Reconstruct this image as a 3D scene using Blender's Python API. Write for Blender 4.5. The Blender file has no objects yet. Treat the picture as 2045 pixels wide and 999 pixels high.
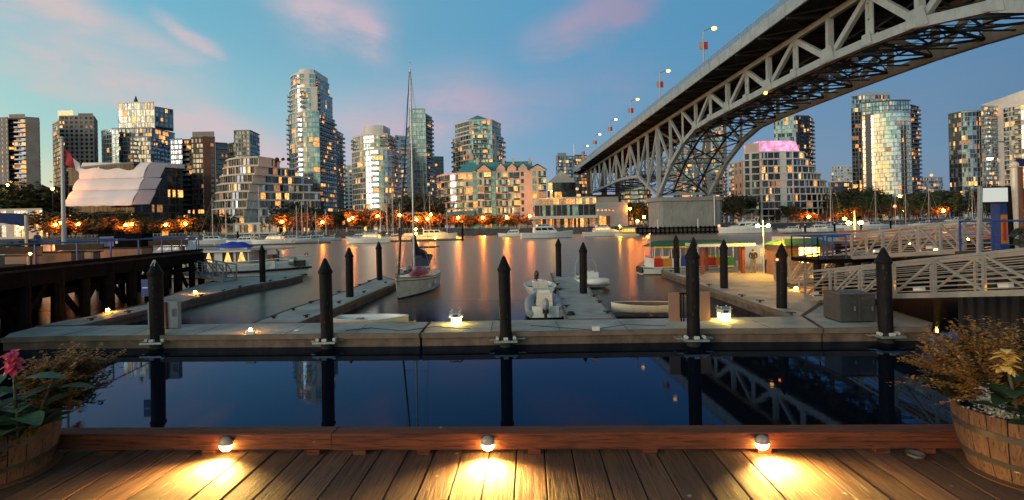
import bpy, math, random
from mathutils import Vector, Matrix
R = math.radians
rnd = random.Random(7)
scene = bpy.context.scene
col = scene.collection
# ---------------------------------------------------------------- camera geometry
F, CX, CY, ROLL, HC = 940.0, 1022.5, 451.7, R(1.2), 3.83
CR, SR = math.cos(ROLL), math.sin(ROLL)
def ray(px, py):
    u = (px-CX)/F; v = (CY-py)/F
    return u*CR+v*SR, -u*SR+v*CR
def at(px, py, Y):                      # a sighted point at distance Y
    a, b = ray(px, py); return Vector((a*Y, Y, HC+b*Y))
def gnd(px, py, z=0.0):                 # a sighted point at height z
    a, b = ray(px, py); Y = (z-HC)/b; return Vector((a*Y, Y, z))
def xat(px, Y, z=3.0):                  # X of a sighted column at distance Y near height z
    a, b = ray(px, 452); X = a*Y
    for _ in range(3):
        # image x = CX + F*(X/Y*CR - (z-HC)/Y*SR)
        X = ((px-CX)/F + (z-HC)/Y*SR)/CR*Y
    return X
cam_d = bpy.data.cameras.new('camera'); cam = bpy.data.objects.new('camera', cam_d); col.objects.link(cam)
cam_d.sensor_fit = 'HORIZONTAL'; cam_d.sensor_width = 36; cam_d.lens = F/2045*36
cam_d.shift_x = 0; cam_d.shift_y = -(499.5-CY)/2045
cam_d.clip_start = .05; cam_d.clip_end = 6000
cam.location = (0, 0, HC)
cam.rotation_mode = 'XYZ'
cam.matrix_world = Matrix.Translation((0,0,HC)) @ Matrix.Rotation(R(90), 4, 'X') @ Matrix.Rotation(-ROLL, 4, 'Z')
scene.camera = cam
scene.render.resolution_x = 1024; scene.render.resolution_y = 500
vs = scene.view_settings; vs.view_transform = 'Standard'; vs.look = 'None'; vs.gamma = 1; vs.exposure = 0.0
scene.render.engine = 'CYCLES'
cy = scene.cycles
cy.use_denoising = True; cy.max_bounces = 5; cy.diffuse_bounces = 2; cy.glossy_bounces = 4; cy.transmission_bounces = 3
cy.transparent_max_bounces = 6; cy.sample_clamp_indirect = 4.0; cy.caustics_reflective = False; cy.caustics_refractive = False
cy.blur_glossy = .3
# ---------------------------------------------------------------- materials
def rgb(*c):                            # sRGB 0..255 to linear
    return tuple(((x/255)/12.92 if x/255 <= .04045 else ((x/255+.055)/1.055)**2.4) for x in c)
MATS = {}
def nd(nt, t, **k):
    n = nt.nodes.new(t)
    for a, v in k.items(): setattr(n, a, v)
    return n
def mth(nt, op, a, b=None, c=None, clamp=False):
    n = nt.nodes.new('ShaderNodeMath'); n.operation = op; n.use_clamp = clamp
    for i, v in enumerate((a, b, c)):
        if v is None: continue
        if isinstance(v, (int, float)): n.inputs[i].default_value = v
        else: nt.links.new(v, n.inputs[i])
    return n.outputs[0]
def mixc(nt, f, a, b, mode='MIX'):
    n = nt.nodes.new('ShaderNodeMix'); n.data_type = 'RGBA'; n.blend_type = mode
    for i, v in ((0, f), (6, a), (7, b)):
        if isinstance(v, (int, float)): n.inputs[i].default_value = v
        elif isinstance(v, tuple): n.inputs[i].default_value = (*v[:3], 1)
        else: nt.links.new(v, n.inputs[i])
    return n.outputs[2]
def noise(nt, vec, scale, detail=4, rough=.55, dist=0.0):
    n = nt.nodes.new('ShaderNodeTexNoise'); n.inputs['Scale'].default_value = scale
    n.inputs['Detail'].default_value = detail; n.inputs['Roughness'].default_value = rough; n.inputs['Distortion'].default_value = dist
    if vec is not None: nt.links.new(vec, n.inputs['Vector'])
    return n.outputs['Fac']
def mapr(nt, v, a, b, c=0.0, d=1.0, smooth=False):
    n = nt.nodes.new('ShaderNodeMapRange'); n.interpolation_type = 'SMOOTHSTEP' if smooth else 'LINEAR'
    nt.links.new(v, n.inputs[0])
    for i, x in enumerate((a, b, c, d)): n.inputs[i+1].default_value = x
    return n.outputs[0]
def scaled(nt, vec, s, rot=(0,0,0)):
    n = nt.nodes.new('ShaderNodeMapping'); n.inputs['Scale'].default_value = s; n.inputs['Rotation'].default_value = rot
    nt.links.new(vec, n.inputs['Vector']); return n.outputs[0]
def newmat(name):
    m = bpy.data.materials.new(name); m.use_nodes = True; nt = m.node_tree
    MATS[name] = m
    return m, nt, nt.nodes['Principled BSDF']
def mat(name, c, rough=.6, metal=0.0, var=.25, scale=3.0, bump=0.0, bscale=None, spec=.5, dirt=0.0, stretch=None, emit=None):
    """paint, stone, metal: base colour broken up by noise, with optional bump and streaky dirt"""
    m, nt, b = newmat(name)
    g = nt.nodes.new('ShaderNodeNewGeometry').outputs['Position']
    v = scaled(nt, g, stretch) if stretch else g
    n1 = noise(nt, v, scale, 5)
    c2 = tuple(x*(1-var) for x in c); c1 = tuple(min(1, x*(1+var*.6)) for x in c)
    base = mixc(nt, mapr(nt, n1, .3, .7), c2, c1)
    if dirt:
        dv = scaled(nt, g, (2.2, 2.2, .25)); dn = noise(nt, dv, 1.3, 6, .65)
        base = mixc(nt, mapr(nt, dn, .5, .75, 0, dirt), base, tuple(x*.35 for x in c))
    nt.links.new(base, b.inputs['Base Color'])
    b.inputs['Metallic'].default_value = metal; b.inputs['Specular IOR Level'].default_value = spec
    rr = mapr(nt, noise(nt, v, scale*2.7, 3), .3, .7, max(.03, rough-.08), min(1, rough+.1))
    nt.links.new(rr, b.inputs['Roughness'])
    if bump:
        bp = nt.nodes.new('ShaderNodeBump'); bp.inputs['Strength'].default_value = bump; bp.inputs['Distance'].default_value = .02
        nt.links.new(noise(nt, v, bscale or scale*6, 5, .6), bp.inputs['Height']); nt.links.new(bp.outputs[0], b.inputs['Normal'])
    if emit:
        b.inputs['Emission Color'].default_value = (*emit[0], 1); b.inputs['Emission Strength'].default_value = emit[1]
    return m
def emi(name, c, s, sample=True, vary=0.0, vscale=.6):
    m, nt, b = newmat(name)
    b.inputs['Base Color'].default_value = (.1, .1, .1, 1)
    b.inputs['Emission Color'].default_value = (*c, 1)
    if vary:
        g = nt.nodes.new('ShaderNodeNewGeometry').outputs['Position']
        n = noise(nt, g, vscale, 3, .6)
        nt.links.new(mapr(nt, n, .35, .68, s*(1-vary), s*(1+vary)), b.inputs['Emission Strength'])
        cc = mixc(nt, mapr(nt, noise(nt, g, vscale*2.3, 2), .35, .65), tuple(x*y for x, y in zip(c, (1, .62, .35))), c)
        nt.links.new(cc, b.inputs['Emission Color'])
    else: b.inputs['Emission Strength'].default_value = s
    m.cycles.emission_sampling = 'AUTO' if sample else 'NONE'
    return m
def glassmat(name, c, rough=.12, metal=.75, var=.35, bump=.15):
    """facade glass: reflective, panes slightly out of true, blinds and rooms behind vary"""
    m, nt, b = newmat(name)
    g = nt.nodes.new('ShaderNodeNewGeometry').outputs['Position']
    wn = nt.nodes.new('ShaderNodeTexWhiteNoise'); sn = nt.nodes.new('ShaderNodeVectorMath'); sn.operation = 'SNAP'
    nt.links.new(g, sn.inputs[0]); sn.inputs[1].default_value = (1.6, 1.6, 1.5); nt.links.new(sn.outputs[0], wn.inputs['Vector'])
    base = mixc(nt, wn.outputs['Value'], tuple(x*(1-var) for x in c), tuple(min(1, x*(1+var*.5)) for x in c))
    nt.links.new(base, b.inputs['Base Color'])
    b.inputs['Metallic'].default_value = metal; b.inputs['Roughness'].default_value = rough
    bp = nt.nodes.new('ShaderNodeBump'); bp.inputs['Strength'].default_value = bump; bp.inputs['Distance'].default_value = .3
    nt.links.new(noise(nt, g, .35, 2), bp.inputs['Height']); nt.links.new(bp.outputs[0], b.inputs['Normal'])
    return m
# city
mat('cream', (.66,.58,.50), .7, var=.15, scale=.2, dirt=.25)
mat('white_conc', (.72,.69,.64), .7, var=.15, scale=.2, dirt=.25)
mat('peach', (.70,.50,.40), .7, var=.12, scale=.2, dirt=.2)
mat('grey_conc', (.34,.32,.30), .75, var=.2, scale=.2, dirt=.3)
mat('taupe', (.27,.235,.21), .75, var=.2, scale=.2, dirt=.3)
mat('brick', (.17,.065,.045), .8, var=.3, scale=.5, dirt=.3)
mat('dark_frame', (.06,.065,.075), .5, var=.2, scale=.4)
mat('metal_frame', (.38,.42,.45), .4, .3, var=.15, scale=.4)
mat('teal_roof', (.10,.30,.29), .5, var=.2, scale=.4)
mat('roof_grey', (.20,.20,.20), .8, var=.2, scale=.3)
mat('awning_cloth', (.84,.72,.70), .8, var=.06, scale=.15, bump=.3, bscale=.5)
glassmat('glass_dark', (.06,.08,.10), .1, .8)
glassmat('glass_blue', (.32,.40,.44), .12, .85)
glassmat('glass_pale', (.52,.55,.52), .16, .85, .3)
glassmat('glass_green', (.20,.36,.36), .12, .8)
glassmat('glass_black', (.025,.03,.04), .08, .6)
glassmat('glass_gold', (.85,.86,.74), .14, .95, .22, .25)
emi('lit_amber', (1.0,.44,.09), 1.35, False, .75, 1.3)
emi('lit_warm', (1.0,.54,.15), 1.7, False, .75, 1.3)
emi('lit_pale', (1.0,.74,.36), 1.2, False, .6, 1.3)
emi('lit_dim', (1.0,.48,.16), .4, False, .7, 1.3)
emi('lit_pink', (1.0,.42,.88), 1.15, False, .5, .35)
emi('lamp_orange', (1.0,.27,.012), 440)
emi('lamp_yellow', (1.0,.50,.03), 300)
emi('lamp_bridge', (1.0,.33,.05), 9.0)
emi('lamp_yellow2', (1.0,.50,.04), 1100)
emi('lamp_red', (1.0,.10,.03), 14)
emi('lamp_white', (1.0,.86,.5), 20)
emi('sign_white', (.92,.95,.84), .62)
emi('deck_lamp', (1.0,.62,.16), 95)
emi('bollard_glow', (1.0,.74,.13), 45)
emi('boat_glow', (1.0,.55,.15), 2.0, False, .5, 2)
# bridge and harbour
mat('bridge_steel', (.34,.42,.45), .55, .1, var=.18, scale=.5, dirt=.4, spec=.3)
mat('bridge_dark', (.038,.046,.055), .7, .1, var=.2, scale=.5, spec=.08)  # inner and underside steel, its shade put into the colour
mat('bridge_rust', (.13,.075,.05), .8, var=.3, scale=.5)
mat('conc_pier', (.27,.28,.26), .85, var=.28, scale=.16, dirt=.6)
mat('seawall', (.10,.095,.09), .9, var=.35, scale=.6)
mat('prom', (.16,.13,.11), .85, var=.2, scale=.4)
mat('grass_bank', (.05,.06,.03), .95, var=.3, scale=.5)
mat('asphalt', (.05,.05,.05), .9, var=.2, scale=.5)
mat('rail_white', (.55,.55,.52), .5, var=.1)
mat('foliage_dark', (.035,.045,.018), .85, var=.5, scale=.5)
mat('foliage_green', (.05,.07,.02), .85, var=.5, scale=.5)
mat('foliage_lamplit', (.22,.10,.03), .85, var=.5, scale=.5)  # orange of the street lamps put into the leaf colour
mat('bark', (.06,.045,.035), .9, var=.3, scale=2)
mat('dock_conc', (.48,.42,.35), .75, var=.38, scale=.9, bump=.25, bscale=30)
mat('dock_side', (.17,.115,.08), .85, var=.5, scale=2.0, bump=.5, bscale=14, dirt=.6)
mat('dock_timber', (.20,.14,.10), .85, var=.3, scale=2.0, bump=.3)
mat('pile_black', (.014,.012,.012), .6, var=.35, scale=3, bump=.15, spec=.12, dirt=.2)
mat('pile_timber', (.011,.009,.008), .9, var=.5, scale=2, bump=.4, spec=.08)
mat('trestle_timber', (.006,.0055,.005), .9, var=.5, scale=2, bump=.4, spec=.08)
mat('wharf_board', (.075,.05,.035), .85, var=.4, scale=1.5, bump=.3, spec=.08)
mat('galv', (.42,.43,.42), .45, .6, var=.2, scale=6)
mat('alu', (.36,.35,.33), .42, .4, var=.15, scale=4, bump=.1)
mat('roller_white', (.62,.58,.50), .5, var=.2, scale=20)
mat('blue_paint', (.010,.06,.26), .4, var=.15, scale=5)
mat('navy_cloth', (.012,.02,.10), .8, var=.2)
mat('blue_cloth', (.008,.05,.45), .75, var=.25, scale=4, bump=.5, bscale=5)
mat('gelcoat', (.80,.78,.73), .3, var=.08, scale=1.2, dirt=.12)
mat('gelcoat_cream', (.74,.62,.48), .28, var=.06, scale=1.2, dirt=.1)
mat('hull_navy', (.01,.015,.04), .3, var=.1)
mat('boot_dark', (.02,.02,.025), .5)
mat('boat_glass', (.02,.025,.03), .08, .2, var=.1)
mat('varnish', (.20,.07,.025), .35, var=.3, scale=6)
mat('brown_post', (.26,.075,.03), .5, var=.25, scale=4)
mat('brown_board', (.34,.17,.10), .6, var=.18, scale=2.5, stretch=(1,1,.2))
mat('red_hull', (.42,.03,.035), .35, var=.1)
mat('tube_grey', (.30,.32,.34), .5, var=.1, scale=3)
mat('black_plastic', (.02,.02,.02), .4, var=.2)
mat('sail_dark', (.025,.03,.05), .8, var=.2, bump=.4, bscale=6)
mat('rope_yellow', (.55,.33,.06), .8)
mat('rope_white', (.5,.5,.45), .8)
mat('mast_alu', (.42,.42,.40), .4, .5, var=.1)
mat('mast_white', (.60,.58,.54), .4, .2, var=.1)
mat('green_roof', (.03,.11,.055), .6, var=.3, scale=1.5)
mat('paint_red', (.55,.03,.02), .4, var=.1); mat('paint_orange', (.65,.24,.02), .4, var=.1)
mat('paint_blue', (.03,.07,.30), .4, var=.1); mat('paint_green', (.06,.30,.04), .4, var=.1); mat('paint_yellow', (.60,.42,.03), .4, var=.1)
mat('hull_green', (.01,.13,.05), .4, var=.1); mat('white_paint', (.80,.76,.68), .45, var=.08, dirt=.1)
mat('cabinet_steel', (.15,.15,.15), .38, .7, var=.12, scale=3)
mat('grey_panel', (.25,.29,.31), .5, .2, var=.12)
mat('rust_red', (.20,.03,.02), .7, var=.3, scale=5)
mat('sheet_pile', (.03,.028,.028), .85, var=.4, scale=1.0)
mat('skin', (.42,.24,.17), .6, var=.05); mat('cloth_dark', (.03,.03,.035), .9); mat('cloth_tan', (.25,.2,.15), .9)
mat('cloth_blue', (.12,.17,.24), .9); mat('jeans', (.05,.07,.13), .9); mat('hair', (.02,.015,.012), .8)
mat('banner_pink', (.50,.33,.30), .8)
mat('flag_red', (.45,.03,.04), .8)
mat('leaf_canna', (.038,.085,.026), .6, var=.4, scale=9, bump=.3, bscale=30, stretch=(1,1,.3))
mat('leaf_gold', (.42,.19,.045), .65, var=.45, scale=14)
mat('leaf_purple', (.045,.03,.02), .7, var=.4, scale=10)
mat('leaf_inner_shade', (.075,.060,.022), .7, var=.5, scale=14)
mat('leaf_silver', (.62,.62,.56), .8, var=.15)
mat('petal_pink', (.80,.06,.11), .55, var=.25, scale=20); mat('petal_yellow', (.85,.52,.12), .55, var=.2, scale=20)
mat('stem', (.09,.07,.03), .7); mat('soil', (.03,.02,.015), .95)
mat('hoop', (.10,.085,.075), .55, .6, var=.3, scale=8)
mat('lamp_shell', (.34,.31,.27), .45, .3, var=.15, scale=20)
mat('clear_plastic', (.20,.19,.17), .15, .3, var=.1)
def wood(name, c1, c2, axis, grain=26, plank=None, bump=.6, rough=.62):
    """timber: long grain, cracks, knots; `plank` = (width, offset) gives each board its own tone. Object coordinates."""
    m, nt, b = newmat(name)
    tc = nt.nodes.new('ShaderNodeTexCoord').outputs['Object']
    s = [grain, grain, grain]; s[axis] = 1.1
    sep = nt.nodes.new('ShaderNodeSeparateXYZ'); nt.links.new(tc, sep.inputs[0])
    vec = scaled(nt, tc, tuple(s))
    if plank:
        idx = mth(nt, 'FLOOR', mth(nt, 'DIVIDE', mth(nt, 'ADD', sep.outputs[0], plank[1]), plank[0]))
        cmb = nt.nodes.new('ShaderNodeCombineXYZ'); nt.links.new(mth(nt, 'MULTIPLY', idx, 7.31), cmb.inputs[1]); nt.links.new(mth(nt, 'MULTIPLY', idx, 3.7), cmb.inputs[2])
        va = nt.nodes.new('ShaderNodeVectorMath'); va.operation = 'ADD'; nt.links.new(vec, va.inputs[0]); nt.links.new(cmb.outputs[0], va.inputs[1]); vec = va.outputs[0]
        wn = nt.nodes.new('ShaderNodeTexWhiteNoise'); wn.noise_dimensions = '1D'; nt.links.new(idx, wn.inputs['W'])
    g1 = noise(nt, vec, 1.0, 7, .65, .7); g2 = noise(nt, vec, 3.1, 5, .7, .3)
    big = noise(nt, tc, 2.2, 4)
    base = mixc(nt, mapr(nt, g1, .3, .72), c2, c1)
    base = mixc(nt, mapr(nt, g2, .52, .64, 0, .9), base, tuple(x*.22 for x in c2))
    base = mixc(nt, mapr(nt, big, .35, .7, 0, .45), base, tuple(x*.55 for x in c1))
    kv = scaled(nt, vec, (.16, .16, .16) if axis != 0 else (.5,.16,.16))
    vo = nt.nodes.new('ShaderNodeTexVoronoi'); vo.inputs['Scale'].default_value = .8; nt.links.new(kv, vo.inputs['Vector'])
    kn = mapr(nt, vo.outputs['Distance'], .03, .1, .8, 0)
    base = mixc(nt, kn, base, tuple(x*.15 for x in c2))
    if plank: base = mixc(nt, 1.0, base, mixc(nt, wn.outputs['Value'], (.55,.52,.5), (1.25,1.2,1.15)), 'MULTIPLY')
    sp = nt.nodes.new('ShaderNodeTexVoronoi'); sp.inputs['Scale'].default_value = 4.2; sp.inputs['Randomness'].default_value = 1
    nt.links.new(tc, sp.inputs['Vector'])
    dn = mth(nt, 'ADD', sp.outputs['Distance'], mth(nt, 'MULTIPLY', noise(nt, tc, 60, 3), .12))
    base = mixc(nt, mapr(nt, dn, .10, .125, .75, 0), base, (.42,.38,.32))
    nt.links.new(base, b.inputs['Base Color'])
    nt.links.new(mapr(nt, g1, .3, .7, rough+.12, rough+.3), b.inputs['Roughness'])
    h = mth(nt, 'SUBTRACT', mth(nt, 'ADD', g1, mth(nt, 'MULTIPLY', mapr(nt, g2, .5, .68), -.8)), kn)
    bp = nt.nodes.new('ShaderNodeBump'); bp.inputs['Strength'].default_value = bump; bp.inputs['Distance'].default_value = .006
    nt.links.new(h, bp.inputs['Height']); nt.links.new(bp.outputs[0], b.inputs['Normal'])
    return m
wood('deck_wood', (.26,.120,.065), (.075,.034,.021), 1, plank=(.195, 50*.195), grain=30, bump=1.0)
wood('beam_wood', (.26,.062,.020), (.12,.028,.010), 0, grain=22, bump=.9)
wood('barrel_wood', (.22,.105,.05), (.10,.048,.024), 2, grain=30, bump=.5)
# water
m, nt, b = newmat('water')
nt.nodes.remove(b)
g = nt.nodes.new('ShaderNodeNewGeometry').outputs['Position']
sep = nt.nodes.new('ShaderNodeSeparateXYZ'); nt.links.new(g, sep.inputs[0])
dist = mth(nt, 'ADD', sep.outputs[1], mth(nt, 'MULTIPLY', mth(nt, 'SUBTRACT', noise(nt, g, .12, 2), .5), 6))
far = mapr(nt, dist, 15, 26, 0, 1, True)
gl = nt.nodes.new('ShaderNodeBsdfAnisotropic' if hasattr(bpy.types, 'ShaderNodeBsdfAnisotropic') else 'ShaderNodeBsdfGlossy'); df = nt.nodes.new('ShaderNodeBsdfDiffuse'); fr = nt.nodes.new('ShaderNodeFresnel'); fr.inputs[0].default_value = 1.333
df.inputs[0].default_value = (.004,.006,.010,1)
nt.links.new(mapr(nt, far, 0, 1, .025, .29), gl.inputs['Roughness'])
nt.links.new(mixc(nt, far, (.36,.54,.90), (.98,.80,.64)), gl.inputs['Color'])
bp = nt.nodes.new('ShaderNodeBump'); bp.inputs['Distance'].default_value = .05
nt.links.new(mapr(nt, far, 0, 1, .007, .10), bp.inputs['Strength'])
nt.links.new(noise(nt, scaled(nt, g, (.5, 1.5, 1)), 5.0, 3), bp.inputs['Height'])
for n_ in (gl, fr): nt.links.new(bp.outputs[0], n_.inputs['Normal'])
mx = nt.nodes.new('ShaderNodeMixShader'); nt.links.new(fr.outputs[0], mx.inputs[0]); nt.links.new(df.outputs[0], mx.inputs[1]); nt.links.new(gl.outputs[0], mx.inputs[2])
nt.links.new(mx.outputs[0], nt.nodes['Material Output'].inputs['Surface'])
# ---------------------------------------------------------------- mesh builder
class MB:
    def __init__(s): s.v = []; s.f = []; s.m = []; s.mats = []
    def mi(s, name):
        if name not in s.mats: s.mats.append(name)
        return s.mats.index(name)
    def add(s, vs, fs, m):
        o = len(s.v); s.v += [tuple(p) for p in vs]; k = s.mi(m)
        for f in fs: s.f.append(tuple(i+o for i in f)); s.m.append(k)
        return s
    def quad(s, a, b, c, d, m): return s.add((a, b, c, d), ((0,1,2,3),), m)
    def box(s, x0, x1, y0, y1, z0, z1, m):
        return s.add([(x,y,z) for z in (z0,z1) for x,y in ((x0,y0),(x1,y0),(x1,y1),(x0,y1))],
            ((3,2,1,0),(4,5,6,7),(0,1,5,4),(1,2,6,5),(2,3,7,6),(3,0,4,7)), m)
    def bar(s, a, b, w, h, m, up=(0,0,1)):      # rectangular bar a->b, w across, h along `up`
        a = Vector(a); b = Vector(b); d = (b-a)
        if d.length < 1e-6: return s
        d.normalize(); u = Vector(up)
        if abs(d.dot(u)) > .98: u = Vector((1,0,0))
        x = d.cross(u).normalized(); y = x.cross(d).normalized()
        vs = [p + x*i*w/2 + y*j*h/2 for p in (a, b) for i, j in ((-1,-1),(1,-1),(1,1),(-1,1))]
        return s.add(vs, ((0,1,2,3),(7,6,5,4),(0,4,5,1),(1,5,6,2),(2,6,7,3),(3,7,4,0)), m)
    def tube(s, pts, r, m, n=8, caps=True):      # pts polyline, r number or list
        pts = [Vector(p) for p in pts]; k = len(pts)
        rs = r if isinstance(r, (list, tuple)) else [r]*k
        vs = []; prev = None
        for i, p in enumerate(pts):
            d = (pts[min(i+1,k-1)]-pts[max(i-1,0)])
            d = d.normalized() if d.length > 1e-9 else Vector((0,0,1))
            u = Vector((0,0,1)) if abs(d.z) < .95 else Vector((1,0,0))
            if prev is not None and (prev - d*prev.dot(d)).length > .1: x = (prev - d*prev.dot(d)).normalized()
            else: x = d.cross(u).normalized()
            prev = x; y = d.cross(x)
            for j in range(n):
                t = 2*math.pi*j/n; vs.append(p + (x*math.cos(t)+y*math.sin(t))*rs[i])
        fs = [(i*n+j, i*n+(j+1)%n, (i+1)*n+(j+1)%n, (i+1)*n+j) for i in range(k-1) for j in range(n)]
        if caps: fs += [tuple(range(n))[::-1], tuple((k-1)*n+j for j in range(n))]
        return s.add(vs, fs, m)
    def lathe(s, prof, m, c=(0,0,0), n=20, a0=0, a1=360):
        full = abs(a1-a0) >= 360; nn = n if full else n+1
        vs = [(c[0]+r*math.cos(R(a0+(a1-a0)*j/n)), c[1]+r*math.sin(R(a0+(a1-a0)*j/n)), c[2]+z) for r, z in prof for j in range(nn)]
        fs = []
        for i in range(len(prof)-1):
            for j in range(n):
                j2 = (j+1) % nn if full else j+1
                fs.append((i*nn+j, i*nn+j2, (i+1)*nn+j2, (i+1)*nn+j))
        return s.add(vs, fs, m)
    def prism(s, poly, z0, z1, m, top=None):     # poly CCW
        n = len(poly); zs0 = z0 if isinstance(z0, (list,tuple)) else [z0]*n; zs1 = z1 if isinstance(z1, (list,tuple)) else [z1]*n
        vs = [(p[0],p[1],zs0[i]) for i, p in enumerate(poly)] + [(p[0],p[1],zs1[i]) for i, p in enumerate(poly)]
        s.add(vs, [(i,(i+1)%n,n+(i+1)%n,n+i) for i in range(n)] + [tuple(range(n))[::-1]], m)
        return s.add(vs[n:], [tuple(range(n))], top or m)
    def sphere(s, c, r, m, n=10, k=6, sc=(1,1,1), z0=-1, z1=1):
        prof = []
        for i in range(k+1):
            z = math.sin(math.asin(z0)+(math.asin(z1)-math.asin(z0))*i/k); prof.append((math.sqrt(max(0, 1-z*z)), z))
        vs = [(c[0]+p*r*sc[0]*math.cos(2*math.pi*j/n), c[1]+p*r*sc[1]*math.sin(2*math.pi*j/n), c[2]+z*r*sc[2]) for p, z in prof for j in range(n)]
        fs = [(i*n+j, i*n+(j+1)%n, (i+1)*n+(j+1)%n, (i+1)*n+j) for i in range(k) for j in range(n)]
        if z0 > -1: fs.append(tuple(range(n))[::-1])
        if z1 < 1: fs.append(tuple(k*n+j for j in range(n)))
        return s.add(vs, fs, m)
    def build(s, name, parent=None, smooth=False, world=False, loc=None):
        me = bpy.data.meshes.new(name)
        vs = s.v
        if world and parent is not None:
            inv = parent.matrix_basis.inverted(); vs = [inv @ Vector(p) for p in vs]
        if loc is not None: vs = [Vector(p)-Vector(loc) for p in vs]
        me.from_pydata([tuple(p) for p in vs], [], s.f)
        for mn in s.mats: me.materials.append(MATS[mn])
        me.polygons.foreach_set('material_index', s.m)
        if smooth: me.polygons.foreach_set('use_smooth', [True]*len(s.f))
        me.update()
        o = bpy.data.objects.new(name, me); col.objects.link(o)
        if parent is not None: o.parent = parent
        if loc is not None: o.location = loc
        return o
def smooth_by_angle(o, ang=35):
    me = o.data
    me.polygons.foreach_set('use_smooth', [True]*len(me.polygons))
    try: me.set_sharp_from_angle(angle=R(ang))
    except Exception: pass
def tag(o, label, cat, group=None):
    o['label'] = label; o['category'] = cat
    if group: o['group'] = group
    return o
def thing(name, label, cat, loc=(0,0,0), rz=0.0, group=None):
    o = bpy.data.objects.new(name, None); o.empty_display_size = .3; col.objects.link(o)
    o.matrix_basis = Matrix.Translation(loc) @ Matrix.Rotation(rz, 4, 'Z')
    o.location = loc; o.rotation_euler = (0,0,rz)
    return tag(o, label, cat, group)
def struct(o): o['kind'] = 'structure'; return o
def copy_tree(o, loc=None, rz=None, sc=None, label=None, parent=None):
    c = o.copy(); col.objects.link(c)
    if parent: c.parent = parent
    for ch in o.children: copy_tree(ch, parent=c)
    if loc is not None: c.location = loc
    if rz is not None: c.rotation_euler = (0,0,rz)
    if sc is not None: c.scale = (sc,sc,sc) if isinstance(sc, (int,float)) else sc
    if label: c['label'] = label
    return c
ORD = ['first','second','third','fourth','fifth','sixth','seventh','eighth','ninth','tenth','eleventh','twelfth','thirteenth','fourteenth','fifteenth','sixteenth','seventeenth','eighteenth','nineteenth','twentieth']
# landmarks along the shore, left to right, for labels
LM = [(0,'low townhouses'),(125,'flagpole'),(150,'building with cloth awnings'),(375,'brick tower'),(425,'stepped terrace building'),(640,'tallest round tower'),(700,'round-topped cream tower'),(815,'slim glass tower'),(875,'peach building with teal roof'),(1065,'waterfront restaurant'),(1255,'concrete bridge pier'),(1455,'pink-crowned building'),(1680,'golden glass tower'),(1840,'small far blue tower'),(1893,'twin dark glass towers')]
_cnt = {}
def spot(px, kind):
    lm = [n for x, n in LM if x <= px][-1] if px >= 0 else LM[0][1]
    k = (lm, kind); _cnt[k] = _cnt.get(k, 0)+1
    return lm, ORD[_cnt[k]-1]
# ---------------------------------------------------------------- sky
w = bpy.data.worlds.new('World'); scene.world = w; w.use_nodes = True
nt = w.node_tree; bg = nt.nodes['Background']
tc = nt.nodes.new('ShaderNodeTexCoord').outputs['Generated']
nrm = nt.nodes.new('ShaderNodeVectorMath'); nrm.operation = 'NORMALIZE'; nt.links.new(tc, nrm.inputs[0])
sp = nt.nodes.new('ShaderNodeSeparateXYZ'); nt.links.new(nrm.outputs[0], sp.inputs[0])
X, Y, Z = sp.outputs
el = mth(nt, 'ARCSINE', Z); az = mth(nt, 'ARCTAN2', X, Y)
hl = mth(nt, 'SQRT', mth(nt, 'ADD', mth(nt, 'MULTIPLY', X, X), mth(nt, 'ADD', mth(nt, 'MULTIPLY', Y, Y), 1e-6)))
s_ = mth(nt, 'DIVIDE', mth(nt, 'ADD', mth(nt, 'MULTIPLY', X, -.94), mth(nt, 'MULTIPLY', Y, -.34)), hl)   # +1 towards the sunset, off to the left
def ramp(fac, stops):
    n = nt.nodes.new('ShaderNodeValToRGB'); cr = n.color_ramp; nt.links.new(fac, n.inputs[0])
    while len(cr.elements) < len(stops): cr.elements.new(.5)
    for e, (p, c) in zip(cr.elements, stops): e.position = p; e.color = (*c, 1)
    return n.outputs[0]
sf = mapr(nt, s_, -1, 1)
hor = ramp(sf, [(0,rgb(74,108,144)),(.06,rgb(92,132,168)),(.30,rgb(146,154,180)),(.52,rgb(188,190,192)),(.72,rgb(226,218,176)),(.86,(1.05,.72,.36)),(1,(1.5,.95,.42))])
mid = ramp(sf, [(0,rgb(54,98,140)),(.06,rgb(74,124,166)),(.30,rgb(106,154,190)),(.52,rgb(136,184,202)),(.72,rgb(158,202,200)),(.88,(.85,.74,.50)),(1,(1.0,.78,.46))])
top = ramp(sf, [(0,rgb(54,106,148)),(.06,rgb(66,128,172)),(.30,rgb(84,150,188)),(.52,rgb(108,164,190)),(.72,rgb(106,180,204)),(1,rgb(120,185,205))])
zen = ramp(sf, [(0,rgb(34,52,82)),(1,rgb(74,92,118))])
c = mixc(nt, mapr(nt, el, R(0), R(11), 0, 1, True), hor, mid)
c = mixc(nt, mapr(nt, el, R(9), R(23), 0, 1, True), c, top)
c = mixc(nt, mapr(nt, el, R(24), R(55), 0, 1, True), c, zen)
bk = mapr(nt, Y, .25, -.75, 1, 1.5, True)      # added fill: sky behind the viewer brightened and warmed to light facades and boats
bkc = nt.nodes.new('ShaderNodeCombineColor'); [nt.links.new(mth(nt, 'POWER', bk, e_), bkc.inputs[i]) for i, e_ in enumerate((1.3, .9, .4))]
c = mixc(nt, 1.0, c, bkc.outputs[0], 'MULTIPLY')
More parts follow.
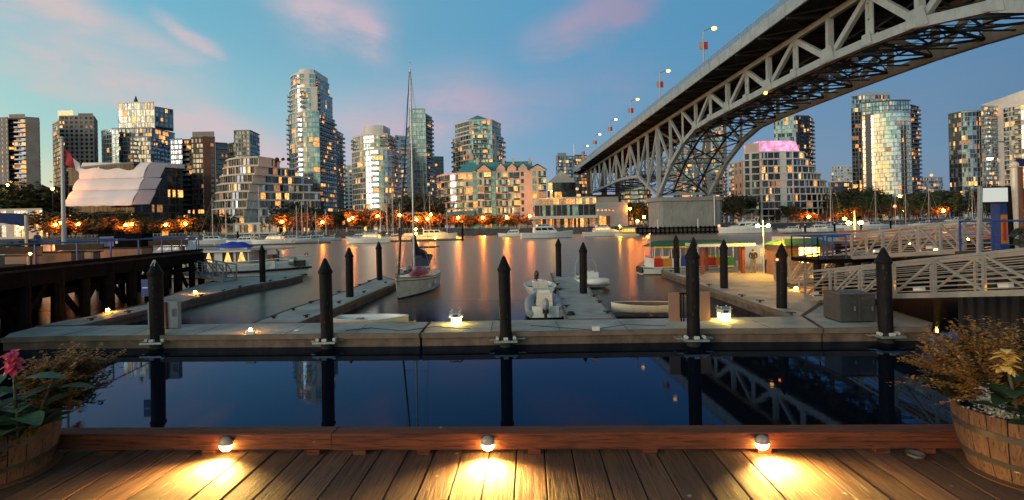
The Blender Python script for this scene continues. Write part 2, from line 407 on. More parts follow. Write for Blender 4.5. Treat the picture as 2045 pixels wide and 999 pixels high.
# clouds: wind-drawn streaks and soft patches, placed by azimuth and elevation
cv = nt.nodes.new('ShaderNodeCombineXYZ'); nt.links.new(az, cv.inputs[0]); nt.links.new(el, cv.inputs[1])
n1 = noise(nt, scaled(nt, cv.outputs[0], (5, 13, 1), (0,0,R(-28))), 1.0, 6, .6, .4)
n2 = noise(nt, cv.outputs[0], 4.0, 4, .55)
wa = mth(nt, 'MULTIPLY', mth(nt, 'SUBTRACT', n2, .5), .12); we = mth(nt, 'MULTIPLY', mth(nt, 'SUBTRACT', n1, .5), .08)
azw = mth(nt, 'ADD', az, wa); elw = mth(nt, 'ADD', el, we)
def azel(px, py):
    a, b = ray(px, py); return math.atan2(a, 1), math.atan2(b, math.hypot(a, 1))
tot = None
for x0, y0, x1, y1, wd, amp in ((-60,5,620,340,30,1.0),(60,-40,430,160,26,.6),(318,30,450,118,10,.75),(560,-20,770,80,46,.8),(690,20,740,90,24,.4),(1060,118,1290,-40,40,.95),
        (600,310,1000,200,70,.9),(960,230,1300,150,42,.30),(-40,110,190,205,16,.45),(1300,330,1950,150,50,.18),(-100,-80,200,30,26,.4),(1750,230,2100,120,30,.2)):
    a0, e0 = azel(x0, y0); a1, e1 = azel(x1, y1); ca, ce = (a0+a1)/2, (e0+e1)/2
    L = math.hypot(a1-a0, e1-e0)/2; th = math.atan2(e1-e0, a1-a0); W = wd/F
    W *= 1.15; amp = min(1, amp*1.05)
    da = mth(nt, 'SUBTRACT', azw, ca); de = mth(nt, 'SUBTRACT', elw, ce)
    u = mth(nt, 'DIVIDE', mth(nt, 'ADD', mth(nt, 'MULTIPLY', da, math.cos(th)), mth(nt, 'MULTIPLY', de, math.sin(th))), L)
    v = mth(nt, 'DIVIDE', mth(nt, 'SUBTRACT', mth(nt, 'MULTIPLY', de, math.cos(th)), mth(nt, 'MULTIPLY', da, math.sin(th))), W)
    r2 = mth(nt, 'ADD', mth(nt, 'POWER', mth(nt, 'ABSOLUTE', u), 4), mth(nt, 'POWER', mth(nt, 'ABSOLUTE', v), 2.6))
    g_ = mth(nt, 'MULTIPLY', mth(nt, 'EXPONENT', mth(nt, 'MULTIPLY', r2, -1)), amp)
    tot = g_ if tot is None else mth(nt, 'ADD', tot, g_)
tot = mth(nt, 'MULTIPLY', tot, mapr(nt, n1, .28, .66, .15, 1.35), None, True)
ccol = ramp(sf, [(0,rgb(84,112,148)),(.2,rgb(138,138,170)),(.35,rgb(172,162,186)),(.55,rgb(200,184,194)),(.72,rgb(200,188,188)),(1,(1.0,.7,.5))])
c = mixc(nt, mth(nt, 'MULTIPLY', tot, 1.0, None, True), c, ccol)
# the physical sky adds its own faint twilight
sky = nt.nodes.new('ShaderNodeTexSky'); sky.sky_type = 'NISHITA'; sky.sun_disc = False; sky.sun_elevation = R(1.0); sky.sun_rotation = R(-110)
c = mixc(nt, 1.0, c, mixc(nt, 1.0, sky.outputs[0], (.05,.05,.05), 'MULTIPLY'), 'ADD')
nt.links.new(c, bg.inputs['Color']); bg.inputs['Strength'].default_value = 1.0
sl = bpy.data.lights.new('sun', 'SUN'); sl.energy = 1.15; sl.angle = R(25); sl.color = (1,.88,.76)
so = bpy.data.objects.new('sun', sl); col.objects.link(so)
so.rotation_euler = Vector((.80,.58,-.22)).to_track_quat('-Z', 'Y').to_euler()
# ---------------------------------------------------------------- the setting: water, far bank, shores
wt = MB(); wt.quad((-900,-60,0),(900,-60,0),(900,260,0),(-900,260,0),'water'); struct(wt.build('water'))
SH = 206.0       # distance of the far seawall
lb = MB()
lb.quad((-3000,SH,2.6),(3000,SH,2.6),(3000,4000,2.6),(-3000,4000,2.6),'grass_bank'); struct(lb.build('ground'))
pr = MB(); pr.quad((-700,SH+.3,2.62),(700,SH+.3,2.62),(700,SH+9,2.62),(-700,SH+9,2.62),'prom'); struct(pr.build('promenade'))
sw = thing('seawall', 'long dark stone seawall with white railing along the far shore', 'seawall', (0,SH,0))
q = MB(); q.box(-700,700,SH-.6,SH+.3,-2,2.75,'seawall'); q.build('wall', sw, world=True)
q = MB()
q.box(-320,330,SH-.2,SH-.1,3.72,3.80,'rail_white'); q.box(-320,330,SH-.2,SH-.1,3.25,3.29,'rail_white')
for i in range(-200, 207): q.box(i*1.6-.04, i*1.6+.04, SH-.21, SH-.13, 2.7, 3.74, 'rail_white')
q.build('railing', sw, world=True)
# ---------------------------------------------------------------- buildings
def pt(px, Y, z=20): return Vector((xat(px, Y, z), Y, 0))
def arc(p, q, bulge, n):
    """curved front from p to q, swelling `bulge` metres towards the water"""
    out = []
    d = (q-p); nrm = Vector((d.y, -d.x, 0)).normalized()
    for i in range(n+1):
        t = i/n; out.append(p + d*t + nrm*bulge*4*t*(1-t))
    return out
def offs(pts, d):
    """offset an open polyline outwards (to its right)"""
    out = []; n = len(pts)
    for i, p in enumerate(pts):
        ns = []
        if i: e = pts[i]-pts[i-1]; ns.append(Vector((e.y,-e.x,0)).normalized())
        if i < n-1: e = pts[i+1]-pts[i]; ns.append(Vector((e.y,-e.x,0)).normalized())
        if len(ns) == 2:
            b_ = (ns[0]+ns[1]); b_ = b_.normalized() if b_.length > .2 else ns[0]
            out.append(p + b_*d/max(.45, b_.dot(ns[0])))
        else: out.append(p + ns[0]*d)
    return out
def ring(mb, pts, d, z0, z1, m, inner=0.0):
    o = offs(pts, d); i_ = offs(pts, inner) if inner else pts; up0 = Vector((0,0,z0)); up1 = Vector((0,0,z1))
    for k in range(len(pts)-1):
        mb.quad(o[k]+up0, o[k+1]+up0, o[k+1]+up1, o[k]+up1, m)
        mb.quad(o[k]+up1, o[k+1]+up1, i_[k+1]+up1, i_[k]+up1, m)
        mb.quad(i_[k]+up0, i_[k+1]+up0, o[k+1]+up0, o[k]+up0, m)
    for k, a in ((0, 1), (len(pts)-1, -1)):
        vs = [i_[k]+up0, o[k]+up0, o[k]+up1, i_[k]+up1]
        mb.quad(*(vs if a == 1 else vs[::-1]), m)
def wpick(r, opts):
    t = r.random()*sum(w_ for _, w_ in opts)
    for n_, w_ in opts:
        t -= w_
        if t <= 0: return n_
    return opts[-1][0]
GB = [('glass_blue',5),('glass_pale',1),('glass_dark',2)]
LIT = [('lit_amber',4),('lit_warm',3),('lit_pale',1),('lit_dim',4)]
def section(par, front, depth, z0, nf, fh, wall='cream', sp=.8, bay=3.2, pat='g', glass=GB, lit=.12, litm=LIT, prd=.25, edge=None, bald=1.5, balm=None, mull=.18, top=True, seed=1, litrow=(), roofm='roof_grey', parapet=.8):
    """one storeyed block: wall (spandrels, piers, roof), a window band for every storey, balconies"""
    r = random.Random(seed); balm = balm or wall
    foot = [Vector((p.x,p.y,0)) for p in front]
    back = [foot[-1]*(1+depth/foot[-1].y), foot[0]*(1+depth/foot[0].y)]
    H = nf*fh; W = MB()
    full = foot+back
    W.prism([(p.x,p.y) for p in offs(full+[full[0]], -.5)[:-1]] if False else [(p.x,p.y) for p in full], z0, z0+.02, wall)
    for a, b_ in ((foot[-1], back[0]), (back[0], back[1]), (back[1], foot[0])):
        W.quad(a+Vector((0,0,z0)), b_+Vector((0,0,z0)), b_+Vector((0,0,z0+H)), a+Vector((0,0,z0+H)), wall)
    W.prism([(p.x,p.y) for p in full], z0+H-.02, z0+H+.15, wall, roofm)
    if parapet: ring(W, foot, prd+.05, z0+H-.1, z0+H+parapet, wall, inner=-.15)
    pats = pat if isinstance(pat, (list, tuple)) else [pat]*(len(foot)-1)
    bays = []
    gk = 0
    for e in range(len(foot)-1):
        A, B = foot[e], foot[e+1]; L = (B-A).length; n = max(1, round(L/bay)); d = (B-A)/L; nn = Vector((d.y,-d.x,0))
        P = pats[e % len(pats)]
        for k in range(n):
            ch = P[(k if n > 1 else gk) % len(P)]; gk += 1
            bays.append((A+d*L*k/n, A+d*L*(k+1)/n, ch, d, nn, L/n))
    for a, b_, ch, d, nn, bw in bays:
        def pier(t0, t1, pd, m_=wall):
            p = a+(b_-a)*t0; q_ = a+(b_-a)*t1
            o0 = p+nn*pd; o1 = q_+nn*pd
            W.add([p+Vector((0,0,z0)), o0+Vector((0,0,z0)), o1+Vector((0,0,z0)), q_+Vector((0,0,z0)), p+Vector((0,0,z0+H)), o0+Vector((0,0,z0+H)), o1+Vector((0,0,z0+H)), q_+Vector((0,0,z0+H))],
                ((0,1,5,4),(1,2,6,5),(2,3,7,6)), m_)
        if ch == 's': pier(.001, .999, prd*.7)
        elif ch == 'w': pier(0, .24, prd*.7); pier(.76, .999, prd*.7)
        elif ch == 'W': pier(0, .36, prd*.7); pier(.64, .999, prd*.7)
        elif ch == 'b': pier(0, mull*.5/bw, prd*.8)
        else: pier(0, mull/bw, prd*.6)
    bal = []
    allw = []
    for i in range(nf):
        za = z0+i*fh; zb = za+fh
        # storey band
        spi = sp
        ring(W, foot, prd, za-.15, za+spi-.15, wall)
        wb = MB(); runlit = 0
        for a, b_, ch, d, nn, bw in bays:
            if ch == 's':
                if wb.f: allw.append(wb); wb = MB()
                continue
            p_l = lit*(2.4 if i in litrow else 1)*(1.5 if ch == 'b' else 1)
            np_ = 1 if ch in 'wW' else max(2, round(bw/1.1))
            if runlit <= 0 and r.random() < p_l*.95: runlit = r.choice((1,1,1,1,2)); lm_ = wpick(r, litm)
            lo = a+Vector((0,0,za)); 
            for j in range(np_):
                q0 = a+(b_-a)*(j/np_); q1 = a+(b_-a)*((j+1)/np_)
                if runlit > 0 and r.random() < .62: m_ = lm_
                else: m_ = wpick(r, glass)
                wb.quad(q0+Vector((0,0,za)), q1+Vector((0,0,za)), q1+Vector((0,0,zb)), q0+Vector((0,0,zb)), m_)
            runlit -= 1
            if ch == 'b' and i:
                q_ = MB(); t0 = a+d*.05; t1 = b_-d*.05
                zz = za-.12
                vs = [t0+nn*prd, t0+nn*bald, t1+nn*bald, t1+nn*prd]
                q_.add([v+Vector((0,0,zz)) for v in vs]+[v+Vector((0,0,zz+.24)) for v in vs], ((3,2,1,0),(4,5,6,7),(0,1,5,4),(1,2,6,5),(2,3,7,6),(3,0,4,7)), balm)
                q_.bar(t0+nn*(bald-.05)+Vector((0,0,zz+.7)), t1+nn*(bald-.05)+Vector((0,0,zz+.7)), .05, .72, 'glass_dark')
                q_.bar(t0+nn*(bald-.05)+Vector((0,0,zz+1.1)), t1+nn*(bald-.05)+Vector((0,0,zz+1.1)), .1, .08, balm)
                q_.bar(t0+nn*(prd+.1)+Vector((0,0,zz+.7)), t0+nn*bald+Vector((0,0,zz+.7)), .05, .72, 'glass_dark')
                bal.append(q_)
        if wb.f: allw.append(wb)
    W.build('wall', par, world=True)
    for wb in allw: wb.build('window_band', par, world=True)
    for k, q_ in enumerate(bal):
        if par.get('_nb', 0) < 98: q_.build('balcony', par, world=True); par['_nb'] = par.get('_nb', 0)+1
        else:
            par_rest.setdefault(par.name, (par, MB()))[1]
            R_ = par_rest[par.name][1]; o = len(R_.v); R_.v += q_.v
            for f_, mm in zip(q_.f, q_.m): R_.f.append(tuple(x+o for x in f_)); R_.m.append(R_.mi(q_.mats[mm]))
    return z0+H
par_rest = {}
def close_building(par):
    if par.name in par_rest:
        o = par_rest[par.name][1].build('balcony', par, world=True); o['kind'] = 'stuff'
    if '_nb' in par: del par['_nb']
def bld(label, px, Y, group=None, name='apartment_tower', cat='building'):
    p = pt(px, Y); return thing(name, label, cat, (p.x, p.y, 2.6), group=group)
def hz(px, py, Y): return at(px, py, Y).z
Z0 = 2.6
def cap(par, front, depth, z0, z1, m='grey_conc', name='penthouse'):
    q = MB(); q.prism([(p.x,p.y) for p in front]+[(front[-1].x*(1+depth/front[-1].y),front[-1].y+depth),(front[0].x*(1+depth/front[0].y),front[0].y+depth)], z0, z1, m, 'roof_grey')
    return q.build(name, par, world=True)
def nfl(z0, z1, fh): return max(1, round((z1-z0)/fh))

# far left beige tower
b = bld('beige concrete tower with a lit brown balcony column, at the far left edge', 30, 300)
H = hz(40,236,300); n = nfl(Z0,H,2.9)
section(b, [pt(-40,302),pt(20,300)], 22, Z0, n, (H-Z0)/n, 'taupe', 1.4, 3.0, 'WsW', lit=.10, seed=2, glass=[('glass_dark',1)])
section(b, [pt(20.3,303),pt(54,303)], 18, Z0, n, (H-Z0)/n, 'brick', .7, 3.2, 'b', lit=.42, seed=3, glass=[('glass_dark',3),('glass_black',2)], balm='taupe')
section(b, [pt(54.3,300),pt(81,303),pt(82,318)], 12, Z0, n, (H-Z0)/n, 'taupe', 1.6, 3.0, 'ssW', lit=.12, seed=4, glass=[('glass_dark',1)])
cap(b, [pt(22,305),pt(54,305)], 12, H, hz(40,228,305), 'taupe'); close_building(b)
# second tower with lit top sign box
b = bld('brown gridded tower with a glowing box sign on its roof, behind the flagpole', 150, 330)
H = hz(160,234,330); n = nfl(Z0,H,3.0)
section(b, [pt(109,338),pt(122,328)], 18, Z0, n-1, (H-Z0)/n, 'cream', .5, 2.4, 'g', lit=.05, seed=5, glass=[('glass_pale',4),('lit_pale',1)])
section(b, [pt(122.3,328),pt(191,330),pt(198,346)], 14, Z0, n, (H-Z0)/n, 'taupe', 1.3, 3.3, ['gwwwwwwww','ww'], lit=.07, seed=6, glass=[('glass_dark',3),('glass_black',1)])
q = MB(); q.prism([(p.x,p.y) for p in (pt(120,330),pt(150,330))]+[(pt(150,334).x,334),(pt(120,334).x,334)], H+.8, hz(135,221,330), 'lit_pale'); q.build('rooftop_sign_box', b, world=True)
cap(b, [pt(160,336),pt(190,337)], 9, H, hz(175,226,336), 'taupe'); close_building(b)
# small dark block between
b = bld('small dark low block between the two left towers', 95, 420)
section(b, [pt(80,420),pt(110,420)], 20, Z0, 10, 4.2, 'dark_frame', .8, 3.4, 'g', lit=.35, seed=7, glass=[('glass_dark',1)]); close_building(b)
# third tower
b = bld('wide grey grid tower with stepped glass crown and a glass cylinder on its left', 275, 330)
H2 = hz(260,258,330); H1 = hz(260,305-30,330); n = nfl(Z0,H1,3.0)
fr = [pt(222,330),pt(303,330),pt(350,352)]
z = section(b, fr, 16, Z0, n, (H1-Z0)/n, 'grey_conc', .45, 3.1, ['gggggbgg','gb'], lit=.10, seed=8, glass=[('glass_blue',3),('glass_pale',3),('glass_dark',2)])
z = section(b, [pt(227,331),pt(306,331),pt(352,352)], 14, z, 2, 3.2, 'grey_conc', .4, 3.1, 'g', lit=.15, seed=9)
z = section(b, [pt(240,333),pt(312,333)], 12, z, 4, (hz(270,206,333)-z)/4, 'metal_frame', .3, 3.4, 'g', lit=.12, seed=10, glass=[('glass_pale',3),('glass_blue',2),('lit_pale',.3)])
section(b, [pt(313,344),pt(350,354)], 10, z-14, 4, 3.4, 'grey_conc', .8, 3.2, 'w', lit=.1, seed=11)
section(b, arc(pt(211,338),pt(240.0,325),4.5,6), 6, Z0, nfl(Z0,hz(225,262,328),3), 3.05, 'metal_frame', .4, 2, 'g', lit=.02, seed=12, glass=[('glass_green',2),('glass_blue',3)])
q = MB(); p = pt(276,335); q.lathe([(1.6,0),(1.2,1.5),(.15,5)], 'dark_frame', (p.x,p.y,hz(270,206,333)+.6), 8); q.build('roof_finial', b, world=True)
close_building(b)
# brick tower
b = bld('red brick tower with white balcony stacks and a dark penthouse, behind the cloth-awning building', 395, 270)
H = hz(390,277,270); n = nfl(Z0,H,2.9); fh = (H-Z0)/n
section(b, [pt(343,274),pt(366,272)], 14, Z0, n, fh, 'grey_conc', .9, 2.8, 'g', lit=.05, seed=13)
section(b, [pt(366.3,275),pt(384,275)], 12, Z0, n, fh, 'dark_frame', .8, 2.6, 'b', lit=.16, seed=14, glass=[('glass_black',1)], balm='white_conc')
section(b, [pt(384.3,270),pt(407,270)], 14, Z0, n, fh, 'brick', .8, 2.6, 'gg', lit=.06, seed=15)
section(b, [pt(407.3,268),pt(432,270)], 14, Z0, n, fh, 'brick', 1.1, 3.2, 'sw', lit=.2, seed=16, glass=[('glass_dark',1)])
section(b, [pt(432.3,271),pt(456,274)], 12, Z0, n-1, fh, 'brick', .9, 3, 'b', lit=.35, seed=17, glass=[('glass_dark',1)], balm='taupe')
cap(b, [pt(387,276),pt(431,276)], 10, H, hz(405,263,276), 'taupe'); close_building(b)
# grey tower behind
b = bld('grey concrete tower with a glass corner prism, just left of the tallest tower', 490, 340)
H = hz(480,262,340); n = nfl(Z0,H,3.0)
section(b, [pt(452,346),pt(470,340)], 10, Z0, n-3, (H-Z0)/n, 'dark_frame', .5, 2.6, 'g', lit=.15, seed=18, glass=[('glass_green',2),('glass_dark',2)])
section(b, [pt(470.3,340),pt(502,340),pt(521,356)], 8, Z0, n, (H-Z0)/n, 'grey_conc', .8, 3.0, ['gw','gg'], lit=.12, seed=19, glass=[('glass_dark',2),('glass_blue',2)]); close_building(b)
# dark glass building with cloth awnings
b = bld('dark glass office building with four tiers of pale cloth awnings over its left front', 250, 235, name='office_building')
H = hz(320,330,240); n = 9; fh = (H-Z0)/n
A, B_, C_ = pt(138,248), pt(268,232), pt(366,250)
section(b, [A,B_,C_], 18, Z0, n, fh, 'dark_frame', .25, 3.4, 'g', lit=.07, seed=20, glass=[('glass_black',5),('glass_dark',1)], prd=.12)
tiers = [((165,325),(300,325),(158,357),(286,354)),((156,358),(290,354),(145,380),(277,378)),((146,381),(278,378),(134,397),(264,394)),((134,397),(276,382),(130,411),(263,409))]
for k, (a, c_, d_, e_) in enumerate(tiers):
    q = MB(); nx, ny = 18, 5
    yy = [246-3*k, 231-3*k]
    TL, TR, BL, BR = at(*a, 247-3.2*k), at(*c_, 232-3.2*k), at(*d_, 243-3.2*k), at(*e_, 228-3.2*k)
    g_ = []
    for j in range(ny+1):
        for i in range(nx+1):
            u, v = i/nx, j/ny
            p = TL.lerp(TR,u).lerp(BL.lerp(BR,u), v)
            g_.append(p+Vector((0, -1.6*math.sin(math.pi*v)*.5 + .25*math.sin(u*math.pi*6), -.25*abs(math.sin(u*math.pi*5))*v)))
    q.add(g_+[p+Vector((0,.25,-.2)) for p in g_], [(j*(nx+1)+i,(j+1)*(nx+1)+i,(j+1)*(nx+1)+i+1,j*(nx+1)+i+1) for j in range(ny) for i in range(nx)]
        +[tuple(x+(nx+1)*(ny+1) for x in ((j+1)*(nx+1)+i,j*(nx+1)+i,j*(nx+1)+i+1,(j+1)*(nx+1)+i+1)) for j in range(ny) for i in range(nx)], 'awning_cloth')
    q.quad(TR, BR, BR+Vector((3,7,.6)), TR+Vector((3,7,.2)), 'awning_cloth')
    smooth_by_angle(q.build('awning', b, world=True))
q = MB(); q.bar(at(300,328,233), at(366,333,251), 2.0, 2.2, 'awning_cloth'); q.build('roof_edge_cover', b, world=True)
close_building(b)
# stepped terrace building
b = bld('cream terraced building whose rounded storeys step back, below the tallest round tower', 520, 238, name='terrace_building')
n = 9; fh = (hz(500,318,238)-Z0)/n
rows = [(424,640),(424,640),(424,640),(430,640),(432,640),(436,625),(442,608),(448,590),(455,560)]
z = Z0
for i in range(n):
    x0, x1 = rows[i]
    L0, M0, R0 = pt(x0,244), pt(x0+62,234), pt(x1,252)
    fr = arc(L0, M0, 3.0, 6)
    M1 = pt(x0+88,240); mid_ = [M1]
    k = 3; span = [M1.lerp(R0, t) for t in (.33,.36,.68,.71,1)]
    fr = fr+[M1]
    for t, p in zip(range(5), span): fr.append(p+Vector((0,2.2*(t in (1,2)),0)))
    z = section(b, fr, 10+i*.2, z, 1, fh, 'cream', .95, 2.6, ['g']*6+['s']+['gb','g','bg','g','gb'], lit=.15 if i > 1 else .3, seed=30+i, glass=[('glass_blue',1),('glass_dark',5),('glass_black',3)], prd=.55, parapet=.7, litrow=(0,) if i in (5,) else ())
q = MB()
for k in range(26):
    px = rnd.choice((rnd.uniform(455,505), rnd.uniform(515,590))); p = pt(px, 243+rnd.random()*5)
    q.sphere((p.x,p.y,z+.6), rnd.uniform(.5,1.3), 'foliage_dark', 6, 4)
q.build('roof_planting', b, world=True)
close_building(b)
# annex of townhouses to the right of it
b = bld('brown and cream townhouse block beside the trees under the tallest tower', 610, 262, name='townhouse_block')
section(b, [pt(566,262),pt(625,268)], 12, Z0, 9, 3.3, 'taupe', .9, 3.2, 'gb', lit=.3, seed=41, glass=[('glass_dark',1)])
section(b, [pt(625,262),pt(645,268)], 10, Z0, 7, 3.3, 'brick', .9, 3.2, 'gb', lit=.35, seed=42, glass=[('glass_dark',1)]); close_building(b)
# tallest tower
b = bld('tallest round-fronted pale glass tower with curved white crown', 632, 285)
Y = 285
zA = hz(620,270-90,Y); zC = hz(620,140,Y)
zz = [hz(610,228,Y), hz(610,180,Y), hz(610,150,Y)]
n = nfl(Z0,zz[0],2.95); fh = (zz[0]-Z0)/n
z = section(b, arc(pt(580,290),pt(640,281),4.5,8)+[pt(641.5,287),pt(672,306)], 12, Z0, n, fh, 'metal_frame', .42, 2.6, ['b']+['g']*3+['b']+['g']*3+['s','b','g','b','g','b','g','b','g'], lit=.11, seed=50, glass=[('glass_blue',4),('glass_green',3),('glass_pale',2)], litrow=(9,10,17), balm='white_conc')
z2 = section(b, arc(pt(583,291),pt(638,282),4.5,8)+[pt(640,288),pt(668,306)], 11, z, 5, (zz[1]-z)/5, 'white_conc', .5, 2.6, ['b','g','g','g','g','b','g','s','b','g','b','g'], lit=.12, seed=51, glass=[('glass_blue',4),('glass_green',3),('glass_pale',2)])
z3 = section(b, arc(pt(586,292),pt(634,284),4.5,8)+[pt(638,290),pt(662,306)], 10, z2, 3, (zz[2]-z2)/3, 'white_conc', .5, 2.6, ['g','g','g','g','b','g','s','g','b','g'], lit=.2, seed=52, glass=[('glass_blue',4),('glass_green',3)], litrow=(1,))
section(b, [pt(672.3,306),pt(688,322)], 8, Z0, n-2, fh, 'metal_frame', .5, 2.8, 'gb', lit=.12, seed=53, balm='white_conc', glass=[('glass_blue',4),('glass_dark',3)])
fr = arc(pt(602,293),pt(632,288),3.5,8)+[pt(660,306)]
cap(b, fr, 8, z3, hz(615,141,290), 'white_conc', 'crown'); close_building(b)
# white slab far behind + round-topped cream tower
b = bld('thin white slab tower peeking between the tallest tower and the round-topped tower', 696, 420)
section(b, [pt(689,420),pt(706,420)], 12, Z0, nfl(Z0,hz(697,330,420),3.2), 3.2, 'white_conc', 1.2, 3.2, 'w', lit=.05, seed=54); close_building(b)
b = bld('round-topped cream and glass tower with a drum penthouse, left of the tall mast', 750, 255)
Y = 255; z1 = hz(745,302,Y); n = nfl(Z0,z1,2.9); fh = (z1-Z0)/n
fr = arc(pt(705,262),pt(745,252),1.5,4)+arc(pt(757,251),pt(782,254),1.0,3)+[pt(800,270)]
z = section(b, fr, 12, Z0, n, fh, 'cream', .5, 2.6, ['g','g','g','g','b','g','g','g','bgb'], lit=.14, seed=55, glass=[('glass_blue',3),('glass_green',3),('glass_pale',3)], litrow=(3,9))
fr = arc(pt(708,263),pt(776,254),3.5,7)+[pt(792,268)]
z = section(b, fr, 11, z, 4, (hz(745,271,Y)-z)/4, 'cream', .5, 2.6, ['b','g','g','g','g','g','b','bb'], lit=.1, seed=56, glass=[('glass_blue',3),('glass_green',3),('glass_pale',3)])
cap(b, arc(pt(729,264),pt(768,259),3,7)+[pt(782,268)], 7, z, hz(745,250,258), 'white_conc', 'penthouse'); close_building(b)
# beige slab behind, slim glass tower
b = bld('narrow beige block with lit top floor behind the tall mast', 797, 300)
section(b, [pt(791,300),pt(813,304)], 14, Z0, nfl(Z0,hz(797,274,300),3), 3.0, 'cream', .9, 3.0, 'gb', lit=.2, seed=57, litrow=(15,16)); close_building(b)
b = bld('slim flat-topped blue glass tower with balconies on its right edge', 840, 320)
Y = 320; z1 = hz(840,219,Y); n = nfl(Z0,z1,2.95); fh = (z1-Z0)/n
section(b, [pt(814,330),pt(821,321)], 14, Z0, n-4, fh, 'metal_frame', .4, 2.6, 'g', lit=.1, seed=58)
section(b, [pt(821,320),pt(853,320)], 16, Z0, n, fh, 'metal_frame', .35, 2.2, 'g', lit=.07, seed=59, glass=[('glass_blue',3),('glass_pale',4)], mull=.14)
section(b, [pt(853.3,322),pt(866,334)], 10, Z0, n-1, fh, 'white_conc', .5, 2.8, 'b', lit=.12, seed=60, glass=[('glass_dark',1)]); close_building(b)
b = bld('dark distant tower right of the slim glass tower', 873, 460)
section(b, [pt(862,460),pt(888,464)], 14, Z0, nfl(Z0,hz(873,315,460),3.2), 3.2, 'dark_frame', .9, 3.4, 'g', lit=.1, seed=61, glass=[('glass_dark',1)]); close_building(b)
b = bld('low dark brick houses under the trees right of the round-topped tower', 830, 262, name='townhouse_block')
section(b, [pt(800,262),pt(876,262)], 10, Z0, 4, 3.2, 'brick', 1.0, 3.4, 'wgw', lit=.3, seed=62, glass=[('glass_dark',1)]); close_building(b)
b = bld('low brick and cream shops left of the round-topped cream tower', 672, 258, name='townhouse_block')
section(b, [pt(640,258),pt(704,258)], 10, Z0, 3, 3.2, 'brick', 1.0, 3.4, 'wgw', lit=.45, seed=63, glass=[('glass_dark',1)]); close_building(b)
# octagonal tower
b = bld('octagonal cream tower with a dark teal pyramid roof', 957, 290)
Y = 290; z1 = hz(957,252,Y); n = nfl(Z0,z1,2.95); fh = (z1-Z0)/n
fr = [pt(907,300),pt(922,293),pt(938,287),pt(985,287),pt(998,294),pt(1008,303)]
z = section(b, fr, 12, Z0, n-2, fh, 'cream', .75, 2.9, ['bg','g','gbbb','gs','bg'], lit=.2, seed=64, glass=[('glass_green',3),('glass_pale',2),('glass_dark',2)])
z = section(b, [pt(912,300),pt(940,289),pt(985,289),pt(1003,302)], 10, z, 3, fh, 'cream', .75, 2.9, ['g','gb','g'], lit=.15, seed=65, glass=[('glass_green',3),('glass_pale',2)])
q = MB(); P = [pt(925,296),pt(943,291),pt(982,291),pt(996,298),pt(996,306),pt(925,306)]
ap = Vector((pt(957,298).x,300,hz(957,229,298)))
for i in range(len(P)):
    a, c_ = P[i]+Vector((0,0,z+.8)), P[(i+1)%len(P)]+Vector((0,0,z+.8)); q.add([a,c_,ap], [(0,1,2)], 'teal_roof')
q.build('roof', b, world=True); close_building(b)
# peach building with teal roofs
b = bld('long peach mid-rise with teal gabled roofs, lit windows and a curved left end', 985, 232, name='apartment_block')
Y = 232; z1 = hz(985,345,Y); n = 8; fh = (z1-Z0)/n
G3 = [('glass_dark',3),('glass_pale',2),('glass_green',2)]
section(b, arc(pt(874,246),pt(944,231),5,7), 14, Z0+3, n-1, fh, 'peach', 1.0, 3.2, ['g','b'], lit=.22, seed=66, glass=G3, balm='white_conc')
section(b, [pt(944.3,231),pt(953,231)], 12, Z0, n, fh, 'metal_frame', .3, 3, 'g', lit=.05, seed=67, glass=[('glass_green',1)])
section(b, [pt(953.3,229),pt(981,229)], 14, Z0, n, fh, 'peach', .9, 3.2, 'gbb', lit=.38, seed=68, glass=G3, balm='white_conc')
section(b, [pt(981.3,231),pt(990,231)], 12, Z0, n, fh, 'metal_frame', .3, 3, 'g', lit=.05, seed=69, glass=[('glass_green',1)])
section(b, [pt(990.3,232),pt(1038,232)], 14, Z0, n, fh, 'peach', .9, 3.2, 'gbgb', lit=.42, seed=70, glass=G3, balm='white_conc')
section(b, [pt(1038.3,230),pt(1060,230)], 14, Z0, n, fh, 'peach', 1.4, 3.2, 'wsW', lit=.12, seed=71, glass=G3)
section(b, [pt(1060.3,228),pt(1091,228)], 16, Z0, n, fh, 'peach', .9, 3.2, 'wbb', lit=.28, seed=72, glass=G3, balm='white_conc')
q = MB()
zt = z1+.6; zr = hz(985,322,236)
xL, x2, x3, xR = pt(912,231).x, pt(953,231).x, pt(1060,231).x, pt(1068,231).x
q.add([(xL,232.5,zt),(xR,232.5,zt),(xR,246,zt),(xL,246,zt),(xL+4,239,zr),(xR-1,239,zr)], ((0,1,5,4),(1,2,5),(2,3,4,5),(3,0,4)), 'teal_roof')
for px, hw in ((967,17),(1074,19)):        # big gables
    p = pt(px, 228); w_ = hw*Y/F; zg = hz(px,326 if px<1000 else 327,228)
    q.add([(p.x-w_,227.4,zt),(p.x+w_,227.4,zt),(p.x,227.4,zg),(p.x-w_,238,zt),(p.x+w_,238,zt),(p.x,238,zg)], ((0,2,5,3),(1,4,5,2)), 'teal_roof')
    q.add([(p.x-w_+.6,228.2,zt),(p.x+w_-.6,228.2,zt),(p.x,228.2,zg-.5)], ((0,1,2),), 'peach')
for px in (1001,1023,1045):                # dormers
    p = pt(px, 232); w_ = 2.2; zg = hz(px,325,232)
    q.add([(p.x-w_,231.6,zt+.2),(p.x+w_,231.6,zt+.2),(p.x+w_,231.6,zt+1.6),(p.x,231.6,zg-.4),(p.x-w_,231.6,zt+1.6)], ((0,1,2,3,4),), 'peach')
    q.add([(p.x-w_-.3,231.3,zt+1.5),(p.x,231.3,zg),(p.x,238,zg),(p.x-w_-.3,238,zt+1.5),(p.x+w_+.3,231.3,zt+1.5),(p.x+w_+.3,238,zt+1.5)], ((0,1,2,3),(1,4,5,2)), 'teal_roof')
q.build('roof', b, world=True)
